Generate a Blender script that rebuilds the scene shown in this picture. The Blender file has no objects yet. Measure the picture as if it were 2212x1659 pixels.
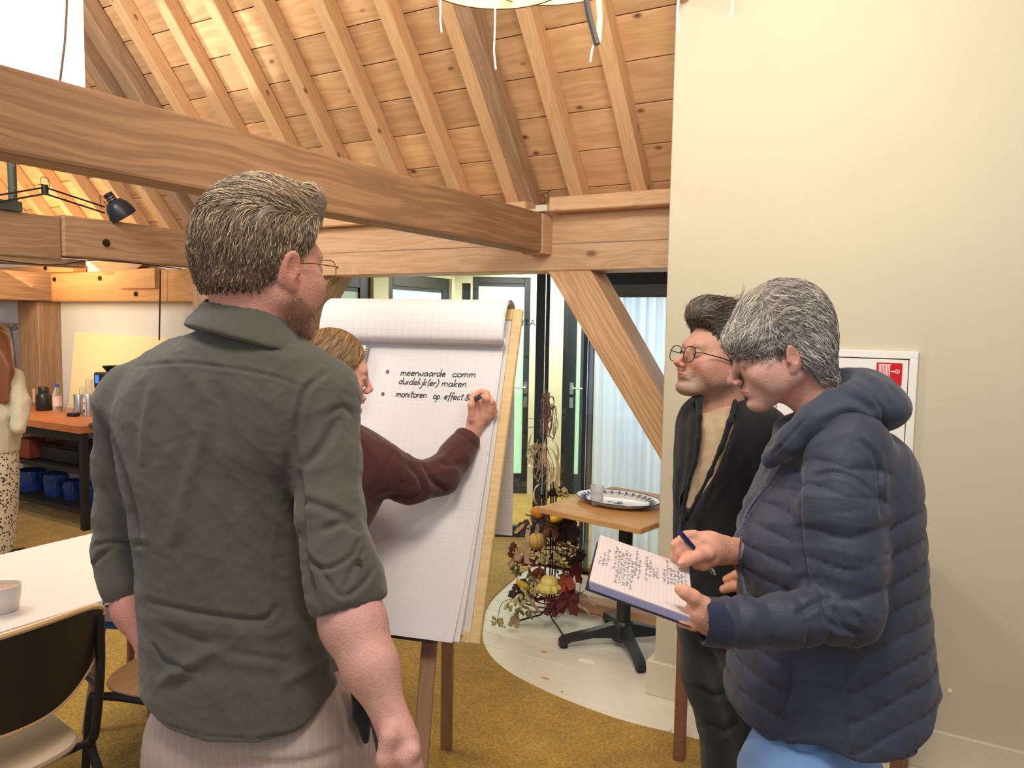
import bpy, bmesh, math, random
import numpy as np
import openvdb
from mathutils import Vector, Matrix, Euler, noise as mnoise
random.seed(7); RNG = np.random.default_rng(11)
PI = math.pi
SC = bpy.context.scene
COL = SC.collection
# ------------------------------------------------------------------ camera
F = 1680.0; EYE = 1.62
_p, _r, _y = math.radians(4.5), math.radians(1.0), math.radians(30.4)
FH = np.array([-math.sin(_y), math.cos(_y), 0.0]); RH = np.array([math.cos(_y), math.sin(_y), 0.0]); UP = np.array([0, 0, 1.0])
CF = FH*math.cos(_p) - UP*math.sin(_p); _u0 = UP*math.cos(_p) + FH*math.sin(_p)
CR = RH*math.cos(_r) + _u0*math.sin(_r); CU = _u0*math.cos(_r) - RH*math.sin(_r)
C0 = np.array([0, 0, EYE])
def ray(px, py): return (px-1106)/F*CR - (py-829.5)/F*CU + CF
def P(px, py, d): return C0 + d*ray(px, py)                 # real-world point seen at a photo position, d metres along the view axis
def onz(px, py, z): k = ray(px, py); return C0 + k*(z-EYE)/k[2]
def ony(px, py, y): k = ray(px, py); return C0 + k*y/k[1]
def proj(v):
    v = np.asarray(v) - C0; d = v @ CF
    return 1106 + F*(v @ CR)/d, 829.5 - F*(v @ CU)/d, d
cam_d = bpy.data.cameras.new('camera'); cam = bpy.data.objects.new('camera', cam_d); COL.objects.link(cam)
cam_d.sensor_fit = 'HORIZONTAL'; cam_d.sensor_width = 36.0; cam_d.lens = 36.0*F/2212.0
cam_d.clip_start = 0.05
cam.matrix_world = Matrix(((CR[0], CU[0], -CF[0], 0), (CR[1], CU[1], -CF[1], 0), (CR[2], CU[2], -CF[2], EYE), (0, 0, 0, 1)))
SC.camera = cam
# ------------------------------------------------------------------ world, lights, exposure
SC.view_settings.view_transform = 'Standard'; SC.view_settings.look = 'None'
SC.view_settings.gamma = 1.0; SC.view_settings.use_curve_mapping = False
SC.view_settings.exposure = 0.13
W = bpy.data.worlds.new('world'); SC.world = W; W.use_nodes = True
W.node_tree.nodes['Background'].inputs[0].default_value = (0.80, 0.84, 0.95, 1); W.node_tree.nodes['Background'].inputs[1].default_value = 0.50
def light(kind, name, loc, target, energy, color, size=0.5, size_y=None, spot=None, blend=0.5):
    L = bpy.data.lights.new(name, kind); L.energy = energy; L.color = color
    if kind == 'AREA':
        L.size = size
        if size_y: L.shape = 'RECTANGLE'; L.size_y = size_y
    else: L.shadow_soft_size = size
    if kind == 'SPOT': L.spot_size = math.radians(spot); L.spot_blend = blend
    o = bpy.data.objects.new(name, L); COL.objects.link(o); o.location = loc
    o.rotation_euler = (Vector(target)-Vector(loc)).to_track_quat('-Z', 'Y').to_euler()
    return o
WARM = (1.0, 0.80, 0.58); NEUT = (1.0, 0.90, 0.78); COOL = (0.78, 0.88, 1.0)
light('AREA', 'ceiling_lamp_light', (-0.3, 0.3, 3.7), (-1.2, 2.6, 1.0), 52, NEUT, 0.7)
light('SPOT', 'ceiling_spot_light', (0.9, 0.9, 3.3), (-1.2, 2.6, 1.2), 36, NEUT, 0.05, spot=95, blend=0.8)
light('AREA', 'rear_area_light', (-1.8, -2.2, 2.4), (-1.5, 2.5, 1.2), 16, (1.0, 0.95, 0.95), 2.0)  # broad soft area light behind the camera
light('AREA', 'hall_ceiling_light', (-3.1, 6.0, 2.1), (-3.1, 6.0, 0), 48, (1.0, 0.98, 0.85), 1.2)
light('AREA', 'curtain_daylight', (-1.6, 5.6, 1.6), (-1.6, 4.6, 1.1), 26, (0.74, 0.86, 1.0), 1.4)
light('AREA', 'kitchen_lamp_light', (-6.4, 2.9, 1.95), (-6.4, 4.0, 1.3), 14, (1.0, 0.72, 0.40), 0.5)
light('AREA', 'kitchen_uplight', (-6.6, 3.2, 2.15), (-6.6, 3.8, 3.2), 16, (1.0, 0.66, 0.33), 1.2)
light('AREA', 'roof_window_light', (-4.0, 0.6, 4.0), (-3.9, 3.0, 3.0), 75, (1.0, 0.96, 0.90), 0.8)
light('AREA', 'roof_fill_light', (-0.6, 1.6, 2.75), (-1.6, 3.2, 3.1), 20, NEUT, 1.2)  # added fill pointing up to brighten the roof boards, no fitting here
light('SPOT', 'roof_window_beam', (-4.75, 0.9, 2.75), (-3.95, 3.12, 3.22), 230, (1.0, 0.98, 0.94), 0.03, spot=15, blend=0.3)
# ------------------------------------------------------------------ materials
def nmat(name):
    m = bpy.data.materials.new(name); m.use_nodes = True
    nt = m.node_tree; return m, nt, nt.nodes['Principled BSDF']
def srgb(r, g, b):
    f = lambda c: ((c/255.0+0.055)/1.055)**2.4 if c/255.0 > 0.04045 else c/255.0/12.92
    return (f(r), f(g), f(b), 1.0)
_mc = {}
def mat(name, col, rough=0.6, metal=0.0, noise=0.0, nscale=30.0, bump=0.0, bscale=200.0, sheen=0.0, emit=None, estr=0.0, trans=0.0, alpha=1.0, sss=0.0, ior=1.45, stretch=(1, 1, 1), attr=None):
    if name in _mc: return _mc[name]
    m, nt, b = nmat(name); N = nt.nodes; Lk = nt.links
    b.inputs['Base Color'].default_value = col; b.inputs['Roughness'].default_value = rough; b.inputs['Metallic'].default_value = metal
    b.inputs['IOR'].default_value = ior
    if sheen: b.inputs['Sheen Weight'].default_value = sheen
    if emit: b.inputs['Emission Color'].default_value = emit; b.inputs['Emission Strength'].default_value = estr
    if trans: b.inputs['Transmission Weight'].default_value = trans
    if alpha < 1: b.inputs['Alpha'].default_value = alpha
    if sss: b.inputs['Subsurface Weight'].default_value = sss; b.inputs['Subsurface Radius'].default_value = (0.012, 0.005, 0.003); b.inputs['Subsurface Scale'].default_value = 1.0
    src = None
    if attr:
        a = N.new('ShaderNodeAttribute'); a.attribute_name = attr; src = a.outputs['Color']; Lk.new(src, b.inputs['Base Color'])
    if noise or bump:
        tc = N.new('ShaderNodeTexCoord'); mp = N.new('ShaderNodeMapping'); mp.inputs['Scale'].default_value = stretch
        Lk.new(tc.outputs['Object'], mp.inputs['Vector'])
    if noise:
        n = N.new('ShaderNodeTexNoise'); n.inputs['Scale'].default_value = nscale; n.inputs['Detail'].default_value = 5
        Lk.new(mp.outputs[0], n.inputs['Vector'])
        mr = N.new('ShaderNodeMapRange'); mr.inputs['From Min'].default_value = 0.3; mr.inputs['From Max'].default_value = 0.7
        mr.inputs['To Min'].default_value = 1-noise; mr.inputs['To Max'].default_value = 1+noise
        Lk.new(n.outputs['Fac'], mr.inputs['Value'])
        mx = N.new('ShaderNodeVectorMath'); mx.operation = 'SCALE'
        if src: Lk.new(src, mx.inputs[0])
        else: mx.inputs[0].default_value = col[:3]
        Lk.new(mr.outputs[0], mx.inputs['Scale']); Lk.new(mx.outputs[0], b.inputs['Base Color'])
    if bump:
        n2 = N.new('ShaderNodeTexNoise'); n2.inputs['Scale'].default_value = bscale; n2.inputs['Detail'].default_value = 4
        Lk.new(mp.outputs[0], n2.inputs['Vector'])
        bp = N.new('ShaderNodeBump'); bp.inputs['Strength'].default_value = bump; bp.inputs['Distance'].default_value = 0.004
        Lk.new(n2.outputs['Fac'], bp.inputs['Height']); Lk.new(bp.outputs[0], b.inputs['Normal'])
    _mc[name] = m; return m
def wood(name, c1, c2, grain=16.0, along=1.3, knots=0.0, vary=0.12, rough=0.55, knotcol=(0.10, 0.035, 0.012, 1), kscale=1.6, bump=0.15, rings=0.5):
    """plank and timber material: the grain runs along the object's local x"""
    if name in _mc: return _mc[name]
    m, nt, b = nmat(name); N = nt.nodes; L = nt.links
    tc = N.new('ShaderNodeTexCoord'); oi = N.new('ShaderNodeObjectInfo')
    sc = N.new('ShaderNodeVectorMath'); sc.operation = 'SCALE'; sc.inputs[0].default_value = (37, 53, 71); L.new(oi.outputs['Random'], sc.inputs['Scale'])
    ad = N.new('ShaderNodeVectorMath'); ad.operation = 'ADD'; L.new(tc.outputs['Object'], ad.inputs[0]); L.new(sc.outputs[0], ad.inputs[1])
    # wavy distortion
    wn = N.new('ShaderNodeTexNoise'); wn.inputs['Scale'].default_value = 1.8; wn.inputs['Detail'].default_value = 2; L.new(ad.outputs[0], wn.inputs['Vector'])
    ws = N.new('ShaderNodeVectorMath'); ws.operation = 'SCALE'; ws.inputs['Scale'].default_value = 0.10; L.new(wn.outputs['Color'], ws.inputs[0])
    a2 = N.new('ShaderNodeVectorMath'); a2.operation = 'ADD'; L.new(ad.outputs[0], a2.inputs[0]); L.new(ws.outputs[0], a2.inputs[1])
    mp = N.new('ShaderNodeMapping'); mp.inputs['Scale'].default_value = (along, grain, grain); L.new(a2.outputs[0], mp.inputs['Vector'])
    n1 = N.new('ShaderNodeTexNoise'); n1.inputs['Scale'].default_value = 1.0; n1.inputs['Detail'].default_value = 3; n1.inputs['Roughness'].default_value = 0.55; L.new(mp.outputs[0], n1.inputs['Vector'])
    # growth rings: sine of stretched noise
    mm = N.new('ShaderNodeMath'); mm.operation = 'MULTIPLY'; mm.inputs[1].default_value = 42.0; L.new(n1.outputs['Fac'], mm.inputs[0])
    ms = N.new('ShaderNodeMath'); ms.operation = 'SINE'; L.new(mm.outputs[0], ms.inputs[0])
    mr = N.new('ShaderNodeMapRange'); mr.inputs['From Min'].default_value = -1; mr.inputs['From Max'].default_value = 1; mr.inputs['To Min'].default_value = 0; mr.inputs['To Max'].default_value = rings; L.new(ms.outputs[0], mr.inputs['Value'])
    mp3 = N.new('ShaderNodeMapping'); mp3.inputs['Scale'].default_value = (4, 120, 120); L.new(ad.outputs[0], mp3.inputs['Vector'])
    n3 = N.new('ShaderNodeTexNoise'); n3.inputs['Scale'].default_value = 1.0; n3.inputs['Detail'].default_value = 2; L.new(mp3.outputs[0], n3.inputs['Vector'])
    m4 = N.new('ShaderNodeMath'); m4.operation = 'MULTIPLY_ADD'; m4.inputs[1].default_value = 0.5; L.new(n3.outputs['Fac'], m4.inputs[0]); L.new(mr.outputs[0], m4.inputs[2])
    mix = N.new('ShaderNodeMix'); mix.data_type = 'RGBA'; mix.inputs[6].default_value = c1; mix.inputs[7].default_value = c2; L.new(m4.outputs[0], mix.inputs[0])
    out = mix.outputs[2]
    if knots:
        mk = N.new('ShaderNodeMapping'); mk.inputs['Scale'].default_value = (kscale*0.75, kscale*1.4, kscale*1.4); L.new(ad.outputs[0], mk.inputs['Vector'])
        vo = N.new('ShaderNodeTexVoronoi'); vo.inputs['Scale'].default_value = 2.2; L.new(mk.outputs[0], vo.inputs['Vector'])
        kr = N.new('ShaderNodeMapRange'); kr.inputs['From Min'].default_value = 0.045; kr.inputs['From Max'].default_value = 0.11; kr.inputs['To Min'].default_value = knots; kr.inputs['To Max'].default_value = 0; L.new(vo.outputs['Distance'], kr.inputs['Value'])
        mk2 = N.new('ShaderNodeMix'); mk2.data_type = 'RGBA'; L.new(kr.outputs[0], mk2.inputs[0]); L.new(out, mk2.inputs[6]); mk2.inputs[7].default_value = knotcol; out = mk2.outputs[2]
    vr = N.new('ShaderNodeMapRange'); vr.inputs['To Min'].default_value = 1-vary; vr.inputs['To Max'].default_value = 1+vary; L.new(oi.outputs['Random'], vr.inputs['Value'])
    fs = N.new('ShaderNodeVectorMath'); fs.operation = 'SCALE'; L.new(out, fs.inputs[0]); L.new(vr.outputs[0], fs.inputs['Scale']); L.new(fs.outputs[0], b.inputs['Base Color'])
    b.inputs['Roughness'].default_value = rough
    if bump:
        bp = N.new('ShaderNodeBump'); bp.inputs['Strength'].default_value = bump; bp.inputs['Distance'].default_value = 0.003; L.new(m4.outputs[0], bp.inputs['Height']); L.new(bp.outputs[0], b.inputs['Normal'])
    _mc[name] = m; return m
def glass(name, tint=(1, 1, 1, 1), rough=0.0, mixf=0.12):
    """thin sheet glass: mostly clear, mirrors a little"""
    if name in _mc: return _mc[name]
    m = bpy.data.materials.new(name); m.use_nodes = True; nt = m.node_tree; N = nt.nodes; N.remove(N['Principled BSDF'])
    t = N.new('ShaderNodeBsdfTransparent'); t.inputs[0].default_value = tint
    g = N.new('ShaderNodeBsdfGlossy'); g.inputs['Roughness'].default_value = rough; g.inputs[0].default_value = (1, 1, 1, 1)
    fr = N.new('ShaderNodeFresnel'); fr.inputs[0].default_value = 1.45
    mth = N.new('ShaderNodeMath'); mth.operation = 'ADD'; mth.inputs[1].default_value = mixf-0.04; nt.links.new(fr.outputs[0], mth.inputs[0])
    mx = N.new('ShaderNodeMixShader'); nt.links.new(mth.outputs[0], mx.inputs[0]); nt.links.new(t.outputs[0], mx.inputs[1]); nt.links.new(g.outputs[0], mx.inputs[2])
    nt.links.new(mx.outputs[0], N['Material Output'].inputs[0]); _mc[name] = m; return m
# ------------------------------------------------------------------ object helpers
def tag(o, label=None, cat=None, group=None, kind=None):
    if label: o['label'] = label
    if cat: o['category'] = cat
    if group: o['group'] = group
    if kind: o['kind'] = kind
    return o
def empty(name, loc=(0, 0, 0), rz=0.0, label=None, cat=None, group=None, kind=None):
    o = bpy.data.objects.new(name, None); COL.objects.link(o); o.location = loc; o.rotation_euler = (0, 0, rz); o.empty_display_size = 0.1
    return tag(o, label, cat, group, kind)
def link(name, me, m, parent=None, loc=None, rot=None, smooth=False):
    o = bpy.data.objects.new(name, me); COL.objects.link(o)
    if m is not None and not me.materials: me.materials.append(m)
    if parent is not None:
        o.parent = parent
        if parent.name.split('.')[0] in ('floor', 'wall_right', 'baseboard_right'): o.matrix_parent_inverse = Matrix.Translation(-parent.location)
    if loc is not None: o.location = loc
    if rot is not None: o.rotation_euler = rot
    if smooth: me.shade_smooth()
    return o
def world_child(o, parent):
    """parent o while keeping its coordinates as world ones"""
    bpy.context.view_layer.update()
    o.parent = parent; o.matrix_parent_inverse = parent.matrix_world.inverted(); return o
def mesh(name, verts, faces):
    me = bpy.data.meshes.new(name); me.from_pydata([tuple(map(float, v)) for v in verts], [], faces); me.update(); return me
_bx = {}
def boxmesh(sx, sy, sz, bev=0.004, seg=1):
    k = (round(sx, 4), round(sy, 4), round(sz, 4), bev)
    if k in _bx: return _bx[k]
    bm = bmesh.new(); bmesh.ops.create_cube(bm, size=1.0, matrix=Matrix.Diagonal((sx, sy, sz, 1)))
    if bev: bmesh.ops.bevel(bm, geom=list(bm.edges), offset=min(bev, 0.45*min(sx, sy, sz)), segments=seg, affect='EDGES', profile=0.5)
    me = bpy.data.meshes.new('box'); bm.to_mesh(me); bm.free(); _bx[k] = me; return me
def box(name, lo, hi, m, parent=None, bev=0.004, rot=None, own=False, seg=1):
    """axis box from corner lo to corner hi (in the parent's frame)"""
    s = [abs(hi[i]-lo[i]) for i in range(3)]; c = [(hi[i]+lo[i])/2 for i in range(3)]
    me = boxmesh(*s, bev, seg)
    if me.materials and me.materials[0] != m: me = me.copy(); me.materials.clear()
    return link(name, me, m, parent, c, rot)
def frame_of(x, up=(0, 0, 1)):
    x = Vector(x).normalized(); y = Vector(up).cross(x)
    if y.length < 1e-4: y = Vector((0, 1, 0)).cross(x)
    y.normalize(); z = x.cross(y); return Matrix((x, y, z)).transposed()
def beam(name, a, b, w, h, m, parent=None, up=(0, 0, 1), bev=0.006, seg=1):
    """timber from a to b: local x along it, h measured along 'up', w across"""
    a, b = Vector(a), Vector(b); R = frame_of(b-a, up).to_4x4()
    me = boxmesh((b-a).length, w, h, bev, seg)
    if me.materials and me.materials[0] != m: me = me.copy(); me.materials.clear()
    o = link(name, me, m, parent); R.translation = (a+b)/2; o.matrix_local = R; return o
def prism(name, pts, ext, m, parent=None, bev=0.0, smooth=False, loc=None):
    """polygon (list of 3-D points) extruded by vector ext"""
    n = len(pts); v = [Vector(p) for p in pts]+[Vector(p)+Vector(ext) for p in pts]
    f = [tuple(range(n)), tuple(range(2*n-1, n-1, -1))]+[(i, i+n, (i+1) % n+n, (i+1) % n) for i in range(n)]
    bm = bmesh.new(); vs = [bm.verts.new(p) for p in v]
    for q in f: bm.faces.new([vs[i] for i in q])
    bmesh.ops.recalc_face_normals(bm, faces=bm.faces)
    if bev: bmesh.ops.bevel(bm, geom=list(bm.edges), offset=bev, segments=2, affect='EDGES', profile=0.5)
    me = bpy.data.meshes.new(name); bm.to_mesh(me); bm.free()
    return link(name, me, m, parent, loc, smooth=smooth)
def smooth_path(pts, n=8):
    """Catmull-Rom through pts"""
    p = [np.array(q, float) for q in pts]; p = [2*p[0]-p[1]]+p+[2*p[-1]-p[-2]]; out = []
    for i in range(1, len(p)-2):
        for k in range(n):
            t = k/n; out.append(0.5*((2*p[i])+(-p[i-1]+p[i+1])*t+(2*p[i-1]-5*p[i]+4*p[i+1]-p[i+2])*t*t+(-p[i-1]+3*p[i]-3*p[i+1]+p[i+2])*t**3))
    out.append(p[-2]); return np.array(out)
def tube_data(path, r, ns=8, closed=False, flat=1.0):
    path = np.asarray(path, float); n = len(path); r = np.broadcast_to(np.asarray(r, float), (n,))
    t = np.gradient(path, axis=0); t /= np.linalg.norm(t, axis=1)[:, None]+1e-12
    a = np.cross(t[0], [0, 0, 1.0]);
    if np.linalg.norm(a) < 0.1: a = np.cross(t[0], [0, 1.0, 0])
    a /= np.linalg.norm(a); V = []
    for i in range(n):
        a = a - t[i]*(a @ t[i]); a /= np.linalg.norm(a)+1e-12; b = np.cross(t[i], a)
        for k in range(ns):
            an = 2*PI*k/ns; V.append(path[i]+r[i]*(a*math.cos(an)+b*math.sin(an)*flat))
    Fc = []
    m = n if closed else n-1
    for i in range(m):
        for k in range(ns):
            j = (i+1) % n; Fc.append((i*ns+k, i*ns+(k+1) % ns, j*ns+(k+1) % ns, j*ns+k))
    if not closed: Fc.append(tuple(range(ns-1, -1, -1))); Fc.append(tuple((n-1)*ns+k for k in range(ns)))
    return V, Fc
class MB:
    """collects shapes into one mesh"""
    def __init__(s): s.v = []; s.f = []
    def add(s, V, Fc): o = len(s.v); s.v += [tuple(map(float, q)) for q in V]; s.f += [tuple(i+o for i in q) for q in Fc]; return s
    def tube(s, path, r, ns=8, closed=False, flat=1.0): return s.add(*tube_data(path, r, ns, closed, flat))
    def box(s, lo, hi):
        x0, y0, z0 = lo; x1, y1, z1 = hi
        return s.add([(x0, y0, z0), (x1, y0, z0), (x1, y1, z0), (x0, y1, z0), (x0, y0, z1), (x1, y0, z1), (x1, y1, z1), (x0, y1, z1)],
                     [(0, 3, 2, 1), (4, 5, 6, 7), (0, 1, 5, 4), (1, 2, 6, 5), (2, 3, 7, 6), (3, 0, 4, 7)])
    def obox(s, c, ax, ay, az):
        c, ax, ay, az = map(np.array, (c, ax, ay, az)); V = [c+i*ax+j*ay+k*az for k in (-1, 1) for j in (-1, 1) for i in (-1, 1)]
        return s.add(V, [(0, 2, 3, 1), (4, 5, 7, 6), (0, 1, 5, 4), (2, 6, 7, 3), (0, 4, 6, 2), (1, 3, 7, 5)])
    def lathe(s, prof, c=(0, 0, 0), n=32, sx=1.0, sy=1.0, fn=None):
        V = []; c = np.array(c, float)
        for i, (r, z) in enumerate(prof):
            for k in range(n):
                a = 2*PI*k/n; q = fn(a, r, z) if fn else 1.0; V.append(c+np.array([r*q*sx*math.cos(a), r*q*sy*math.sin(a), z]))
        Fc = [(i*n+k, i*n+(k+1) % n, (i+1)*n+(k+1) % n, (i+1)*n+k) for i in range(len(prof)-1) for k in range(n)]
        Fc.append(tuple(range(n-1, -1, -1))); Fc.append(tuple((len(prof)-1)*n+k for k in range(n)))
        return s.add(V, Fc)
    def build(s, name, m, parent=None, smooth=True, loc=None, rot=None, fix=True):
        me = mesh(name, s.v, s.f)
        if fix:
            bm = bmesh.new(); bm.from_mesh(me); bmesh.ops.recalc_face_normals(bm, faces=bm.faces); bm.to_mesh(me); bm.free()
        o = link(name, me, m, parent, loc, rot)
        if smooth:
            me.shade_smooth()
            try: me.set_sharp_from_angle(angle=math.radians(40))
            except Exception: pass
        return o
def clone(o, parent=None):
    """a copy of a thing with copies of its parts and sub-parts"""
    c = o.copy(); COL.objects.link(c)
    if parent is not None: c.parent = parent
    for ch in list(o.children): clone(ch, c)
    return c
# ================================================================== SETTING
M_BOARD = wood('ceiling_board', (0.74, 0.46, 0.24, 1), (0.50, 0.27, 0.12, 1), grain=7, along=0.7, knots=0.95, vary=0.2, rough=0.42, kscale=2.1, rings=0.42, bump=0.1)
M_RAFT = wood('rafter_wood', (0.70, 0.44, 0.23, 1), (0.48, 0.265, 0.12, 1), grain=20, along=1.2, knots=0.8, vary=0.12, rough=0.5, kscale=2.6, rings=0.35)
M_OLD = wood('old_timber', (0.42, 0.26, 0.145, 1), (0.24, 0.135, 0.07, 1), grain=12, along=0.7, knots=0.5, vary=0.12, rough=0.65, rings=0.45, bump=0.4)
M_TIE = wood('tie_beam_wood', (0.40, 0.22, 0.105, 1), (0.20, 0.095, 0.04, 1), grain=11, along=0.4, knots=0.6, vary=0.05, rough=0.65, kscale=1.3, rings=0.45, bump=0.5)
M_PLATE = wood('plate_wood', (0.70, 0.45, 0.26, 1), (0.48, 0.27, 0.14, 1), grain=14, along=0.5, knots=0.7, vary=0.06, rough=0.55, rings=0.42)
M_BRACE = wood('brace_wood', (0.80, 0.52, 0.29, 1), (0.54, 0.28, 0.12, 1), grain=16, along=0.5, knots=0.0, vary=0.04, rough=0.5, rings=0.6, bump=0.3)
M_ORANGE = wood('kitchen_beam_wood', (0.62, 0.32, 0.12, 1), (0.42, 0.18, 0.06, 1), grain=8, along=0.8, knots=0.4, vary=0.08, rough=0.6, rings=0.3, bump=0.3)
M_WALL = mat('cream_wall', srgb(204, 194, 168), 0.75, noise=0.015, nscale=3, bump=0.05, bscale=60)
M_WHITE = mat('white_wall', srgb(214, 212, 208), 0.7, noise=0.015, nscale=3)
M_HALL = mat('hall_wall', srgb(232, 228, 196), 0.7)
M_BASE = mat('baseboard_paint', srgb(214, 204, 178), 0.45)
M_BLK = mat('dark_window_frame', srgb(38, 44, 50), 0.35)
M_STEEL = mat('brushed_steel', (0.6, 0.6, 0.6, 1), 0.28, metal=1.0)
M_BLACK = mat('black_metal', srgb(28, 28, 30), 0.45)
M_SCREW = mat('dark_iron', srgb(60, 48, 42), 0.5, metal=0.7)
M_GLASS = glass('clear_sheet_glass', (0.96, 0.98, 0.97, 1), 0, .05)
M_PWHITE = wood('white_painted_floor', srgb(232, 226, 208), srgb(216, 208, 188), grain=5, along=1, vary=0.035, rough=0.42, rings=0.2, bump=0.05)

def carpet_material():
    m, nt, b = nmat('mustard_carpet'); N = nt.nodes; L = nt.links
    tc = N.new('ShaderNodeTexCoord')
    n1 = N.new('ShaderNodeTexNoise'); n1.inputs['Scale'].default_value = 90; n1.inputs['Detail'].default_value = 6; n1.inputs['Roughness'].default_value = 0.7; L.new(tc.outputs['Object'], n1.inputs['Vector'])
    n2 = N.new('ShaderNodeTexNoise'); n2.inputs['Scale'].default_value = 7; n2.inputs['Detail'].default_value = 4; L.new(tc.outputs['Object'], n2.inputs['Vector'])
    r = N.new('ShaderNodeValToRGB'); e = r.color_ramp.elements
    e[0].position = 0.30; e[0].color = srgb(128, 98, 28); e[1].position = 0.70; e[1].color = srgb(206, 170, 76)
    k = e.new(0.5); k.color = srgb(170, 136, 48)
    L.new(n1.outputs['Fac'], r.inputs[0])
    mr = N.new('ShaderNodeMapRange'); mr.inputs['From Min'].default_value = 0.3; mr.inputs['From Max'].default_value = 0.7; mr.inputs['To Min'].default_value = 0.86; mr.inputs['To Max'].default_value = 1.12; L.new(n2.outputs['Fac'], mr.inputs['Value'])
    s = N.new('ShaderNodeVectorMath'); s.operation = 'SCALE'; L.new(r.outputs[0], s.inputs[0]); L.new(mr.outputs[0], s.inputs['Scale']); L.new(s.outputs[0], b.inputs['Base Color'])
    b.inputs['Roughness'].default_value = 0.95; b.inputs['Sheen Weight'].default_value = 0.15
    bp = N.new('ShaderNodeBump'); bp.inputs['Strength'].default_value = 0.8; bp.inputs['Distance'].default_value = 0.006; L.new(n1.outputs['Fac'], bp.inputs['Height']); L.new(bp.outputs[0], b.inputs['Normal'])
    return m
M_CARPET = carpet_material()
# ---- floor: screed under everything, white planks by the wall, mustard carpet with a curved cut edge
floor = box('floor', (-11, -3.5, -0.12), (4, 10, -0.026), M_SCREW, bev=0); tag(floor, kind='structure')
yy = 2.80; k = 0
while yy < 4.4:
    w = 0.142
    xs = [-2.75, -1.9+random.uniform(-.3, .3), -0.7+random.uniform(-.3, .3), 0.5+random.uniform(-.3, .3), 1.6]
    xs = [-2.75]+[-2.6+(k % 3)*0.55+j*1.65 for j in range(1, 3)]+[1.6]
    for x0, x1 in zip(xs[:-1], xs[1:]):
        if yy > 3.36 and x0 > -0.9: continue
        x1b = min(x1, -0.9) if yy > 3.36 else x1
        box('plank', (x0+.0012, yy+.0015, -0.022), (x1b-.0012, yy+w-.0015, -0.001), M_PWHITE, floor, bev=0.0015)
    yy += w; k += 1
M_CHIP = mat('bare_wood_chip', srgb(196, 140, 92), 0.7); M_CHIP2 = mat('pale_paint_patch', srgb(244, 240, 226), 0.5)
def patch(px, py, r, m, seed, ar=0.55):
    c = onz(px, py, 0.0); rr = random.Random(seed); n = 14
    pts = [(c[0]+r*math.cos(2*PI*i/n)*rr.uniform(.6, 1.2), c[1]+r*ar*math.sin(2*PI*i/n)*rr.uniform(.6, 1.2), -0.0012) for i in range(n)]
    o = prism('paint_patch', pts, (0, 0, 0.0006), m, floor)
for a in [(1175, 1408, .022, M_CHIP, 1), (1178, 1465, .02, M_CHIP, 2), (1268, 1428, .045, M_CHIP2, 3), (1214, 1494, .008, M_BLACK, 4)]: patch(*a)
arc = smooth_path([(-2.42, 4.62), (-2.43, 4.4), (-2.40, 4.13), (-2.32, 3.75), (-2.17, 3.43), (-2.0, 3.19), (-1.79, 3.03), (-1.51, 2.935), (-1.17, 2.885), (-0.85, 2.905), (-0.4, 2.94), (0.3, 2.96), (1.6, 2.96)], 10)
# the carpet is built from two runs joined along x=-2.42...: outline goes round the room and back along the arc
out = [(4, 2.96), (4, -3.5), (-11, -3.5), (-11, 10), (4, 10), (4, 4.62)]
bm = bmesh.new()
pts = [tuple(q) for q in arc][::-1]
vs = [bm.verts.new((x, y, 0.008)) for x, y in out+[tuple(q) for q in arc]]
fc = bm.faces.new(vs); 
ext = bmesh.ops.extrude_face_region(bm, geom=[fc])['geom']
for v in ext:
    if isinstance(v, bmesh.types.BMVert): v.co.z = -0.02
bmesh.ops.recalc_face_normals(bm, faces=bm.faces); bmesh.ops.triangulate(bm, faces=[f for f in bm.faces if len(f.verts) > 4])
me = bpy.data.meshes.new('carpet'); bm.to_mesh(me); bm.free()
tag(link('floor_carpet', me, M_CARPET), kind='structure')
# ---- right wall with baseboard
wr = box('wall_right', (-1.12, 3.19, 0), (4.0, 3.36, 4.6), M_WALL, bev=0.004); tag(wr, kind='structure')
bb = box('baseboard_right', (-1.15, 3.168, -0.001), (4.0, 3.19, 0.152), M_BASE, bev=0.003); tag(bb, kind='structure')
box('end_board', (-1.15, 3.19, -0.001), (-1.12, 3.38, 0.152), M_BASE, bb, bev=0.003)
box('filler_chip', (0.0, 3.186, 0.30), (0.012, 3.19, 0.315), M_CHIP2, wr, bev=0.001)
# dark timber corner piece high on the wall
tag(beam('corner_block_beam', (-1.09, 3.0, 3.02), (-1.09, 3.19, 3.02), 0.05, 0.16, M_PLATE), kind='structure')
# ---- kitchen wall
tag(box('wall_kitchen', (-11, 4.0, 0), (-4.6, 4.15, 2.4), M_WHITE, bev=0), kind='structure')
tag(box('wall_far_left', (-9.9, -3, 0), (-9.8, 4, 5.5), M_WHITE, bev=0), kind='structure')
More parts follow.
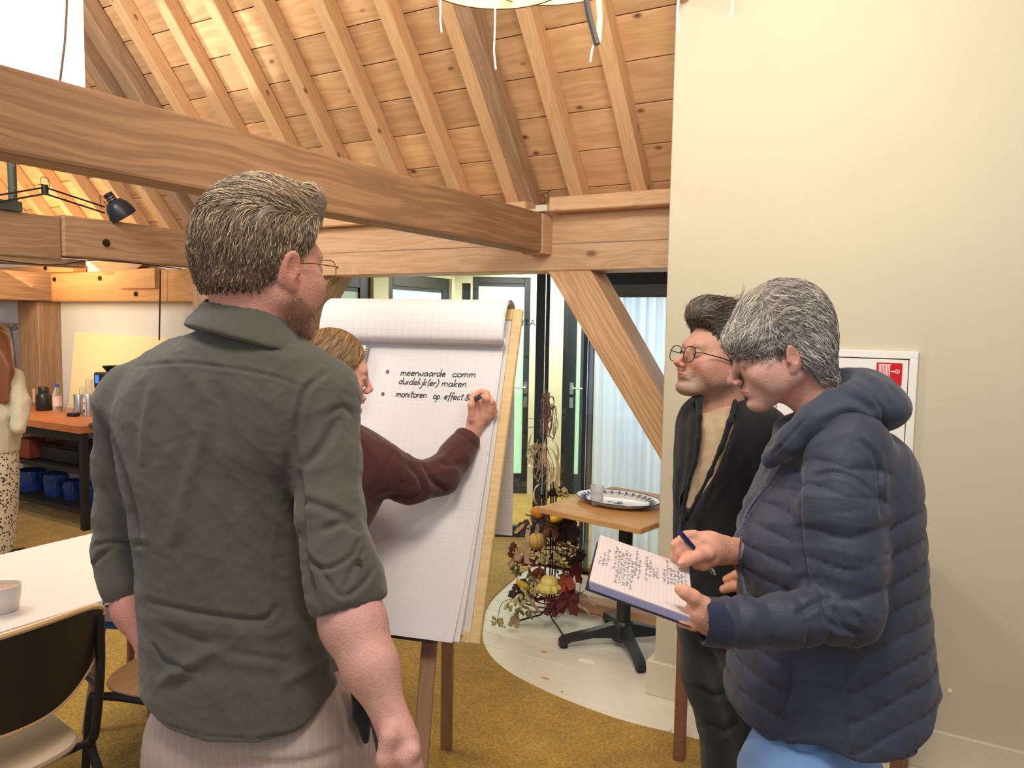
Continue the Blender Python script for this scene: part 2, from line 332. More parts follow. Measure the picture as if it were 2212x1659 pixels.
# ---- roof: boards and rafters on a slope z = 2.30 + (3.85-Y)*1.25 (rafter underside)
T = 1.25; SL = math.sqrt(1+T*T); NRM = Vector((0, T, 1)).normalized()      # outward, up and away
def roofp(x, y, off=0.0): return Vector((x, y, 2.30+(3.85-y)*T))+NRM*off
ceil = prism('ceiling', [roofp(-10, 3.98, .135), roofp(-1.1+5, 3.98, .135), roofp(-1.1+5, 0.6, .135), roofp(-10, 0.6, .135)], NRM*0.03, M_BOARD); tag(ceil, kind='structure')
RD = 0.095
raft_x = [-1.515, -1.875, -2.635, -3.02, -3.415, -3.762, -4.13, -4.49, -5.36, -5.70, -6.08, -6.45, -6.85, -7.25, -7.65, -8.05, -8.5]
for i, x in enumerate(raft_x):
    beam('rafter', roofp(x, 3.93, RD/2), roofp(x, 1.1, RD/2), 0.08, RD, M_RAFT, ceil, up=NRM, bev=0.004)
for (x, w, mm, off) in [(-2.17, 0.085, M_OLD, -0.03), (-2.265, 0.095, M_RAFT, -0.01), (-4.80, 0.13, M_OLD, -0.02), (-5.03, 0.10, M_OLD, -0.03), (-7.9, .13, M_OLD, -.03)]:
    d = 0.11
    beam('principal_rafter', roofp(x, 3.98, d/2+off), roofp(x, 1.1, d/2+off), w, d, mm, ceil, up=NRM, bev=0.006)
dy = 0.1322; y0 = 3.98; r = 0
rx = sorted([-10.0, 3.6, -0.9, 0.2, 1.3, 2.4]+raft_x+[-2.22, -4.9], reverse=True)
while y0-dy > 0.9:
    i = 0
    lim = len(rx)-1
    while i < lim:
        st = random.choice([1, 2, 2, 3]); j = min(lim, i+st)
        x1, x0 = rx[i], rx[j]
        if y0 < 1.9: x1, x0 = rx[0], rx[-1]; j = lim
        a = roofp((x0+x1)/2, y0-dy/2, RD+0.012+random.uniform(-.002, .002))
        R = frame_of((1, 0, 0), NRM).to_4x4(); R.translation = a
        mw = dy*SL-0.005
        o = link('plank', boxmesh(round(x1-x0, 3)-0.003, round(mw, 4), 0.02, 0.0025), M_BOARD, ceil)
        o.matrix_local = R
        i = j
    y0 -= dy
# ---- timber frame along Y=3.9
plate = beam('wall_plate_beam', (-4.55, 3.9, 2.057), (-1.0, 3.9, 2.057), 0.24, 0.305, M_PLATE); tag(plate, kind='structure')
bpy.context.view_layer.update()
prism('groove', [(-4.55, 3.779, 2.046), (-1.0, 3.779, 2.046), (-1.0, 3.779, 2.052), (-4.55, 3.779, 2.052)], (0, 0.002, 0), M_OLD, plate).matrix_parent_inverse = plate.matrix_world.inverted()
pt = beam('upper_plate_beam', (-1.955, 3.80, 2.245), (-1.0, 3.80, 2.245), 0.24, 0.075, M_RAFT); tag(pt, kind='structure')
pt2 = beam('upper_plate_beam', (-4.5, 3.82, 2.245), (-2.12, 3.82, 2.245), 0.2, 0.07, M_RAFT); tag(pt2, kind='structure')
tie = beam('tie_beam', (-2.045, 3.665, 2.10), (-2.045, -3.0, 2.10), 0.125, 0.205, M_TIE, bev=0.01, seg=2); tag(tie, kind='structure')
tie_e = beam('tie_beam_end', (-2.045, 3.83, 2.095), (-2.045, 3.667, 2.095), 0.13, 0.21, M_PLATE, bev=0.004); tag(tie_e, kind='structure')
def brace(name, pts, y, dep, m):
    c = sum((Vector((p[0], y, p[1])) for p in pts), Vector())/4
    a = Vector((pts[0][0]+pts[3][0], 0, pts[0][1]+pts[3][1]))/2; b = Vector((pts[1][0]+pts[2][0], 0, pts[1][1]+pts[2][1]))/2
    R = frame_of(b-a, (0, -1, 0)); Ri = R.inverted()
    loc = [Ri @ (Vector((p[0], y, p[1]))-c) for p in pts]
    o = prism(name, loc, Ri @ Vector((0, dep, 0)), m, bev=0.004); M4 = R.to_4x4(); M4.translation = c; o.matrix_world = M4; return tag(o, kind='structure')
brace('brace_beam', [(-2.03, 1.93), (-1.21, 0.758), (-1.21, 1.06), (-1.772, 1.93)], 3.79, 0.2, M_BRACE)
brace('brace_beam', [(-3.63, 1.91), (-4.75, 0.42), (-4.75, 0.85), (-3.96, 1.91)], 3.83, 0.2, M_OLD)
tag(beam('post_beam', (-4.86, 3.89, 0), (-4.86, 3.89, 2.2), .22, .22, M_OLD, up=(1, 0, 0)), kind='structure')
tag(beam('sill_beam', (-2.05, 3.95, 0.033), (-1.1, 3.95, 0.033), 0.11, 0.064, M_PLATE), kind='structure')
# small junction box and cable on top of the tie beam end
jb = empty('junction_box', (-2.03, 3.72, 2.21), label='small white electric junction box and cable on the end of the main tie beam', cat='junction box')
box('housing', (0.0, -0.05, 0), (0.07, 0.01, 0.035), M_BASE, jb, bev=0.003)
box('cable_duct', (-0.11, -0.04, 0), (0.0, 0.0, 0.018), M_BASE, jb, bev=0.002)
mb = MB(); mb.tube(smooth_path([(0.035, -0.03, .035), (0.05, -.03, .07), (0.02, -.02, .09), (0.07, -.01, .11)], 6), .002, 6); mb.tube(smooth_path([(0.045, -0.03, .035), (0.065, -.03, .06), (0.06, -.02, .1)], 6), .002, 6); mb.build('wire', M_SCREW, jb)
# ---- second truss and kitchen beams
t2 = beam('second_tie_beam', (-5.06, 2.84, 2.10), (-5.06, -2.5, 2.10), 0.15, 0.27, M_OLD, bev=0.012, seg=2); tag(t2, kind='structure')
t2e = beam('second_tie_beam_end', (-5.05, 4.0, 2.12), (-5.05, 2.84, 2.12), 0.17, 0.26, M_OLD, bev=0.01, seg=2); tag(t2e, kind='structure')
for y, z in [(3.12, 2.10), (3.78, 2.13)]:
    mb = MB(); mb.lathe([(0.001, 0), (0.026, 0), (0.026, .006), (0.014, .008), (0.014, .018), (0.001, .018)], n=16)
    o = mb.build('bolt', M_SCREW, t2e); o.matrix_parent_inverse = t2e.matrix_world.inverted() if False else Matrix(); 
    bpy.context.view_layer.update(); o.matrix_world = Matrix.Translation((-4.966, y, z)) @ Matrix.Rotation(PI/2, 4, 'Y')
brace_lo = beam('second_tie_strut_beam', (-5.06, 1.2, 1.93), (-5.06, 3.0, 1.955), 0.13, 0.05, M_OLD); tag(brace_lo, kind='structure')
cab = MB(); cab.tube(smooth_path([(-4.98, 1.9, 1.96), (-4.97, 2.3, 1.945), (-4.97, 2.75, 1.93), (-4.97, 3.1, 1.985), (-4.98, 3.7, 1.97)], 10), .004, 6)
tag(cab.build('ceiling_cable', M_BLACK), 'thin black cable running along the lower edge of the far tie beam', 'cable')
kb = beam('kitchen_plate_beam', (-10.0, 3.99, 1.862), (-4.75, 3.99, 1.862), 0.2, 0.25, M_ORANGE, bev=0.008); tag(kb, kind='structure')
ku = beam('kitchen_upper_beam', (-10.0, 3.93, 2.02), (-6.64, 3.93, 2.02), 0.12, 0.062, M_ORANGE, bev=0.004); tag(ku, kind='structure')
kc = beam('kitchen_cross_beam', (-7.23, 4.0, 1.865), (-7.23, 3.2, 1.865), 0.44, 0.25, M_OLD); tag(kc, kind='structure')
kc.location.y += 0.0
tag(beam('kitchen_post_beam', (-7.235, 3.90, 0), (-7.235, 3.90, 1.74), .2, .33, M_OLD, up=(1, 0, 0)), kind='structure')
cb = tag(prism('corbel_beam', [(-6.05, 3.86, 1.99), (-5.52, 3.86, 2.0), (-5.52, 3.86, 1.84), (-5.99, 3.86, 1.84)], (0, 0.1, 0), M_ORANGE, bev=.003), kind='structure')
cb2 = tag(prism('corbel_beam', [(-6.4, 3.87, 2.07), (-5.6, 3.87, 2.06), (-5.85, 3.87, 1.965), (-6.2, 3.87, 1.965)], (0, 0.08, 0), M_OLD, bev=.003), kind='structure')
for x, z in [(-6.28, 1.93), (-5.8, 1.80), (-7.05, 2.03), (-6.95, 1.93), (-7.5, 1.79)]:
    mb = MB(); mb.lathe([(0.001, 0), (0.02, 0), (0.02, .006), (0.01, .008), (0.01, .014), (0.001, .014)], n=12)
    o = mb.build('bolt', M_SCREW, kb); bpy.context.view_layer.update(); o.matrix_world = Matrix.Translation((x, 3.885 if z < 2 else 3.865, z)) @ Matrix.Rotation(PI/2, 4, 'X')
# ---- glass partition, hall behind it
def local_frame(name, a, b, label=None):
    """empty at a with x towards b"""
    a, b = Vector(a), Vector(b); d = b-a
    return empty(name, (a.x, a.y, 0), math.atan2(d.y, d.x)), d.length
GA, GB = P(880, 1160, 5.9), P(1262, 1159, 5.9); GA[2] = GB[2] = 0
part, GL = local_frame('window_1', GA, GB); tag(part, kind='structure')
def px_on(px, A=GA, B=GB):
    """distance along the partition where the photo column px meets it"""
    A, B = np.array(A[:2]), np.array(B[:2]); d = (B-A)/np.linalg.norm(B-A); k = ray(px, 900)[:2]; 
    s = np.linalg.solve(np.array([k, -d]).T, A-C0[:2]); return s[1]
x1, x2, x3 = px_on(1154), px_on(1173), px_on(1183)
box('bottom_rail', (0, -.03, 0.0), (GL, .03, 0.09), M_BLK, part, bev=.003)
box('top_rail', (0, -.03, 2.03), (GL, .03, 2.16), M_BLK, part, bev=.003)
box('mullion', (x1, -.04, 0), (x2, .04, 2.1), M_BLK, part, bev=.004)
box('mullion', (x2+.006, -.03, 0.0), (x3, .03, 2.1), M_BLK, part, bev=.004)
box('end_stile', (GL-.03, -.04, 0), (GL, .04, 2.1), M_BLK, part, bev=.004)
box('pane', (0, -.004, .09), (x1, .004, 2.03), M_GLASS, part, bev=0)
box('pane', (x3, -.004, .09), (GL-.03, .004, 2.03), M_GLASS, part, bev=0)
# mirrored lettering seen from behind the glass, and drawn rings
M_INK = mat('dark_glass_lettering', srgb(24, 26, 26), 0.7)
def text_mesh(body, size, m, parent, loc, rot, name='lettering', mirror=False, ext=0.0005):
    cu = bpy.data.curves.new(name, 'FONT'); cu.body = body; cu.size = size; cu.extrude = ext; cu.align_x = 'LEFT'
    t = bpy.data.objects.new(name, cu); COL.objects.link(t); bpy.context.view_layer.update()
    me = bpy.data.meshes.new_from_object(t.evaluated_get(bpy.context.evaluated_depsgraph_get())); COL.objects.unlink(t); bpy.data.objects.remove(t)
    if mirror:
        for v in me.vertices: v.co.x = -v.co.x
    me.materials.clear(); o = link(name, me, m, parent, loc, rot); return o
text_mesh('ATELIER', 0.066, M_INK, part, (x1-0.005, -.010, 1.60), (PI/2, 0, 0), mirror=True)
def ring_on(px, py, r, z=None):
    s = px_on(px); mb = MB(); n = 28
    zz = P(px, py, 5.9)[2]
    mb.tube([(s+r*math.cos(a), -.007, zz+r*math.sin(a)) for a in np.linspace(0, 2*PI, n, endpoint=False)], .0018, 5, closed=True); mb.build('ring_mark', M_INK, part)
ring_on(1147, 911, 0.035)
# green line of glass sticker skip; hall walls
cornerH = P(977, 1070, 7.35); nearH = P(690, 1100, 5.75); 
hl, HL = local_frame('wall_hall_left', nearH, cornerH); tag(hl, kind='structure')
def hx(px): return px_on(px, nearH, cornerH)
def wall_with_holes(parent, L, H, holes, m, th=0.12, name='wall_face'):
    """wall strip 0..L x 0..H with rectangular openings (x0,x1,z0,z1)"""
    mb = MB(); xs = sorted({0, L, *[h[0] for h in holes], *[h[1] for h in holes]})
    for a, b in zip(xs[:-1], xs[1:]):
        cx = (a+b)/2; hs = [h for h in holes if h[0] < cx < h[1]]
        if not hs: mb.box((a, 0, 0), (b, th, H)); continue
        h = hs[0]
        if h[2] > 0: mb.box((a, 0, 0), (b, th, h[2]))
        mb.box((a, 0, h[3]), (b, th, H))
    return mb.build(name, m, parent, smooth=False)
w1 = (hx(705), hx(806), 0.0, 2.0); w2 = (hx(838), hx(973), 0.0, 2.01)
wall_with_holes(hl, HL, 2.16, [w1, w2], M_HALL)
def framed_door(name, parent, x0, x1, h, pane_m, fw=0.09, z0=0.0, handle=None, y=0.03, low=0.2):
    d = empty(name, (x0, y, z0)); d.parent = parent; W_ = x1-x0
    box('stile', (0, 0, 0), (fw, .06, h), M_BLK, d, bev=.003); box('stile', (W_-fw, 0, 0), (W_, .06, h), M_BLK, d, bev=.003)
    box('rail', (fw, 0, h-fw), (W_-fw, .06, h), M_BLK, d, bev=.003); box('rail', (fw, 0, 0), (W_-fw, .06, low), M_BLK, d, bev=.003)
    box('inner_trim', (fw, .012, h-fw-.03), (W_-fw, .05, h-fw), M_BLK, d, bev=.002)
    box('pane', (fw, .02, low), (W_-fw, .03, h-fw-.03), pane_m, d, bev=0)
    if handle is not None:
        hz = 1.02; mb = MB(); mb.tube([(handle, -.02, hz), (handle, -.055, hz)], .009, 8); mb.tube([(handle, -.055, hz), (handle-.12 if handle > W_/2 else handle+.12, -.055, hz)], .009, 8)
        mb.box((handle-.018, -.008, hz-.06), (handle+.018, 0.0, hz+.05)); mb.box((handle-.018, -.008, hz-.19), (handle+.018, 0.0, hz-.09)); mb.build('door_handle', M_STEEL, d)
    return d
M_MINT = mat('mint_frosted_glow_glass', srgb(190, 232, 196), 0.35, emit=srgb(176, 236, 190), estr=0.42)  # emission stands in for the lit room behind the frosted pane
M_SKYG = mat('pale_blue_glow_glass', srgb(190, 215, 235), 0.3, emit=srgb(176, 214, 240), estr=0.6)  # pane emits a bluish glow in place of light from beyond it
M_GRNG = mat('grey_green_glow_glass', srgb(176, 200, 184), 0.3, emit=srgb(168, 196, 174), estr=0.30)  # weak emission added so the pane looks lit from behind
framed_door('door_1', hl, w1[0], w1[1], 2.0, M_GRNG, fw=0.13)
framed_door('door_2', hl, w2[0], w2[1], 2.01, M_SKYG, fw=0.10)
hbA = cornerH.copy(); hbB = P(1330, 1070, 7.35)
hb, HBL = local_frame('wall_hall_back', hbA, hbB); tag(hb, kind='structure')
def bx_(px): return px_on(px, hbA, hbB)
d3 = (bx_(1017), bx_(1141), 0, 2.04); d4 = (bx_(1213), bx_(1282), 0, 2.04); nw = (bx_(994), bx_(1013), 1.5, 1.98)
wall_with_holes(hb, HBL, 2.16, [nw, d3, d4], M_HALL)
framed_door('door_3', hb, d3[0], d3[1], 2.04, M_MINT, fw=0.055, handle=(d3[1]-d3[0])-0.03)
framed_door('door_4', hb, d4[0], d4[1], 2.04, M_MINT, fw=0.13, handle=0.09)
box('niche_back', (nw[0], .1, 1.5), (nw[1], .115, 1.98), M_BLK, hb, bev=0)
box('base_strip', (d3[1], -.02, 0), (d4[0], 0, .28), M_BASE, hb, bev=.003)
es = empty('exit_sign', (0, 0, 0), label='small green and white exit sign high on the hall wall', cat='sign')
bpy.context.view_layer.update()
es.matrix_world = hb.matrix_world @ Matrix.Translation((bx_(1018), -.03, 2.075))
box('sign_panel', (0, 0, 0), (.16, .012, .08), mat('exit_green', srgb(20, 110, 80), .4, emit=srgb(20, 120, 84), estr=.3), es, bev=.002)
box('arrow', (.03, -.002, .02), (.05, 0.001, .03), M_CHIP2, es, bev=0); box('runner_figure', (.08, -.002, .02), (.1, .001, .06), M_CHIP2, es, bev=0); 
tag(box('ceiling_hall', (-6, 4.45, 2.16), (0, 9, 2.2), M_HALL, bev=0), kind='structure')
# curtained window along Y=4.62
cw = empty('window_2', (-2.16, 4.62, 0), kind='structure')
box('side_stile', (0, -.03, 0), (.045, .03, 2.0), M_BLK, cw, bev=.003); box('head_rail', (0, -.05, 1.80), (1.6, .05, 2.0), M_BLK, cw, bev=.003)
box('blind_box', (.045, -.07, 1.79), (1.6, -.05, 1.87), mat('grey_lintel', srgb(96, 104, 110), .5), cw, bev=.003)
box('pane', (.045, -.06, .02), (1.6, -.054, 1.8), M_GLASS, cw, bev=0)
def curtain_mesh():
    n = 190; zs = np.linspace(0.02, 1.80, 14); V = []
    for z in zs:
        for i in range(n):
            x = -2.11+1.25*i/(n-1); ph = i/(n-1)*2*PI
            y = 4.66+0.022*math.sin(17*ph+0.6*math.sin(3*ph))+0.009*math.sin(41*ph+z*0.8)
            V.append((x+0.004*math.sin(2.2*z+17*ph), y, z))
    return mesh('curtain', V, [(j*n+i, j*n+i+1, (j+1)*n+i+1, (j+1)*n+i) for j in range(13) for i in range(n-1)])
mc = bpy.data.materials.new('sheer_curtain'); mc.use_nodes = True; nt = mc.node_tree; N = nt.nodes; N.remove(N['Principled BSDF'])
df = N.new('ShaderNodeBsdfDiffuse'); df.inputs[0].default_value = srgb(236, 240, 246); tl = N.new('ShaderNodeBsdfTranslucent'); tl.inputs[0].default_value = srgb(232, 240, 250)
tr = N.new('ShaderNodeBsdfTransparent'); m1 = N.new('ShaderNodeMixShader'); m1.inputs[0].default_value = .55; m2 = N.new('ShaderNodeMixShader'); m2.inputs[0].default_value = .12
nt.links.new(df.outputs[0], m1.inputs[1]); nt.links.new(tl.outputs[0], m1.inputs[2]); nt.links.new(m1.outputs[0], m2.inputs[1]); nt.links.new(tr.outputs[0], m2.inputs[2]); nt.links.new(m2.outputs[0], N['Material Output'].inputs[0])
tag(link('curtain', curtain_mesh(), mc, smooth=True), 'sheer white floor length curtain behind the glass beside the small table', 'curtain')
tag(box('wall_behind_curtain', (-1.1, 4.4, 0), (0.6, 4.55, 2.1), M_HALL, bev=0), kind='structure')
tag(box('wall_outer_glow', (-2.2, 5.9, 0), (1.2, 6.0, 2.1), M_HALL, bev=0), kind='structure')
# ================================================================== OBJECTS
def grid_paper(name, col, line, cell=0.025, strength=0.5):
    m, nt, b = nmat(name); N = nt.nodes; L = nt.links
    tc = N.new('ShaderNodeTexCoord'); sp = N.new('ShaderNodeSeparateXYZ'); L.new(tc.outputs['UV'], sp.inputs[0]); outs = []
    for ax in (0, 1):
        a = N.new('ShaderNodeMath'); a.operation = 'MULTIPLY'; a.inputs[1].default_value = 1/cell; L.new(sp.outputs[ax], a.inputs[0])
        f = N.new('ShaderNodeMath'); f.operation = 'FRACT'; L.new(a.outputs[0], f.inputs[0])
        l = N.new('ShaderNodeMath'); l.operation = 'LESS_THAN'; l.inputs[1].default_value = 0.04; L.new(f.outputs[0], l.inputs[0]); outs.append(l)
    mx = N.new('ShaderNodeMath'); mx.operation = 'MAXIMUM'; L.new(outs[0].outputs[0], mx.inputs[0]); L.new(outs[1].outputs[0], mx.inputs[1])
    ml = N.new('ShaderNodeMath'); ml.operation = 'MULTIPLY'; ml.inputs[1].default_value = strength; L.new(mx.outputs[0], ml.inputs[0])
    mix = N.new('ShaderNodeMix'); mix.data_type = 'RGBA'; mix.inputs[6].default_value = col; mix.inputs[7].default_value = line; L.new(ml.outputs[0], mix.inputs[0]); L.new(mix.outputs[2], b.inputs['Base Color'])
    b.inputs['Roughness'].default_value = 0.6; return m
M_PAPER = mat('flipchart_paper', srgb(222, 217, 216), 0.6, noise=0.008, nscale=5, bump=0.12, bscale=14)
M_GRIDP = grid_paper('squared_paper', srgb(224, 218, 214), srgb(176, 178, 182), 0.025, 0.6)
M_GRIDF = grid_paper('squared_paper_show_through', srgb(222, 216, 214), srgb(206, 203, 206), 0.025, 0.6)
M_PINE = wood('pale_plywood', srgb(226, 196, 142), srgb(200, 164, 108), grain=18, along=1, rings=0.3, vary=0.03, knots=.4, kscale=1)
M_LEG = wood('brown_leg_wood', srgb(168, 128, 98), srgb(142, 104, 78), grain=20, along=1, rings=0.3, vary=0.05)
M_MARK = mat('black_marker_ink', srgb(22, 22, 26), 0.5)
# ---------------------------------------------------------------- flipchart
psi, tau = math.radians(15), math.radians(24)
fe = math.cos(psi)*RH-math.sin(psi)*FH; fv = math.cos(tau)*UP+math.sin(tau)*(math.sin(psi)*RH+math.cos(psi)*FH); fn = np.cross(fe, fv)
FO = P(1036, 1393, 2.2); FW, FL = 0.69, 1.045
flip = empty('flipchart', label='wooden flipchart easel with squared paper and black handwriting', cat='flipchart')
flip.matrix_world = Matrix(((fe[0], fv[0], fn[0], FO[0]), (fe[1], fv[1], fn[1], FO[1]), (fe[2], fv[2], fn[2], FO[2]), (0, 0, 0, 1)))
FM = flip.matrix_world.copy(); FMI = FM.inverted()
def on_board(px, py, n=0.0158):
    k = ray(px, py); s = ((FO+n*fn-C0) @ fn)/(k @ fn); q = C0+s*k-FO; return np.array([q @ fe, q @ fv, n])
box('board', (-FW+.03, 0.03, -.012), (-.03, FL-.02, -.002), mat('board_laminate', srgb(214, 208, 204), .4), flip, bev=.001)
box('frame_rail', (-.032, 0.0, -.018), (0, FL, .004), M_PINE, flip, bev=.003)
box('frame_rail', (-FW, 0.0, -.018), (-FW+.032, FL, .004), M_PINE, flip, bev=.003)
box('frame_rail', (-FW+.03, 0.0, -.018), (-.03, .032, .002), M_PINE, flip, bev=.002)
box('frame_rail', (-FW+.03, FL-.04, -.018), (-.03, FL, .002), M_PINE, flip, bev=.002)
box('tray', (-FW+.01, -.012, -.01), (-.125, 0.012, .03), mat('dark_tray', srgb(74, 58, 50), .5), flip, bev=.003)
def leg_to(name, x, y, z, foot, w, th, mt):
    a = FM @ Vector((x, y, z)); o = beam(name, a, Vector(foot), w, th, mt, up=tuple(fn), bev=.004); 
    o.parent = flip; o.matrix_parent_inverse = FMI; return o
dn = -fv
for xx in (-.185, -.60):
    p = FM @ Vector((xx, 0.30, -.022)); dirv = Vector(dn)+Vector((0, 0, 0)); 
    k = p.z/(-dirv.z); f = p+dirv*k; f = (Vector(onz(878, 2020, 0.0)) if xx > -.3 else Vector(onz(878, 2020, 0.0))-Vector(fe)*.415); leg_to('leg', xx, 0.34, -.028, f, .045, .02, M_LEG)
ft = onz(964, 1622, 0.0)
rt = FM @ Vector((-.20, .62, -.05)); o = beam('leg', rt, Vector(ft), .045, .02, M_LEG, up=tuple(fn), bev=.004); o.parent = flip; o.matrix_parent_inverse = FMI
ft2 = Vector(ft)-Vector(fe)*.42; rt2 = rt-Vector(fe)*.42
o = beam('leg', rt2, ft2, .045, .02, M_LEG, up=tuple(fn), bev=.004); o.parent = flip; o.matrix_parent_inverse = FMI
box('clamp_bar', (-FW+.03, .905, .014), (-.045, .935, .026), mat('pale_clamp', srgb(222, 216, 214), .4), flip, bev=.004)
def sheet(name, prof, x0, x1, m, thick=0.0012, nx=24, wav=0.0, skew=None, grid=True):
    """paper with side profile [(y,z)] in the board's frame"""
    pr_ = smooth_path([(0, a, b) for a, b in prof], 8)[:, 1:]; ln = np.concatenate([[0], np.cumsum(np.linalg.norm(np.diff(pr_, axis=0), axis=1))])
    V, Fc, UV = [], [], []; n = len(pr_)
    for j in range(n):
        for i in range(nx):
            u = i/(nx-1); sk = skew(ln[j]/ln[-1]) if skew else 0
            V.append((x0+(x1-x0)*u+sk, pr_[j, 0], pr_[j, 1]+wav*math.sin(5*u+3*ln[j])*min(1, ln[j]*4))); UV.append((x0+(x1-x0)*u, ln[j]))
    Fc = [(j*nx+i, j*nx+i+1, (j+1)*nx+i+1, (j+1)*nx+i) for j in range(n-1) for i in range(nx-1)]
    me = mesh(name, V, Fc); uv = me.uv_layers.new(name='UVMap')
    for lp in me.loops: uv.data[lp.index].uv = UV[lp.vertex_index]
    o = link(name, me, m, flip, smooth=True); return o
box('paper_pad', (-.665, .02, -.001), (-.052, .93, .012), M_PAPER, flip, bev=.002)
sheet('front_sheet', [(.925, .014), (.80, .0145), (.5, .0155), (.2, .022), (.06, .032), (-.004, .040)], -.67, -.050, M_GRIDF, skew=lambda t: -.020*max(0, t-.45)**1.3*2.0)
sheet('second_sheet', [(.925, .013), (.80, .0135), (.5, .014), (.2, .018), (.06, .024), (0.0, .028)], -.665, -.044, M_GRIDP, skew=lambda t: -.012*max(0, t-.45)*1.2)
cu_, su_ = math.cos(tau), math.sin(tau)
def turned(dz, bul, L_): return [(.93, .026), (.905, .036+dz), (.915, .058+bul), (.965, .07+bul), (1.02, .064+bul), (1.052+dz, .035), (1.062+dz, -.005), (1.045+dz, -.04), (1.02-.1*cu_, -.055-.1*su_*.7), (1.02-L_*.5*cu_, -.06-L_*.5*su_), (1.02-L_*cu_, -.06-L_*su_)]
sheet('turned_sheet', turned(0, 0, .72), -.672, -.034, M_GRIDP)
sheet('turned_sheet', turned(.004, .004, .66), -.668, -.038, M_GRIDP)
sheet('turned_sheet', turned(.008, .007, .70), -.675, -.036, M_GRIDP)
# stroke lettering
def arcp(cx, cy, rx, ry, a0, a1, n=9): return [(cx+rx*math.cos(math.radians(a0+(a1-a0)*i/n)), cy+ry*math.sin(math.radians(a0+(a1-a0)*i/n))) for i in range(n+1)]
GLY = {'m': ([[(0, 0), (.03, 1)], [(.02, .6), (.2, 1), (.38, .85), (.4, 0)], [(.4, .6), (.6, 1), (.8, .85), (.84, 0)]], 1.05),
 'e': ([[(0, .45), (.5, .62), (.45, .95), (.2, 1), (0, .5), (.15, .05), (.55, .15)]], .72), 'r': ([[(0, 1), (.02, 0)], [(.02, .55), (.2, .95), (.42, .95)]], .5),
 'w': ([[(0, 1), (.12, 0), (.38, .75), (.6, 0), (.85, 1)]], .98), 'a': ([[(.6, .85), (.3, 1), (0, .5), (.2, 0), (.5, .3), (.62, .95)], [(.62, .95), (.6, .2), (.75, 0)]], .85),
 'd': ([[(.58, .8), (.3, 1), (0, .5), (.2, 0), (.5, .3)], [(.66, 2.0), (.58, .2), (.7, 0)]], .84), 'c': ([[(.58, .85), (.3, 1), (0, .5), (.22, 0), (.58, .18)]], .7),
 'o': ([arcp(.3, .5, .3, .5, 80, 440, 10)], .76), 'u': ([[(0, 1), (.03, .2), (.22, 0), (.48, .35)], [(.55, 1), (.53, .15), (.66, 0)]], .78),
 'i': ([[(0, 1), (0, 0)], [(.06, 1.45), (.1, 1.5)]], .3), 'l': ([[(.08, 2.0), (0, 0)]], .3), 'j': ([[(.25, 1), (.2, -.6), (-.15, -.95)], [(.3, 1.45), (.34, 1.5)]], .45),
 'k': ([[(.05, 2.0), (0, 0)], [(.5, 1), (.02, .5), (.5, 0)]], .66), 'n': ([[(0, 1), (.02, 0)], [(.02, .6), (.25, 1), (.48, .85), (.5, 0)]], .7),
 't': ([[(.24, 1.75), (.2, .15), (.38, 0)], [(0, 1.15), (.52, 1.2)]], .58), 'p': ([[(.05, 1), (-.05, -1)], [(.03, .7), (.35, 1), (.55, .5), (.3, 0), (0, .2)]], .72),
 'f': ([[(.55, 1.9), (.3, 1.75), (.15, -.6)], [(0, .95), (.5, 1.0)]], .55), '(': ([[(.38, 2.0), (.08, .9), (.28, -.4)]], .45), ')': ([[(.05, 2.0), (.35, .9), (0, -.5)]], .5),
 '&': ([[(.75, .05), (.2, 1.2), (.35, 1.7), (.58, 1.35), (.02, .45), (.25, 0), (.7, .55)]], .9)}
def word(txt, p0, p1, xh, m, parent, r=0.0013, slant=0.12, nrm=0.0158, name='handwriting'):
    """txt written from p0 to p1 (points in the parent's xy plane, baseline)"""
    w = sum(GLY[c][1] for c in txt)-.15; p0, p1 = np.array(p0[:2]), np.array(p1[:2]); d = (p1-p0); sc = np.linalg.norm(d)/w; d = d/np.linalg.norm(d); up_ = np.array([-d[1], d[0]])
    mb = MB(); cx = 0
    for c in txt:
        for st in GLY[c][0]:
            pts = smooth_path([(a, b, 0) for a, b in st], 4) if len(st) > 2 else np.array([(a, b, 0) for a, b in st], float)
            q = [np.append(p0+d*((cx+a+slant*b*xh/sc)*sc)+up_*(b*xh+random.uniform(-.0002, .0002)), nrm) for a, b, _ in pts]
            mb.tube(q, r, 6, flat=0.5)
        cx += GLY[c][1]
    return mb.build(name, m, parent, fix=False)
for txt, a, b in [('meerwaarde', (865, 811), (961, 813)), ('comm', (977, 814), (1026, 815)), ('duidelijk(er)', (861, 829), (946, 834)), ('maken', (954, 834), (1006, 836)), ('monitoren', (855, 857), (920, 859)), ('op', (935, 861), (949, 862)), ('effect', (959, 862), (999, 864)), ('&', (1004, 865), (1014, 865))]:
    word(txt, on_board(*a), on_board(*b), .0118, M_MARK, flip)
for a in [(837, 803), (827, 851)]:
    c = on_board(*a); mb = MB(); mb.tube([(c[0]+.004*math.cos(t), c[1]+.0045*math.sin(t), .0158) for t in np.linspace(0, 2*PI, 12, endpoint=False)], .0015, 5, closed=True); mb.build('bullet_mark', M_MARK, flip)
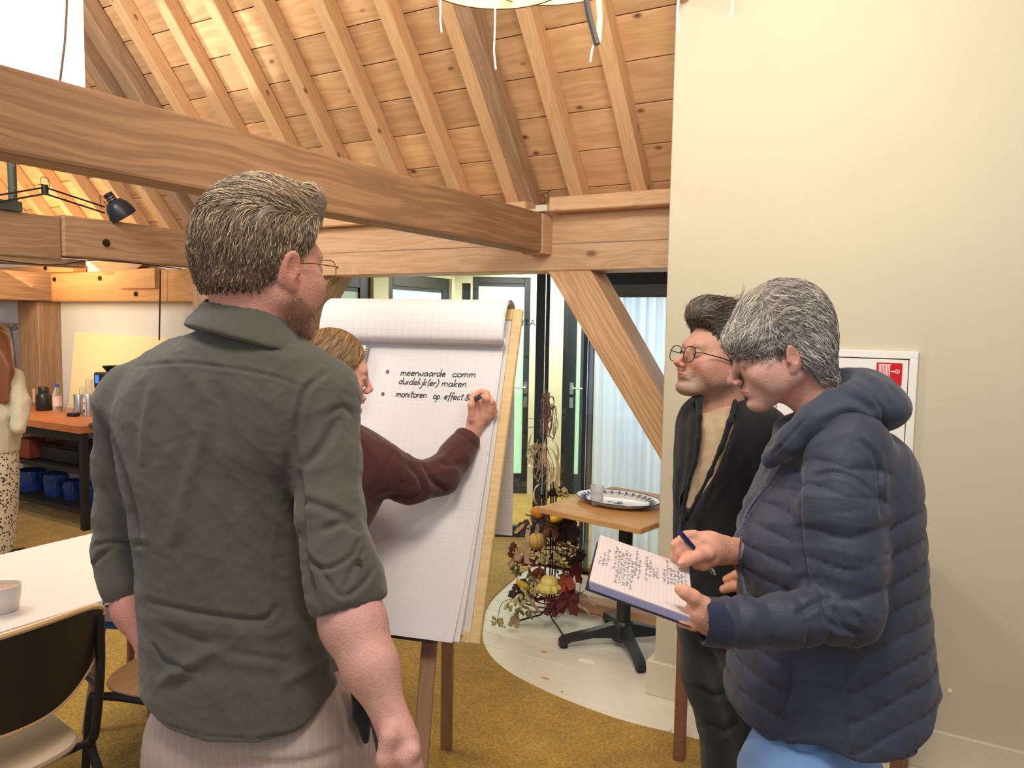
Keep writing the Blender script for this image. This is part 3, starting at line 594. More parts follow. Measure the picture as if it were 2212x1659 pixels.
# spiral notebook held on the board's left
a, b = on_board(802, 752), on_board(792, 880); sn = empty('spiral_notebook', label='white spiral bound notebook clipped to the left side of the flipchart pad', cat='notebook')
sn.matrix_world = FM @ Matrix.Translation((a[0]-.005, b[1], .028)) @ Matrix.Rotation(math.radians(-2), 4, 'Z')
hh = a[1]-b[1]; box('pages', (-.15, 0, 0), (-.008, hh, .012), M_PAPER, sn, bev=.002); box('cover', (-.152, -.002, -.003), (-.006, hh+.002, -.0005), M_GRIDP, sn, bev=.001)
mb = MB(); nn = int(hh/.0085)
for i in range(nn):
    y = .006+i*(hh-.012)/(nn-1); mb.tube([(-.006+.007*math.cos(t), y+.001*math.sin(t/2), .005+.009*math.sin(t)) for t in np.linspace(0, 2*PI, 10, endpoint=False)], .0011, 5, closed=True)
mb.build('spiral_wire', M_BLACK, sn)
# ---------------------------------------------------------------- white meeting table and cup
wt = empty('meeting_table', (-2.62, 1.35, 0), label='long white meeting table standing at the left behind the black backed chair', cat='table')
M_WT = mat('white_table_top', srgb(214, 208, 202), 0.28)
box('tabletop', (-.37, -.9, .728), (.37, .95, .75), M_WT, wt, bev=.004, seg=2)
box('edge_core', (-.36, -.89, .718), (.36, .94, .728), mat('dark_edge', srgb(96, 70, 52), .5), wt, bev=.002)
for x in (-.30, .30):
    for y in (-.75, .82): mb = MB(); mb.tube([(x*.9, y, .72), (x, y, 0.008)], .016, 12); mb.build('leg', M_BLACK, wt)
box('cross_rail', (-.02, -.75, .69), (.02, .82, .718), M_BLACK, wt, bev=.003)
M_CUP = mat('white_porcelain', srgb(212, 206, 196), 0.18)
def cup(loc, r, h, label):
    t = MB(); t.lathe([(.001, 0), (r*.72, 0), (r*.8, .004), (r*.93, h*.5), (r, h), (r-.002, h+.002), (r-.005, h), (r*.88, h*.5), (r*.7, .008), (.001, .008)], n=40)
    o = t.build('cup', M_CUP, None); o.location = loc; tag(o, label, 'cup')
    mb = MB(); mb.lathe([(.001, 0), (r*.9, 0), (r*.9, .001), (.001, .001)], n=32); mb.build('coffee', mat('milky_coffee', srgb(176, 140, 116), .25), o, loc=(0, 0, h*.86)); return o
c = onz(6, 1318, .752); cup((c[0], c[1], .7505), .050, .078, 'white handleless coffee cup on the long white table')
# ---------------------------------------------------------------- armchairs at the white table
def wood_flat(n, a, b): return wood(n, srgb(*a), srgb(*b), grain=14, along=1, rings=.3, vary=.03)
M_SEATG = mat('grey_beige_seat', srgb(176, 158, 132), .4, noise=.03, nscale=5); M_PLYD = mat('dark_shell', srgb(44, 40, 36), .38); M_PLYE = mat('ply_edge', srgb(214, 180, 134), .5); M_SEATW = wood_flat('beech_seat', (190, 146, 104), (168, 122, 84))
def make_chair(loc, rz, label, shell, edge, seat_m, arms=True, grp=None, leg_m=None, name='armchair'):
    t = empty(name, loc, rz, label, 'chair', grp); leg_m = leg_m or M_BLACK
    # local: x to the sitter's right, +y the way the chair faces
    V, Fc = [], []; n, m_ = 28, 12; R = .42
    def pt(u, v, off):                      # curved ply back
        a = (u-.5)*1.16; h = .57+.27*v+.012*math.sin(PI*u); wz = 1-.10*(1-v)**2; top = .02*(1-(2*u-1)**2)
        r = R+off; return (r*math.sin(a)*wz*1.0, -.21+R*.0+(R-r*math.cos(a))*.9-.05*v-.0, h+top*0)
    for off in (0, .014):
        for j in range(m_):
            for i in range(n):
                u, v = i/(n-1), j/(m_-1); cu = abs(2*u-1); vv = v*(1-.0)*(1) ; lo = .42*cu**2.6*(1-v); V.append(pt(u, min(1, v+lo) - .10*cu**6*v, off))
    N0 = n*m_
    for j in range(m_-1):
        for i in range(n-1): Fc.append((j*n+i, j*n+i+1, (j+1)*n+i+1, (j+1)*n+i)); Fc.append((N0+j*n+i, N0+(j+1)*n+i, N0+(j+1)*n+i+1, N0+j*n+i+1))
    mb = MB().add(V, Fc); o = mb.build('backrest', shell, t, fix=False)
    rim = [V[(m_-1)*n+i] for i in range(n)]; rim2 = [V[N0+(m_-1)*n+i] for i in range(n)]; mid = (np.array(rim)+np.array(rim2))/2
    low = (np.array([V[i] for i in range(n)])+np.array([V[N0+i] for i in range(n)]))/2
    loop = np.concatenate([mid, (np.array([V[j*n+n-1] for j in range(m_-2, 0, -1)])+np.array([V[N0+j*n+n-1] for j in range(m_-2, 0, -1)]))/2, low[::-1], (np.array([V[j*n] for j in range(1, m_-1)])+np.array([V[N0+j*n] for j in range(1, m_-1)]))/2])
    mb = MB(); mb.tube(loop, .0085, 8, closed=True); mb.build('ply_edge', edge, t)
    bm = bmesh.new(); N2 = 40; ring = []
    for i in range(N2):
        a = 2*PI*i/N2; c, s = math.cos(a), math.sin(a); e = .55; x = .225*math.copysign(abs(c)**e, c); y = .22*math.copysign(abs(s)**e, s); ring.append((x*(1-.06*(y < 0)), y))
    V, Fc = [], []
    for zz, sc in ((.432, .93), (.438, .99), (.446, 1.0), (.454, .98), (.457, .9), (.452, .5), (.450, .05)):
        for x, y in ring: V.append((x*sc, y*sc+.02, zz+(.012*(1 if y > 0 else 0)*0)))
    for j in range(6):
        for i in range(N2): Fc.append((j*N2+i, j*N2+(i+1) % N2, (j+1)*N2+(i+1) % N2, (j+1)*N2+i))
    Fc.append(tuple(range(N2-1, -1, -1))); Fc.append(tuple(6*N2+i for i in range(N2))); MB().add(V, Fc).build('seat', seat_m, t)
    for sx in (-1, 1):
        mb = MB(); mb.tube(smooth_path([(sx*.215, -.215, .80), (sx*.222, -.20, .64), (sx*.225, -.165, .455), (sx*.228, -.14, .40), (sx*.238, -.20, .25), (sx*.25, -.25, .008)], 6), .0125, 12); mb.build('leg', leg_m, t)
        mb = MB(); mb.tube(smooth_path([(sx*.215, .0, .428), (sx*.222, .19, .425), (sx*.232, .225, .38), (sx*.245, .25, .008)], 6), .0125, 12); mb.build('leg', leg_m, t)
        if arms:
            mb = MB(); mb.tube(smooth_path([(sx*.222, -.19, .60), (sx*.245, -.08, .60), (sx*.255, .06, .63), (sx*.255, .1, .655)], 6), .011, 10); mb.build('arm_tube', M_BLACK, t)
            prism('armrest', [(sx*.255-.026, -.06, .662), (sx*.255+.026, -.06, .662), (sx*.255+.032, .15, .662), (sx*.255-.032, .15, .662)], (0, 0, .02), M_BLACK, t, bev=.007)
    for yy_ in (-.15, .15): mb = MB(); mb.tube([(-.224, yy_, .425), (.224, yy_, .425)], .010, 8); mb.build('cross_bar', leg_m, t)
    return t
make_chair((-2.22, 1.0, 0), PI/2+.02, 'black backed armchair with pale ply edge and grey beige seat', M_PLYD, M_PLYE, M_SEATG, grp=None)
make_chair((-2.18, 1.66, 0), PI/2+.3, 'wooden seated chair mostly hidden behind the man in the green shirt', M_PLYD, M_PLYE, M_SEATW, arms=False)
M_BLUE = mat('blue_seat_plastic', srgb(70, 120, 200), .3)
bs_ = empty('stool', (-2.80, 1.86, 0), .4, 'low stool with round bright blue seat under the far end of the white table', 'stool')
mb = MB(); mb.lathe([(.001, .44), (.17, .44), (.19, .45), (.192, .462), (.18, .474), (.001, .476)], n=40); mb.build('seat', M_BLUE, bs_)
for k in range(4): a = PI/4+k*PI/2; mb = MB(); mb.tube([(.13*math.cos(a), .13*math.sin(a), .44), (.2*math.cos(a), .2*math.sin(a), .008)], [.018, .014], 10); mb.build('leg', M_LEG, bs_)
# ---------------------------------------------------------------- small cafe table with platter and glass
M_OAK = wood('oak_top', srgb(214, 166, 104), srgb(184, 132, 76), grain=12, along=1, rings=.35, vary=.02)
M_CAST = mat('black_cast_base', srgb(40, 42, 44), .4, bump=.2, bscale=120)
tb = empty('cafe_table', (-1.435, 3.60, 0), -.165, 'small square oak cafe table with black four foot pedestal beside the wall', 'table')
tp = prism('tabletop', [(-.30, -.345, .693), (.285, -.345, .693), (.285, .345, .693), (-.30, .345, .693)], (0, 0, .027), M_OAK, tb, bev=.004)
mb = MB(); mb.tube([(0, 0, .05), (0, 0, .69)], .035, 24); mb.build('column', M_CAST, tb)
for k in range(4):
    a = -PI/4-.12+k*PI/2+.165; d = np.array([math.cos(a), math.sin(a), 0]); n_ = np.array([-d[1], d[0], 0]); mb = MB(); V = []
    for s, h0, h1, w in [(.0, .045, .115, .036), (.06, .05, .115, .030), (.16, .052, .088, .026), (.27, .035, .066, .026), (.315, .014, .055, .026), (.33, .012, .04, .022)]:
        for (ww, hh_) in ((-w, h0), (w, h0), (w*.8, h1), (-w*.8, h1)): V.append(d*s+n_*ww+np.array([0, 0, hh_]))
    Fc = [(j*4+i, j*4+(i+1) % 4, (j+1)*4+(i+1) % 4, (j+1)*4+i) for j in range(5) for i in range(4)]+[(3, 2, 1, 0), (20, 21, 22, 23)]
    mb.add(V, Fc); o = mb.build('leg', M_CAST, tb, smooth=False); mb = MB(); mb.lathe([(.001, 0), (.017, 0), (.017, .016), (.001, .016)], c=d*.30+np.array([0, 0, 0.0005]), n=16); mb.build('foot_pad', M_BLACK, o)
mb = MB(); mb.lathe([(.001, .03), (.055, .03), (.06, .05), (.055, .11), (.038, .13), (.001, .13)], n=28); mb.build('hub', M_CAST, tb)
# platter
plc = onz(1334, 1082, .735); M_ENAM = mat('white_enamel', srgb(240, 240, 236), .15); M_NAVY = mat('navy_enamel_print', srgb(34, 40, 92), .2)
pl = empty('platter', (plc[0], plc[1], .7205), -.20, 'oval white enamel platter with dark blue rim pattern on the oak table', 'platter')
A_, B_ = .225, .165
mb = MB(); mb.lathe([(.001, 0), (.62, 0), (.72, .006), (.88, .022), (1.0, .030), (1.0, .033), (.87, .026), (.71, .010), (.60, .005), (.001, .005)], n=64, sx=A_, sy=B_); mb.build('dish', M_ENAM, pl)
mb = MB(); mb.tube([(A_*math.cos(t), B_*math.sin(t), .0325) for t in np.linspace(0, 2*PI, 64, endpoint=False)], .0026, 6, closed=True); mb.build('blue_rim', M_NAVY, pl)
def rimz(q): return .0108+(q-.71)/(.87-.71)*.0155 if q < .87 else .0262+(q-.87)/.13*.007
mb = MB(); nm = 30
for i in range(nm):
    t0 = 2*PI*i/nm; path = []
    for s in np.linspace(-.9, .9, 9):
        t = t0+s*PI/nm; q = .755+.075*math.cos(s*PI/1.8); path.append((A_*q*math.cos(t), B_*q*math.sin(t), rimz(q)+.0012))
    mb.tube(path, .0013, 4)
    for s, L_ in ((-.5, .07), (0, .10), (.5, .07)):
        t = t0+PI/nm; pts = [(.80, 0), (.85, s*.35), (.82+L_, s)]
        mb.tube([(A_*q*math.cos(t+e*PI/nm*.8), B_*q*math.sin(t+e*PI/nm*.8), rimz(q)+.0012) for q, e in pts], [.001, .0032, .0008], 4, flat=.5)
mb.build('rim_pattern', M_NAVY, pl)
mb = MB()
for i, (x0_, y0_, s) in enumerate([(-.03, -.01, 1), (0, .012, -1), (.03, -.012, 1), (.0, -.02, -1)]):
    mb.tube([(x0_+.02*s*(math.cos(t)*(.4+t/6)), y0_+.014*math.sin(t)*(.4+t/6), .0068) for t in np.linspace(0, 4.6, 18)], .0012, 4)
mb.build('centre_motif', M_NAVY, pl)
# glass tumbler on the platter
M_TUMB = mat('tumbler_glass', (0.96, 0.97, 0.96, 1), .16, trans=0.72, ior=1.3)
gc = onz(1289, 1088, .732)
g = MB(); g.lathe([(.001, 0), (.024, 0), (.026, .004), (.029, .03), (.030, .055), (.034, .062), (.034, .098), (.032, .098), (.031, .064), (.027, .055), (.024, .008), (.001, .007)], n=48, fn=lambda a, r, z: 1+(.03*math.cos(16*a) if .005 < z < .095 and r > .027 else 0))
g = g.build('glass_tumbler', M_TUMB); g.location = (gc[0], gc[1], .7263); tag(g, 'small ribbed clear glass tumbler standing on the oval platter', 'glass')
# ---------------------------------------------------------------- narrow wooden side table against the right wall
M_TEAK = wood('reddish_table_wood', srgb(150, 104, 76), srgb(118, 78, 56), grain=16, along=1, rings=.3, vary=.04)
st = empty('side_table', (-.49, 2.94, 0), 0, 'reddish brown wooden side table against the cream wall behind the two readers', 'table')
box('tabletop', (-.38, -.235, .775), (.378, .215, .80), M_TEAK, st, bev=.004)
for x in (-.36, .36):
    for y in (-.21, .19): box('leg', (x-.019, y-.019, 0.001), (x+.019, y+.019, .775), M_TEAK, st, bev=.003)
box('apron', (-.34, -.215, .70), (.34, -.195, .775), M_TEAK, st, bev=.002); box('apron', (-.34, .18, .70), (.34, .2, .775), M_TEAK, st, bev=.002)
# ---------------------------------------------------------------- fire hose cabinet
M_CABW = mat('cabinet_white', srgb(236, 234, 226), .35); M_RED = mat('sign_red', srgb(200, 24, 34), .35); M_SGW = mat('sign_white', srgb(250, 240, 236), .4)
hc = empty('hose_cabinet', (-.158, 3.19, 1.541), 0, 'white recessed fire hose cabinet door with small red sign on the cream wall', 'cabinet')
WC, HC = .52, .62
for lo, hi in [((-WC, -.02, -.028), (0, 0, 0)), ((-WC, -.02, -HC), (0, 0, -HC+.028)), ((-.028, -.02, -HC+.028), (0, 0, -.028)), ((-WC, -.02, -HC+.028), (-WC+.028, 0, -.028))]: box('frame_strip', lo, hi, M_CABW, hc, bev=.002)
box('door', (-WC+.031, -.014, -HC+.031), (-.031, -.002, -.031), M_CABW, hc, bev=.0015); box('gap_back', (-WC+.02, -.003, -HC+.02), (-.02, -.001, -.02), M_BLACK, hc, bev=0)
sg = box('hose_sign', (-.136, -.0165, -.126), (-.050, -.0142, -.044), M_RED, hc, bev=0)
mb = MB()
for i in range(8): mb.box((-.128+i*.005, -.0172, -.100), (-.1255+i*.005, -.0164, -.052))
mb.box((-.130, -.0172, -.052), (-.087, -.0164, -.0495)); mb.box((-.130, -.0172, -.103), (-.087, -.0164, -.100)); mb.box((-.087, -.0172, -.0775), (-.074, -.0164, -.0735))
mb.tube([(-.066+.0075*math.cos(t), -.0168, -.0755+.0075*math.sin(t)) for t in np.linspace(0, 2*PI, 16, endpoint=False)], .001, 5, closed=True)
mb.box((-.0735, -.0172, -.0762), (-.0585, -.0164, -.0748)); mb.box((-.0667, -.0172, -.083), (-.0653, -.0164, -.068)); mb.build('hose_reel_symbol', M_SGW, hc, smooth=False)
# ---------------------------------------------------------------- lamps
M_LIT = mat('lit_white_shade', (1, .97, .9, 1), .6, emit=(1, .93, .80, 1), estr=3.2)
lc = P(-62, 60, 2.95)
pd = empty('pendant_lamp', (lc[0], lc[1], 2.43), label='large glowing white drum pendant lamp above the main tie beam', cat='lamp')
mb = MB(); R_ = .375
mb.lathe([(R_-.004, 0), (R_, 0), (R_, 1.1), (R_-.004, 1.1), (R_-.004, 0)], n=56); mb.build('lamp_shade', M_LIT, pd)
mb = MB(); mb.lathe([(.001, .02), (R_-.01, .02), (R_-.01, .024), (.001, .024)], n=40); mb.build('diffuser', M_LIT, pd)
mb = MB(); mb.tube([(0, 0, 1.08), (0, 0, 2.3)], .006, 8); mb.build('suspension_cable', M_BLACK, pd)
cb_ = MB(); cb_.tube([P(145, -60, 2.6), P(144, 20, 2.6), P(140, 90, 2.6), P(131, 165, 2.6), P(124, 210, 2.62)], .004, 6); tag(cb_.build('hanging_cable', mat('tan_cable', srgb(120, 96, 70), .6)), 'thin dark cable hanging in front of the glowing drum lamp', 'cable')
# branch and strip pendant at the top edge
M_GLOW = mat('warm_glow_strip', (.75, .55, .22, 1), .6, emit=(1, .72, .28, 1), estr=.5); M_STRG = mat('white_string', srgb(240, 236, 220), .8)
hp = empty('hoop_pendant', P(1160, -60, 1.9), label='warm glowing hoop pendant with black rim and hanging white strings', cat='lamp')
for cx, rr, tl_ in ((1065, .20, .0), (1240, .205, .06)):
    c = Vector(P(cx, -62, 1.9+(cx > 1100)*.05))-Vector(hp.location)
    for nm_, dr, w0, mm in (('hoop_rim', 0, .0025, M_BLACK), ('glow_strip', -.006, .003, M_GLOW)):
        V = []; Fc = []; n = 64
        for i in range(n):
            a = 2*PI*i/n
            for q, z in ((rr+dr, -.012), (rr+dr+w0, -.012), (rr+dr+w0, .012), (rr+dr, .012)): V.append((c[0]+q*math.cos(a), c[1]+q*math.sin(a), c[2]+z+tl_*math.cos(a-1)*.5))
        Fc = [(i*4+k_, ((i+1) % n)*4+k_, ((i+1) % n)*4+(k_+1) % 4, i*4+(k_+1) % 4) for i in range(n) for k_ in range(4)]; MB().add(V, Fc).build(nm_, mm, hp, smooth=False)
def pline(name, pts, r, m, parent, d=1.9, ns=6):
    o_ = np.array(parent.location); mb = MB(); mb.tube([P(x, y, d)-o_ for x, y in pts], r, ns); return mb.build(name, m, parent)
pline('lamp_arm', [(1262, -30), (1272, 30), (1290, 96)], .008, M_BLACK, hp)
pline('glow_tube', [(1292, -20), (1296, 40), (1292, 90)], .007, M_GLOW, hp, 1.92)
for pts in ([(952, -20), (951, 40), (954, 70)], [(1070, -10), (1069, 60), (1067, 110), (1071, 150)], [(1281, 98), (1277, 120), (1275, 134)]): pline('string', pts, .0022, M_STRG, hp)
s2 = empty('hanging_string', P(1466, 0, 1.9), label='white string ends hanging at the top edge of the cream wall', cat='string')
pline('string', [(1468, -20), (1463, 30), (1466, 70)], .0024, M_STRG, s2); pline('string', [(1583, -20), (1582, 20), (1577, 36)], .0024, M_STRG, s2)
# architect lamp on the far beam
al = empty('architect_lamp', (-4.95, 2.5, 2.24), label='black architect lamp with folding arms above the far tie beam', cat='lamp')
def atx(px, py, X=-4.95): k = ray(px, py); return C0+k*X/k[0]-np.array([-4.95, 2.5, 2.24])
M_SHADE = mat('matt_black_shade', srgb(34, 38, 44), .35); M_GRN = mat('grey_green_steel', srgb(74, 80, 72), .5)
j0, j1, j2 = atx(-30, 432), atx(97, 410), atx(226, 452)
up_ = np.array([0, 0, .03])
for a, b in ((j0, j1), (j1, j2)):
    for o_ in (up_*.5, -up_*.8): mb = MB(); mb.tube([a+o_, b+o_], .0055, 8); mb.build('arm', M_BLACK, al)
mb = MB(); mb.tube([j1+up_, j1-up_], .02, 10); mb.tube(smooth_path([j1+(0, -.03, .02), j1+(0, -.02, .07), j1+(0, .02, .07), j1+(0, .03, .02)], 6), .002, 5); mb.build('joint', M_BLACK, al)
mb = MB(); mb.tube(smooth_path([j2+(0, -.02, 0), j2+(0, -.03, .08), j2+(0, .01, .07)], 6), .002, 5); mb.build('cord', M_BLACK, al)
sh = MB(); sh.lathe([(.001, .15), (.03, .145), (.032, .09), (.05, .085), (.075, .05), (.088, .0), (.088, -.03), (.085, -.03), (.085, 0), (.07, .045), (.001, .07)], n=36)
sh = sh.build('lamp_shade', M_SHADE, al); q = atx(262, 460); sh.location = q; sh.rotation_euler = (math.radians(35), math.radians(-10), 0)
mb = MB(); mb.lathe([(.034, .1), (.034, .105), (.032, .105), (.032, .1)], n=24); mb.lathe([(.034, .115), (.034, .12), (.032, .12), (.032, .115)], n=24); mb.build('vent_ring', M_STEEL, sh)
gp = empty('steel_hanger', (-5.02, 2.3, 2.235), label='grey green steel tube and plate bolted on the far tie beam', cat='hanger')
def atx2(px, py): k = ray(px, py); return C0+k*(-5.02)/k[0]-np.array([-5.02, 2.3, 2.235])
b0 = atx2(28, 437); mb = MB(); mb.tube([b0, b0+(0, 0, .75)], .024, 16); mb.build('tube', M_GRN, gp)
box('base_plate', (-.05, b0[1]-.25, 0.0), (.05, b0[1]+.03, .06), M_GRN, gp, bev=.004)
for z in (.14, .27): mb = MB(); mb.lathe([(.001, 0), (.007, 0), (.007, .004), (.001, .004)], n=12); o = mb.build('rivet', M_STEEL, gp, loc=(.022, b0[1]-.004, z), rot=(0, PI/2, 0))
pc = MB(); pc.tube([ony(346, 583, 3.853), ony(346, 620, 3.853), ony(344, 735, 3.853)], .006, 8); tag(pc.build('hanging_cable', M_BLACK), 'thin black cord hanging down in front of the kitchen wall', 'cord')
# ---------------------------------------------------------------- kitchen trolley and its things
KX0, KX1, KY0, KY1, KZ = -7.35, -5.63, 3.30, 3.90, .80
kt = empty('kitchen_island', (KX0, KY0, 0), label='black steel kitchen worktable with butcher block top and slatted shelves', cat='worktable')
M_BUT = wood('butcher_block', srgb(196, 124, 76), srgb(168, 100, 58), grain=10, along=2, rings=.3, vary=.03)
for i in range(8): box('top_stave', (0, i*.0752, KZ-.055), (KX1-KX0, i*.0752+.0745, KZ), M_BUT, kt, bev=.001)
for x in (.0, KX1-KX0-.06):
    for y in (.02, .54): box('leg', (x, y, 0.001), (x+.05, y+.05, KZ-.056), M_BLACK, kt, bev=.003)
box('rail', (.05, .02, KZ-.12), (KX1-KX0-.06, .05, KZ-.056), M_BLACK, kt, bev=.002)
for z in (.16, .46):
    box('shelf_edge', (.05, .02, z-.03), (KX1-KX0-.06, .045, z), M_BLACK, kt, bev=.002); box('shelf_edge', (.05, .56, z-.03), (KX1-KX0-.06, .585, z), M_BLACK, kt, bev=.002)
    for i in range(20): box('shelf_slat', (.06+i*.08, .045, z-.012), (.10+i*.08, .56, z-.004), M_BLACK, kt, bev=0)
def kpt(px, py, z): q = onz(px, py, z); return q
M_POT = mat('blue_enamel', srgb(26, 58, 120), .2); M_POTR = mat('dark_blue_rim', srgb(20, 36, 80), .3)
def pot(px, py, r, h, label, lid=False):
    q = ony(px, py, 3.52); o = MB(); o.lathe([(.001, 0), (r*.9, 0), (r, h*.2), (r*1.02, h*.8), (r*.95, h), (r*.9, h), (r*.95, h*.8), (r*.9, .01), (.001, .01)], n=28); o = o.build('enamel_pot', M_POT, None); o.location = (q[0], 3.52, .1565); tag(o, label, 'pot', None)
    mb = MB(); mb.tube([(r*.95*math.cos(t), r*.95*math.sin(t), h) for t in np.linspace(0, 2*PI, 24, endpoint=False)], .004, 5, closed=True); mb.build('rim', M_POTR, o)
    mb = MB(); mb.tube([(r*math.cos(t), -r*.6, h*.75-h*.6*math.sin(t)) for t in np.linspace(0.1, PI-.1, 14)], .003, 5); mb.build('handle', M_STEEL, o); return o
pot(72, 1084, .11, .17, 'wide blue enamel pot at the left of the lower trolley shelf'); pot(123, 1092, .09, .18, 'blue enamel pot with a rounded rim, second from the left of the row'); pot(160, 1100, .072, .15, 'smaller blue enamel bucket just left of the front trolley leg'); pot(207, 1108, .085, .16, 'blue enamel pot half hidden by the sleeve of the green shirt')
q = ony(32, 1060, 3.6); o = MB(); o.lathe([(.001, 0), (.045, 0), (.045, .25), (.04, .25), (.04, .01), (.001, .01)], n=20); o = o.build('blue_pitcher', mat('pale_blue_enamel', srgb(58, 96, 130), .3)); o.location = (q[0], 3.6, .1565); tag(o, 'tall pale blue enamel pitcher at the end of the lower shelf', 'pitcher')
bx = empty('black_crate', (-6.4, 3.42, .461), label='black plastic crate on the middle trolley shelf', cat='crate'); box('tub', (0, 0, 0), (.5, .35, .12), M_BLACK, bx, bev=.01); box('rim', (-.01, -.01, .12), (.51, .36, .135), M_BLACK, bx, bev=.004)
o = box('copper_box', (-6.62, 3.36, .461), (-6.45, 3.5, .62), mat('copper_brown', srgb(120, 58, 36), .5), bev=.006); tag(o, 'copper brown box at the back of the middle trolley shelf', 'box')
def kz(px, py, dy=0.0): y_ = 3.70+dy; q = ony(px, py, y_); return Vector((q[0], y_, KZ+.0005))
def lathe_thing(name, loc, prof, m, label, cat, n=28, grp=None, sx=1, sy=1):
    o = MB(); o.lathe(prof, n=n, sx=sx, sy=sy); o = o.build(name, m); o.location = loc; return tag(o, label, cat, grp)
th = lathe_thing('thermos_jug', kz(96, 882), [(.001, 0), (.062, 0), (.066, .01), (.066, .11), (.055, .135), (.042, .15), (.042, .19), (.036, .2), (.001, .2)], mat('black_plastic', srgb(34, 32, 32), .35), 'black thermos jug with pale label strip on the wooden worktop', 'thermos')
box('handle', (-.075, -.012, .13), (-.045, .012, .20), M_BLACK, th, bev=.004); box('label_strip', (-.048, -.0715, .07), (-.012, -.066, .185), mat('beige_label', srgb(206, 176, 142), .5), th, bev=.001)
M_PET = mat('clear_plastic', (.93, .93, .9, 1), .1, trans=.9, ior=1.2)
bt = lathe_thing('water_bottle', kz(124, 876), [(.001, 0), (.033, 0), (.035, .01), (.034, .12), (.035, .15), (.015, .2), (.014, .215), (.001, .215)], M_PET, 'clear plastic water bottle with blue cap beside the thermos jug', 'bottle')
mb = MB(); mb.lathe([(.001, .213), (.017, .213), (.017, .235), (.001, .235)], n=20); mb.build('cap', mat('blue_cap', srgb(60, 70, 190), .4), bt); mb = MB(); mb.lathe([(.0355, .05), (.0358, .06), (.0358, .12), (.0355, .13)], n=28); mb.build('label', mat('pale_pink_label', srgb(226, 200, 200), .5), bt)
GP = [(.001, 0), (.026, 0), (.032, .075), (.030, .075), (.025, .006), (.001, .005)]
lathe_thing('drinking_glass', kz(149, 876), GP, M_PET, 'single clear drinking glass standing alone left of the steel canisters', 'glass')
c1 = lathe_thing('steel_canister', kz(170, 884), [(.001, 0), (.036, 0), (.036, .165), (.034, .17), (.001, .17)], M_STEEL, 'narrow polished steel canister with small black card terminal before it', 'canister')
c2 = lathe_thing('steel_canister', kz(191, 887), [(.001, 0), (.048, 0), (.048, .175), (.045, .182), (.001, .182)], mat('brushed_tin', (.55, .54, .6, 1), .35, metal=.8), 'wide steel canister with printed white label on the worktop', 'canister')
box('label', (.012, -.0495, .02), (.036, -.040, .15), mat('white_label', srgb(226, 222, 228), .5), c2, bev=.001)
for z0, z1, x0_ in ((.105, .115, .016), (.085, .092, .02), (.03, .06, .015)): box('label_print', (x0_, -.0502, z0), (.033, -.0494, z1), M_MARK, c2, bev=0)
ct = empty('card_terminal', kz(158, 884, -.09), .3, 'small black card terminal beside the narrow steel canister', 'terminal'); prism('casing', [(-.04, -.03, 0), (.04, -.03, 0), (.04, .03, 0), (-.04, .03, 0)], (0, 0, .028), M_BLACK, ct, bev=.006); box('keypad', (-.03, -.02, .028), (.03, .02, .031), M_GRN, ct, bev=0)
ct2 = empty('key_box', kz(50, 884), .2, 'small dark gadget with chrome buttons at the left end of the worktop', 'gadget'); prism('casing', [(-.04, -.03, 0), (.04, -.03, 0), (.03, .03, 0), (-.03, .03, 0)], (0, 0, .03), M_BLACK, ct2, bev=.006); box('chrome_button', (-.02, -.01, .03), (.02, .01, .035), M_STEEL, ct2, bev=.001)
ki = 0; gl0 = None
for px in (180, 193, 206, 219):
    for lv in range(4 if px > 185 else 3):
        loc = kz(px, 874, .12)+Vector((0, 0, lv*.073)); 
        if gl0 is None: gl0 = lathe_thing('drinking_glass', loc, [(.001, .0), (.031, 0), (.026, .068), (.024, .07), (.001, .07), (.001, .066), (.022, .064), (.029, .002)], M_PET, 'clear drinking glass in the stacks between the steel canisters and coffee machine', 'glass', grp='stacked glasses on the worktop')
        else: o = gl0.copy(); COL.objects.link(o); o.location = loc
cm = empty('coffee_machine', kz(246, 884, -.12), .0, 'black coffee machine with small blue screen at the end of the worktop', 'coffee machine'); cm.scale = (1.1, 1.0, 1.25)
prism('body', [(-.09, -.02, 0), (.10, -.02, 0), (.10, .2, 0), (-.09, .2, 0)], (0, 0, .26), M_BLACK, cm, bev=.01); prism('head', [(-.1, -.09, .21), (.1, -.09, .21), (.1, .18, .21), (-.1, .18, .21)], (0, 0, .10), M_BLACK, cm, bev=.01)
mb = MB(); mb.lathe([(.001, .31), (.04, .31), (.075, .35), (.07, .35), (.038, .315), (.001, .315)], n=24); mb.build('bean_hopper', M_BLACK, cm)
box('screen', (-.075, -.093, .245), (-.035, -.0895, .295), mat('blue_screen', srgb(60, 110, 230), .3, emit=srgb(60, 120, 240), estr=.9), cm, bev=0); mb = MB(); mb.tube([(-.07, -.06, .21), (-.07, -.06, .12)], .014, 12); mb.tube([(-.04, -.05, .21), (-.04, -.05, .15)], .01, 12); mb.build('spout', M_STEEL, cm)
tr_ = lathe_thing('small_tray', kz(218, 884, -.27), [(.001, 0), (.07, 0), (.09, .012), (.088, .014), (.068, .004), (.001, .004)], M_BLACK, 'flat round black tray in front of the coffee machine', 'tray')
wb = empty('cream_board', (-6.16, 3.975, KZ), 0, 'large cream panel leaning on the kitchen wall behind the glasses', 'board')
prism('panel', [(-.70, -.05, 0.001), (.95, -.05, 0.001), (.9, .0, .645), (-.66, .0, .67)], (0, .012, 0), mat('cream_panel', srgb(246, 226, 176), .5), wb, bev=.002); box('foot_strip', (-.69, -.07, .001), (.94, -.05, .012), M_BASE, wb, bev=.001)
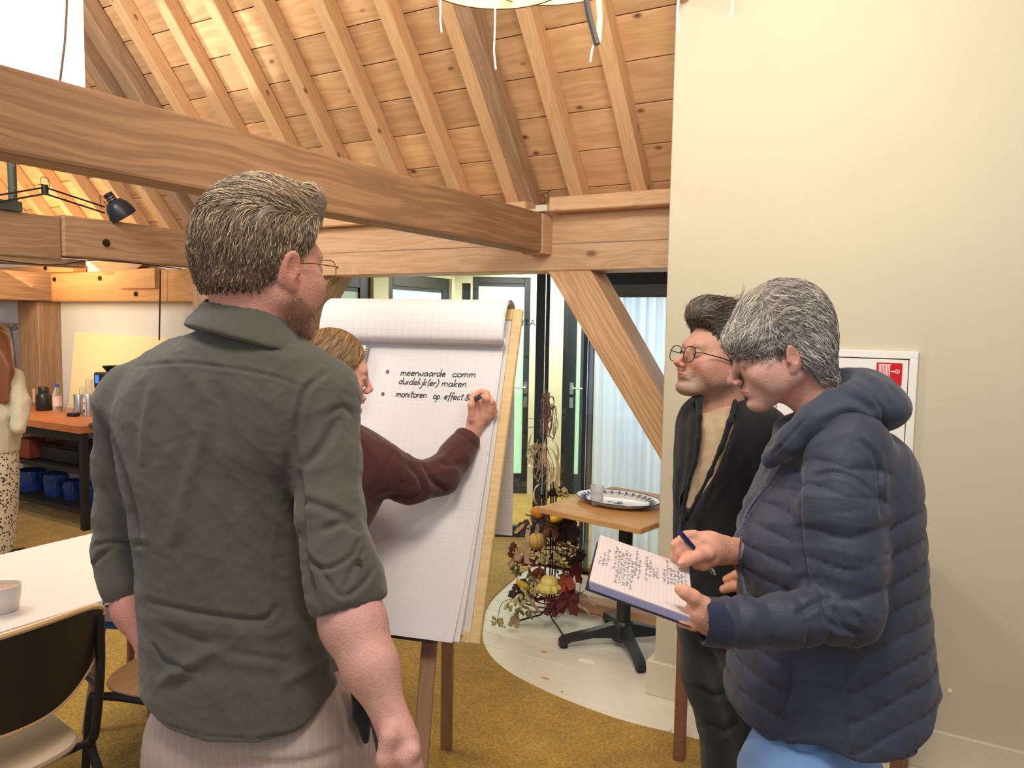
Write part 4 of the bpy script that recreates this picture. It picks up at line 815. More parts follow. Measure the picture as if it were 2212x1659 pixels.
# coat rail at the far left
cr = empty('coat_rack', (-8.0, 3.9, 1.52), 0, 'coat rail with metal hooks on the wall left of the kitchen post', 'coat rack')
box('rail', (-.9, .06, -.02), (.5, .1, .01), M_OLD, cr, bev=.003)
mb = MB()
for i in range(12): x = -.85+i*.115; mb.tube(smooth_path([(x, .06, -.02), (x, .02, -.05), (x, .0, -.03), (x, -.005, .0)], 5), .006, 6)
mb.build('hooks', M_STEEL, cr)
def garment(loc, w, h, m, label):
    V, Fc = [], []; n, k_ = 28, 16
    for j in range(k_):
        v = j/(k_-1); ww = w*(.25+.75*min(1, v*2.2)**.7); dd = .05+.05*v
        for i in range(n):
            a = 2*PI*i/n; f = 1+.10*math.sin(7*a+3*v)+.05*math.sin(11*a-5*v); V.append((ww*math.cos(a)*f, dd*math.sin(a)*f, -h*v))
    Fc = [(j*n+i, j*n+(i+1) % n, (j+1)*n+(i+1) % n, (j+1)*n+i) for j in range(k_-1) for i in range(n)]+[tuple(range(n)), tuple((k_-1)*n+i for i in range(n-1, -1, -1))]
    o = MB().add(V, Fc).build('hanging_coat', m); o.location = loc; return tag(o, label, 'coat')
garment((-7.62, 3.80, 1.50), .11, .62, mat('lilac_grey_cloth', srgb(170, 156, 156), .85, noise=.06), 'lilac grey coat hanging on the rail next to the post')
# ================================================================== PEOPLE
# figures are grown as signed distance fields in a frame (a, b, z): a = across, b = away, z = up
AB = np.stack([RH, FH, UP])                                   # rows
def Q(px, py, d): return AB @ P(px, py, d)
def abz2w(v): return v @ AB
class Sdf:
    def __init__(s, lo, hi, h):
        s.lo = np.array(lo, float); s.h = h; s.n = np.ceil((np.array(hi)-s.lo)/h).astype(int)+1
        s.ax = [s.lo[i]+h*np.arange(s.n[i]) for i in range(3)]; s.f = np.full(s.n, 0.2, np.float32)
    def sub_(s, lo, hi):
        i0 = np.clip(np.floor((np.array(lo)-s.lo)/s.h).astype(int), 0, s.n); i1 = np.clip(np.ceil((np.array(hi)-s.lo)/s.h).astype(int)+1, 0, s.n)
        sl = tuple(slice(a, b) for a, b in zip(i0, i1)); return sl, s.ax[0][sl[0]][:, None, None], s.ax[1][sl[1]][None, :, None], s.ax[2][sl[2]][None, None, :]
    def put(s, sl, d, k, op):
        a = s.f[sl]
        if a.size == 0: return
        if op == 'u': h = np.maximum(k-np.abs(a-d), 0)/k; s.f[sl] = np.minimum(a, d)-h*h*k*.25
        elif op == 's': d = -d; h = np.maximum(k-np.abs(a-d), 0)/k; s.f[sl] = np.maximum(a, d)+h*h*k*.25
        elif op == 'i': h = np.maximum(k-np.abs(a-d), 0)/k; s.f[sl] = np.maximum(a, d)+h*h*k*.25
    def cone(s, a, b, ra, rb, k=.01, flat=None, q=1.0, op='u'):
        a, b = np.array(a, float), np.array(b, float); m = max(ra, rb)+k+4*s.h
        sl, X, Y, Z = s.sub_(np.minimum(a, b)-m, np.maximum(a, b)+m)
        if s.f[sl].size == 0: return s
        p = [X-a[0], Y-a[1], Z-a[2]]; ab = b-a
        if flat is not None:
            n = np.array(flat, float); n /= np.linalg.norm(n); t = (p[0]*n[0]+p[1]*n[1]+p[2]*n[2])*(1/q-1); p = [p[i]+t*n[i] for i in range(3)]; ab = ab+n*(ab @ n)*(1/q-1)
        t = np.clip((p[0]*ab[0]+p[1]*ab[1]+p[2]*ab[2])/max(ab @ ab, 1e-9), 0, 1)
        d = np.sqrt((p[0]-t*ab[0])**2+(p[1]-t*ab[1])**2+(p[2]-t*ab[2])**2)-(ra+(rb-ra)*t)
        if flat is not None: d = d*(.5+.5*q)
        s.put(sl, d.astype(np.float32), k, op); return s
    def chain(s, pts, rs, k=.01, **kw):
        for i in range(len(pts)-1): s.cone(pts[i], pts[i+1], rs[i], rs[i+1], k, **kw)
        return s
    def ell(s, c, r, k=.01, R=None, op='u'):
        c, r = np.array(c, float), np.array(r, float); m = r.max()+k+4*s.h
        sl, X, Y, Z = s.sub_(c-m, c+m)
        if s.f[sl].size == 0: return s
        p = [X-c[0], Y-c[1], Z-c[2]]
        if R is not None: R = np.array(R); p = [p[0]*R[0, i]+p[1]*R[1, i]+p[2]*R[2, i] for i in range(3)]
        k0 = np.sqrt((p[0]/r[0])**2+(p[1]/r[1])**2+(p[2]/r[2])**2); k1 = np.sqrt((p[0]/r[0]**2)**2+(p[1]/r[1]**2)**2+(p[2]/r[2]**2)**2)+1e-9
        s.put(sl, (k0*(k0-1)/k1).astype(np.float32), k, op); return s
    def loft(s, rows, k=.02, e=2.3, op='u', pad=.0):
        """rows (z, ca, cb, ra, rb), stacked ellipses"""
        r = np.array(sorted(rows, key=lambda q: q[0])); z = s.ax[2]; zz = np.clip(z, r[0, 0], r[-1, 0])
        def ip(c):
            # smooth cubic through rows
            y = r[:, c]; x = r[:, 0]; m_ = np.gradient(y, x); i = np.clip(np.searchsorted(x, zz)-1, 0, len(x)-2); h = x[i+1]-x[i]; t = (zz-x[i])/h
            return (2*t**3-3*t**2+1)*y[i]+(t**3-2*t**2+t)*h*m_[i]+(-2*t**3+3*t**2)*y[i+1]+(t**3-t**2)*h*m_[i+1]
        ca, cb, ra, rb = (ip(c)[None, None, :] for c in (1, 2, 3, 4)); ra = ra+pad; rb = rb+pad
        X = np.abs(s.ax[0][:, None, None]-ca)/ra; Y = np.abs(s.ax[1][None, :, None]-cb)/rb
        q = (X**e+Y**e)**(1/e); d = (q-1)*np.minimum(ra, rb)
        ez = np.maximum(np.maximum(r[0, 0]-z, z-r[-1, 0]), 0)[None, None, :]; d = np.where(ez > 0, np.sqrt(np.maximum(d, 0)**2+ez**2)+np.minimum(d, 0)*0+(d < 0)*0, d)
        s.put((slice(None),)*3, d.astype(np.float32), k, op); return s
    def cutz(s, fn, k=.004):
        """keep what is above z = fn(a)"""
        d = fn(s.ax[0])[:, None, None]-s.ax[2][None, None, :]; s.put((slice(None),)*3, np.broadcast_to(d, s.f.shape).astype(np.float32), k, 'i'); return s
    def cut_view(s, poly, bmax, dref, k=.004):
        """take away a region given as photo outline at depth dref, where b < bmax"""
        pts = np.array([Q(x, y, dref) for x, y in poly]); A = s.ax[0][:, None]; Z = s.ax[2][None, :]
        # scale to be constant along depth (small range)
        inside = np.zeros((len(s.ax[0]), len(s.ax[2])), bool); dist = np.full(inside.shape, 9.0); n = len(pts)
        for i in range(n):
            x0, y0 = pts[i][0], pts[i][2]; x1, y1 = pts[(i+1) % n][0], pts[(i+1) % n][2]; dx, dy_ = x1-x0, y1-y0
            t = np.clip(((A-x0)*dx+(Z-y0)*dy_)/(dx*dx+dy_*dy_), 0, 1); dist = np.minimum(dist, np.hypot(A-x0-t*dx, Z-y0-t*dy_))
            c = ((y0 > Z) != (y1 > Z)) & (A < (x1-x0)*(Z-y0)/(y1-y0+1e-12)+x0); inside ^= c
        sd = np.where(inside, -dist, dist)[:, None, :]; d = np.maximum(sd, (s.ax[1]-bmax)[None, :, None]); s.put((slice(None),)*3, d.astype(np.float32), k, 's'); return s
    def arrays(s, iso=0.0):
        f = s.f.copy()
        for ax in range(3):
            sl = [slice(None)]*3
            for e_ in (0, -1): sl[ax] = e_; f[tuple(sl)] = np.maximum(f[tuple(sl)], s.h)
            
        g = openvdb.FloatGrid(background=0.2); g.copyFromArray(f); V, Fq = g.convertToQuads(isovalue=iso)
        V = np.asarray(V, float)*s.h+s.lo; Fq = np.asarray(Fq, np.int64)
        c = V.mean(0); e1 = V[Fq[:, 1]]-V[Fq[:, 0]]; e2 = V[Fq[:, 3]]-V[Fq[:, 0]]; vol = np.einsum('ij,ij->i', np.cross(e1, e2), V[Fq[:, 0]]-c).sum()
        if vol < 0: Fq = Fq[:, ::-1]
        return V, Fq
    def sample(s, p):
        u = (p-s.lo)/s.h; i = np.clip(np.floor(u).astype(int), 0, s.n-2); t = np.clip(u-i, 0, 1); f = s.f; r = 0
        for a in (0, 1):
            for b in (0, 1):
                for c in (0, 1): r = r+f[i[:, 0]+a, i[:, 1]+b, i[:, 2]+c]*np.abs(1-a-t[:, 0])*np.abs(1-b-t[:, 1])*np.abs(1-c-t[:, 2])
        return r
    def grad(s, p):
        e = s.h*.8; g = np.stack([s.sample(p+np.eye(3)[i]*e)-s.sample(p-np.eye(3)[i]*e) for i in range(3)], 1); return g/(np.linalg.norm(g, axis=1)[:, None]+1e-9)
def relax(V, Fq, n=1, lam=.5):
    for _ in range(n):
        acc = np.zeros_like(V); cnt = np.zeros(len(V))
        for a, b in ((0, 1), (1, 2), (2, 3), (3, 0)):
            np.add.at(acc, Fq[:, a], V[Fq[:, b]]); np.add.at(acc, Fq[:, b], V[Fq[:, a]]); np.add.at(cnt, Fq[:, a], 1); np.add.at(cnt, Fq[:, b], 1)
        V = V+lam*(acc/np.maximum(cnt, 1)[:, None]-V)
    return V
def vnorm(V, Fq):
    n = np.cross(V[Fq[:, 2]]-V[Fq[:, 0]], V[Fq[:, 3]]-V[Fq[:, 1]]); N = np.zeros_like(V)
    for i in range(4): np.add.at(N, Fq[:, i], n)
    return N/(np.linalg.norm(N, axis=1)[:, None]+1e-12)
def npmesh(name, V, Fq):
    me = bpy.data.meshes.new(name); me.vertices.add(len(V)); me.vertices.foreach_set('co', np.asarray(V, np.float32).ravel())
    k = Fq.shape[1]; me.loops.add(Fq.size); me.loops.foreach_set('vertex_index', np.asarray(Fq, np.int32).ravel()); me.polygons.add(len(Fq))
    me.polygons.foreach_set('loop_start', np.arange(0, Fq.size, k, dtype=np.int32)); me.polygons.foreach_set('loop_total', np.full(len(Fq), k, np.int32))
    me.update(calc_edges=True); me.shade_smooth(); return me
def put_mesh(name, V, Fq, m, parent, col=None):
    me = npmesh(name, V, Fq)
    if col is not None:
        at = me.color_attributes.new('tint', 'FLOAT_COLOR', 'POINT'); c4 = np.ones((len(V), 4), np.float32); c4[:, :3] = col; at.data.foreach_set('color', c4.ravel())
    o = link(name, me, m)
    if parent is not None: o.parent = parent; o.matrix_parent_inverse = Matrix.Translation(-Vector(parent.location))
    return o
def merge(parts):
    V, Fq, Cc, o = [], [], [], 0
    for v, f, c in parts: V.append(v); Fq.append(f+o); Cc.append(c); o += len(v)
    return np.concatenate(V), np.concatenate(Fq), np.concatenate(Cc)
def pix(V): 
    v = V-C0; d = v @ CF; return 1106+F*(v @ CR)/d, 829.5-F*(v @ CU)/d
def pl_dist(px, py, line):
    D = np.full(len(px), 1e9); S = np.zeros(len(px)); n = len(line)-1
    for i in range(n):
        x0, y0 = line[i]; x1, y1 = line[i+1]; dx, dy_ = x1-x0, y1-y0; t = np.clip(((px-x0)*dx+(py-y0)*dy_)/(dx*dx+dy_*dy_+1e-9), 0, 1); e = np.hypot(px-x0-t*dx, py-y0-t*dy_)
        m_ = e < D; D[m_] = e[m_]; S[m_] = (i+t[m_])/n
    return D, S
def folds(V, Fq, lines, gate=0.15):
    """press creases (depth > 0) or raise ridges (depth < 0) into cloth along lines on the side that faces the viewer"""
    N = vnorm(V, Fq); px, py = pix(V); tc = C0-V; tc /= np.linalg.norm(tc, axis=1)[:, None]; face = np.clip(((N*tc).sum(1)-gate+.15)/.3, 0, 1); D_ = np.zeros(len(V))
    for line, dep, wid in lines:
        l = smooth_path([(x, y, 0) for x, y in line], 5)[:, :2] if len(line) > 2 else np.array(line, float)
        d, s = pl_dist(px, py, l); tap = np.clip(np.minimum(s, 1-s)*6, .0, 1)**.5 if dep > .002 or dep < 0 else 1.0
        D_ -= dep*tap*(np.exp(-(d/wid)**2)-.35*np.exp(-((d-2.2*wid)/(1.3*wid))**2))
    return V+N*(D_*face)[:, None]
def wrinkle(V, Fq, amp, sc, seed=0, aniso=(1, 1, 1), warp=1.0):
    r = np.random.default_rng(seed); N = vnorm(V, Fq); p = V*np.array(aniso); d = np.zeros(len(V)); w = p.copy()
    for i in range(3): k = r.normal(size=3)*sc*.5; w[:, i] += warp/sc*np.sin(p @ k+r.uniform(0, 6))
    for o_ in range(7):
        k = r.normal(size=3); k *= sc*(1.35**o_)/np.linalg.norm(k); s = np.sin(w @ k+r.uniform(0, 6.28)); d += (1-np.abs(s))**2*2-.7 if o_ % 2 else s*.6
    return V+N*(d*amp/5)[:, None]
# ---------------------------------------------------------------- materials for people
def skin_mat(name):
    m = mat(name, (.7, .45, .36, 1), .52, noise=.07, nscale=70, bump=.35, bscale=260, sss=.08, attr='tint'); return m
M_SKIN = skin_mat('skin')
def cloth(name, col, noise=.06, bump=.35, bscale=700, rough=.85, sheen=.2, nscale=40): return mat(name, col, rough, noise=noise, nscale=nscale, bump=bump, bscale=bscale, sheen=sheen)
def hair_mat(name):
    m, nt, b = nmat(name); a = nt.nodes.new('ShaderNodeAttribute'); a.attribute_name = 'tint'; nt.links.new(a.outputs['Color'], b.inputs['Base Color']); b.inputs['Roughness'].default_value = .42; b.inputs['Specular IOR Level'].default_value = .45; return m
M_HAIR = hair_mat('hair'); M_EYE = mat('eye_white', srgb(225, 220, 214), .2); M_IRIS = mat('iris', srgb(70, 84, 90), .2); M_LENS = glass('spectacle_lens', (.95, .97, .96, 1), 0, .045); M_LENS.node_tree.links.remove(M_LENS.node_tree.nodes['Mix Shader'].inputs[0].links[0]); M_LENS.node_tree.nodes['Mix Shader'].inputs[0].default_value = .05
def lin(*c): return np.array(srgb(*c)[:3])
# ---------------------------------------------------------------- heads
def head_sdf(p):
    """local frame: x to the person's right, y forward, z up, origin between the ears at eye level"""
    s = Sdf((-.108, -.135, -.235), (.108, .145, .165), .0023)
    w = p.get('w', 1.0); jw = p.get('jaw', 1.0); nl = p.get('nose', 1.0)
    s.ell((0, -.014, .034), (.0745*w, .096, .090), .01)
    s.ell((0, .036, -.02), (.060*w, .054, .080), .035)
    for x in (-1, 1):
        s.cone((x*.055*jw, .0, -.052), (x*.020, .066, -.104), .019, .019, .035); s.ell((x*.040, .060, -.028), (.021, .022, .019), .02)
        s.ell((x*.057, .035, -.04), (.014, .035, .035), .03)
    s.ell((0, .077, -.100), (.020, .017, .015), .022)
    s.cone((-.030, .080, .020), (.030, .080, .020), .012, .012, .02)
    for x in (-1, 1): s.ell((x*.031, .101, -.002), (.019, .016, .012), .012, op='s')
    for x in (-1, 1): s.ell((x*.031, .0795, -.001), (.0145, .0135, .0125), .004)          # lids
    if p.get('open'):
        for x in (-1, 1): s.chain([(x*.0205, .0955, -.0035), (x*.031, .0985, -.001), (x*.0425, .090, -.003)], [.0020, .0042, .0018], .0015, op='s')
    s.cone((0, .088, .010), (0, .093+.016*nl, -.030), .0075, .0085, .012); s.ell((0, .095+.016*nl, -.036), (.0085, .0095, .0085), .008)
    for x in (-1, 1): s.ell((x*.0115, .096+.006*nl, -.041), (.0075, .010, .0075), .006); s.ell((x*.006, .1+.008*nl, -.0475), (.0035, .005, .003), .003, op='s')
    s.ell((0, .080, -.068), (.028, .018, .020), .015)
    s.cone((-.017, .091, -.0655), (0, .0985, -.064), .0042, .0052, .004); s.cone((.017, .091, -.0655), (0, .0985, -.064), .0042, .0052, .004)
    s.cone((-.014, .090, -.0745), (.014, .090, -.0745), .0052, .0052, .005); s.ell((0, .0955, -.0745), (.010, .0045, .0045), .005)
    s.cone((-.022, .0905, -.0695), (.022, .0905, -.0695), .0011, .0011, .003, op='s'); s.cone((0, .101, -.0695), (.0, .094, -.0695), .0012, .0012, .003, op='s')
    s.cone((-.016, .094, -.086), (.016, .094, -.086), .003, .003, .012, op='s')
    for x in (-1, 1): s.cone((x*.020, .098, -.042), (x*.032, .080, -.070), .0012, .0018, .010, op='s')
    for x in (-1, 1):                                                                         # ears
        R = Euler((math.radians(-12), math.radians(x*8), math.radians(x*-22))).to_matrix()
        s.ell((x*.080, -.010, -.010), (.0068, .0165, .030), .004, R=R); s.ell((x*.077, -.002, -.034), (.006, .009, .012), .006)
        s.ell((x*.0885, -.006, -.004), (.0045, .0105, .019), .004, R=R, op='s'); s.ell((x*.082, .004, -.014), (.005, .005, .006), .004)
    nk = p.get('neck', (.0, -.045, -.23)); nr = p.get('nr', .055)
    s.cone((0, -.030, -.045), nk, nr*1.0, nr*1.06, .03, flat=(0, 1, 0), q=1.02)
    s.cone((0, .005, -.085), (0, nk[1]+.025, nk[2]), .026, .03, .03)
    for f in p.get('extra', []): f(s)
    return s
def zline(y, kind):
    if kind == 'short': X, Zs = [-.12, -.08, -.045, -.02, -.008, .006, .02, .03, .05, .07, .1], [-.078, -.072, -.058, -.035, .0, -.012, -.022, .012, .045, .070, .082]
    elif kind == 'nape': X, Zs = [-.12, -.08, -.045, -.02, -.008, .006, .02, .03, .05, .07, .1], [-.045, -.045, -.045, -.030, .0, -.012, -.022, .012, .045, .070, .082]
    elif kind == 'woman4': X, Zs = [-.12, -.08, -.05, -.025, -.008, .006, .02, .035, .06, .075, .11], [-.098, -.094, -.078, -.04, .012, .006, .0, .006, .018, .014, .012]
    elif kind == 'long': X, Zs = [-.12, -.03, .0, .02, .035, .05, .065, .08, .11], [-.16, -.15, -.12, -.05, .0, .022, .04, .062, .07]
    return np.interp(y, X, Zs)
def hair_shell(base, kind, thick, extra=None):
    s = Sdf(base.lo, base.lo+(base.n-1)*base.h, base.h); s.f = np.full(s.n, .2, np.float32); w = 1.0
    s.ell((0, -.014, .034), (.0745+thick[0], .096+thick[1], .090+thick[2]), .01)
    if kind in ('short', 'woman4', 'nape'): s.cone((0, -.045, -.0), (0, -.05, -.075), .062, .050, .03)
    if extra: extra(s)
    Y = s.ax[1][None, :, None]; Z = s.ax[2][None, None, :]; X = s.ax[0][:, None, None]
    jag = .004*np.sin(X*420+Y*300)+.003*np.sin(Y*700); lim = (zline(s.ax[1], kind)[None, :, None]-Z)+jag
    k = .010; a = s.f; d = np.broadcast_to(lim*.8, a.shape); h = np.maximum(k-np.abs(a-d), 0)/k; s.f = (np.maximum(a, d)+h*h*k*.25).astype(np.float32)
    return s
def strands(shell, n, length, flow, cols, seed, r=.0007, steps=8, lift=.003, sub=-.001, mask=None, droop=0.0, wav=0.0):
    """hair as thin tapered threads lying over the shell; flow(p) gives the combing direction"""
    rg = np.random.default_rng(seed); V, Fq = shell.arrays(); c = V[rg.integers(0, len(V), n*4)]+rg.normal(size=(n*4, 3))*.002
    if mask is not None: c = c[mask(c)]
    c = c[:n]; n = len(c); L = length(c) if callable(length) else np.full(n, length); L = L*rg.uniform(.6, 1.15, n); jit = rg.normal(size=(n, 3))*.18; lf = rg.uniform(.1, 1, n)*lift; ph = rg.uniform(0, 6.28, n)
    pts = []; p = c.copy()
    clump = np.sin(c @ rg.normal(size=3)*60)*.25
    for k in range(steps+1):
        t = k/steps; g = shell.grad(p); d = shell.sample(p); off = sub+lf*(t*2 if t < .5 else 1.0)*(1 if t < .85 else .6)
        far = np.clip(np.abs(d)/.02, 0, 1)[:, None]; p = p-g*(np.clip(d, -.01, .01)-off)[:, None]*(1-far*.5); pts.append(p.copy())
        f = flow(p)+jit; f = f-g*(f*g).sum(1)[:, None]; f /= np.linalg.norm(f, axis=1)[:, None]+1e-9
        if wav: f = f+wav*np.cross(g, f)*np.sin(ph+t*7+c[:, 2]*40)[:, None]
        p = p+f*(L/steps)[:, None]+np.array([0, 0, -droop])*t
    T = np.stack(pts, 1); S_ = steps+1; dirv = np.gradient(T, axis=1); dirv /= np.linalg.norm(dirv, axis=2)[..., None]+1e-9
    ref = np.array([.3, .5, .8]); a = np.cross(dirv, ref); a /= np.linalg.norm(a, axis=2)[..., None]+1e-9; b = np.cross(dirv, a); rr = (r*np.clip(1.15-np.linspace(0, 1, S_)**3, .1, 1))[None, :, None]*rg.uniform(.7, 1.3, (n, 1, 1))
    ring = np.stack([T+rr*(a*math.cos(q)+b*math.sin(q)) for q in (0, 2.09, 4.19)], 2).reshape(-1, 3)
    base = (np.arange(n)[:, None, None]*S_+np.arange(S_-1)[None, :, None])*3; i = np.arange(3)[None, None, :]; j = (i+1) % 3
    Fq = np.stack([base+i, base+j, base+3+j, base+3+i], -1).reshape(-1, 4)
    cc = np.array(cols); w = rg.random(n)**1.2*(len(cc)-1); i0 = np.clip(w.astype(int), 0, len(cc)-2); tt = (w-i0)[:, None]; tint = cc[i0]*(1-tt)+cc[i0+1]*tt; tint = tint*rg.uniform(.85, 1.15, (n, 1))
    return ring, Fq, np.repeat(tint, S_*3, axis=0)
def head_frame(px, py, d, f_ab, pitch=0.0, roll=0.0, scale=1.0):
    """4x4 (numpy) from local head frame to world; f_ab facing direction (a,b), pitch > 0 looks down"""
    f = np.array([f_ab[0], f_ab[1], 0.0]); f /= np.linalg.norm(f); up = np.array([0, 0, 1.0]); r = np.cross(f, up)
    f2 = f*math.cos(pitch)-up*math.sin(pitch); u2 = up*math.cos(pitch)+f*math.sin(pitch)
    r3 = r*math.cos(roll)+u2*math.sin(roll); u3 = u2*math.cos(roll)-r*math.sin(roll)
    R = np.stack([r3, f2, u3], 1)*scale; return AB.T @ R, P(px, py, d)
def to_world(V, fr): return V @ fr[0].T+fr[1]
def squash(V, fz):
    V = V.copy(); z = V[:, 2]; t = np.clip((-.015-z)/.03, 0, 1); V[:, 2] = np.where((z < -.015) & (z > -.14), -.015+(z+.015)*(1-(1-fz)*1.0), np.where(z <= -.14, z+(1-fz)*.125, z)); return V
def face_colors(V, base, p):
    x, y, z = np.abs(V[:, 0]), V[:, 1], V[:, 2]; c = np.tile(base, (len(V), 1)); g = lambda q, s_: np.exp(-(q/s_)**2)
    def mixc(w, col): nonlocal c; c = c*(1-w[:, None])+np.array(col)*w[:, None]
    red = base*np.array([1.02, .70, .66])
    mixc(.45*g(x-.045, .022)*g(z+.035, .022)*(y > .02), red); mixc(.5*g(x, .014)*g(z+.036, .014)*(y > .085), red)
    mixc(.55*np.clip((x-.072)/.008, 0, 1)*g(z+.01, .04), red)
    lip = np.clip(1-((x/.023)**2+((z+.0695)/.0085)**2), 0, 1)*(y > .08); mixc(np.clip(lip*2, 0, .75), p.get('lip', base*np.array([.85, .50, .48])))
    mixc(.35*g(x-.031, .013)*g(z-.010, .006)*(y > .06), base*.62)
    if 'beard' in p:
        zl = np.interp(y, [-.01, .02, .05, .08, .11], [-.03, -.05, -.066, -.052, -.050]); nz = np.sin(V @ np.array([310, 270, 350]))*np.sin(V @ np.array([-280, 330, 240]))
        w = np.clip((zl-z)/.012+.2*nz, 0, 1)*np.clip((y+.02)/.02, 0, 1)*np.clip((z+.135)/.015, 0, 1); w *= 1-np.clip(lip*3, 0, 1); mixc(w*p['beard'][1], p['beard'][0])
    if 'nape' in p: mixc(.6*np.clip((-.045-z)/.03, 0, 1)*np.clip((-.0-y)/.03, 0, 1)*np.clip((z+.15)/.05, 0, 1), p['nape'])
    return c
def fr_pts(sx, sz, n=20): return [(sx*math.copysign(abs(math.cos(t))**.75, math.cos(t)), sz*math.copysign(abs(math.sin(t))**.75, math.sin(t))) for t in np.linspace(0, 2*PI, n, endpoint=False)]
def eyes(fr, parent, side=0.0):
    for x in (-1, 1):
        c = to_world(np.array([[x*.031, .0795, -.001]]), fr)[0]-np.array(parent.location); sc = np.linalg.norm(fr[0][:, 0])
        mb = MB(); R_ = .0129*sc; mb.lathe([(max(.0001, R_*math.sin(PI*i/12)), -R_*math.cos(PI*i/12)) for i in range(13)], c=c, n=20); e_ = mb.build('eye', M_EYE, parent)
        d = fr[0] @ np.array([side, 1.0, -.02]); d /= np.linalg.norm(d); mb = MB(); mb.tube([c+d*(R_-.0022), c+d*(R_+.0002)], [.0062*sc, .0056*sc], 16); mb.build('iris', M_IRIS, e_)
def glasses(name, fr, m, parent, lens=(.025, .019), y=.104, z=-.004, r=.0011, lens_m=None, tilt=0.0):
    g = empty(name, parent.location); g.parent = parent; g.matrix_parent_inverse = Matrix.Translation(-Vector(parent.location)); 
    def W(L): return [to_world(np.array([q]), fr)[0]-np.array(parent.location) for q in L]
    for s in (-1, 1):
        pts = [(s*.032+a, y-abs(a+s*.0)*.04, z+b+tilt*a) for a, b in fr_pts(*lens)]; mb = MB(); mb.tube(W(pts), r, 6, closed=True); mb.build('lens_rim', m, g)
        me = mesh('lens', W(pts), [tuple(range(len(pts)))]); link('lens', me, lens_m or M_LENS, g)
        mb = MB(); mb.tube(W([(s*(.032+lens[0]), y-.002, z+.006), (s*.073, y-.01, z+.008), (s*.079, .04, z+.008), (s*.080, -.002, z+.004), (s*.078, -.018, z-.012)]), r*1.1, 6); mb.build('temple', m, g)
    mb = MB(); mb.tube(W([(-.008, y+.001, z+.004), (0, y+.004, z+.007), (.008, y+.001, z+.004)]), r, 6); mb.build('bridge', m, g); return g
def trunk(rows, legs, h=.014):
    """the hidden body core that carries head and arms"""
    r = np.array(rows); pts = [(q[1], q[2], q[0]) for q in rows]+[p for L in legs for p, _ in L]; lo = np.min(pts, 0)-.25; hi = np.max(pts, 0)+.25; lo[2] = -.02
    s = Sdf(lo, hi, h); s.loft(rows, .02)
    for L in legs: s.chain([p for p, _ in L], [q for _, q in L], .03)
    return s
def rows_px(rows, shrink=0.0):
    """(py, xl, xr, depth, half depth) -> (z, ca, cb, ra, rb)"""
    out = []
    for py, xl, xr, d, hd in rows: a, b = Q(xl, py, d), Q(xr, py, d); out.append(((a[2]+b[2])/2, (a[0]+b[0])/2, (a[1]+b[1])/2, (b[0]-a[0])/2-shrink, hd-shrink))
    return out
def sdf_around(pts, m, h):
    pts = np.array(pts); return Sdf(pts.min(0)-m, pts.max(0)+m, h)
def bounds_rows(rows, extra, m):
    P_ = [(r[1]-r[3], r[2]-r[4], r[0]) for r in rows]+[(r[1]+r[3], r[2]+r[4], r[0]) for r in rows]+[tuple(e) for e in extra]; P_ = np.array(P_); return P_.min(0)-m, P_.max(0)+m
def legs_mesh(name, chains, m, parent, h=.009, wr=.004, seed=3):
    pts = [p for c in chains for p, _ in c]; s = Sdf(np.min(pts, 0)-.16, np.max(pts, 0)+.16, h)
    for c in chains: s.chain([p for p, _ in c], [r for _, r in c], .04)
    V, Fq = s.arrays(); V = abz2w(relax(V, Fq, 1)); V = wrinkle(V, Fq, wr, 14, seed, (1, 1, .6)); return V, Fq
def shoe(parent, c, f, m, L=.28):
    c = np.array(c, float); f = np.array([f[0], f[1], 0.]); f /= np.linalg.norm(f); s = Sdf(c-np.array([.2, .2, .03]), c+np.array([.2, .2, .16]), .008)
    s.cone(c-f*.06+(0, 0, .045), c+f*.13+(0, 0, .038), .042, .036, .02); s.cone(c-f*.05+(0, 0, .05), c-f*.03+(0, 0, .11), .042, .045, .02)
    s.cutz(lambda a: a*0+.004); V, Fq = s.arrays(); put_mesh('shoe', abz2w(V), Fq, m, parent)
def base_of(px, py, d): q = P(px, py, d); return (q[0], q[1], 0.0)
def rowsz(lst): return lst
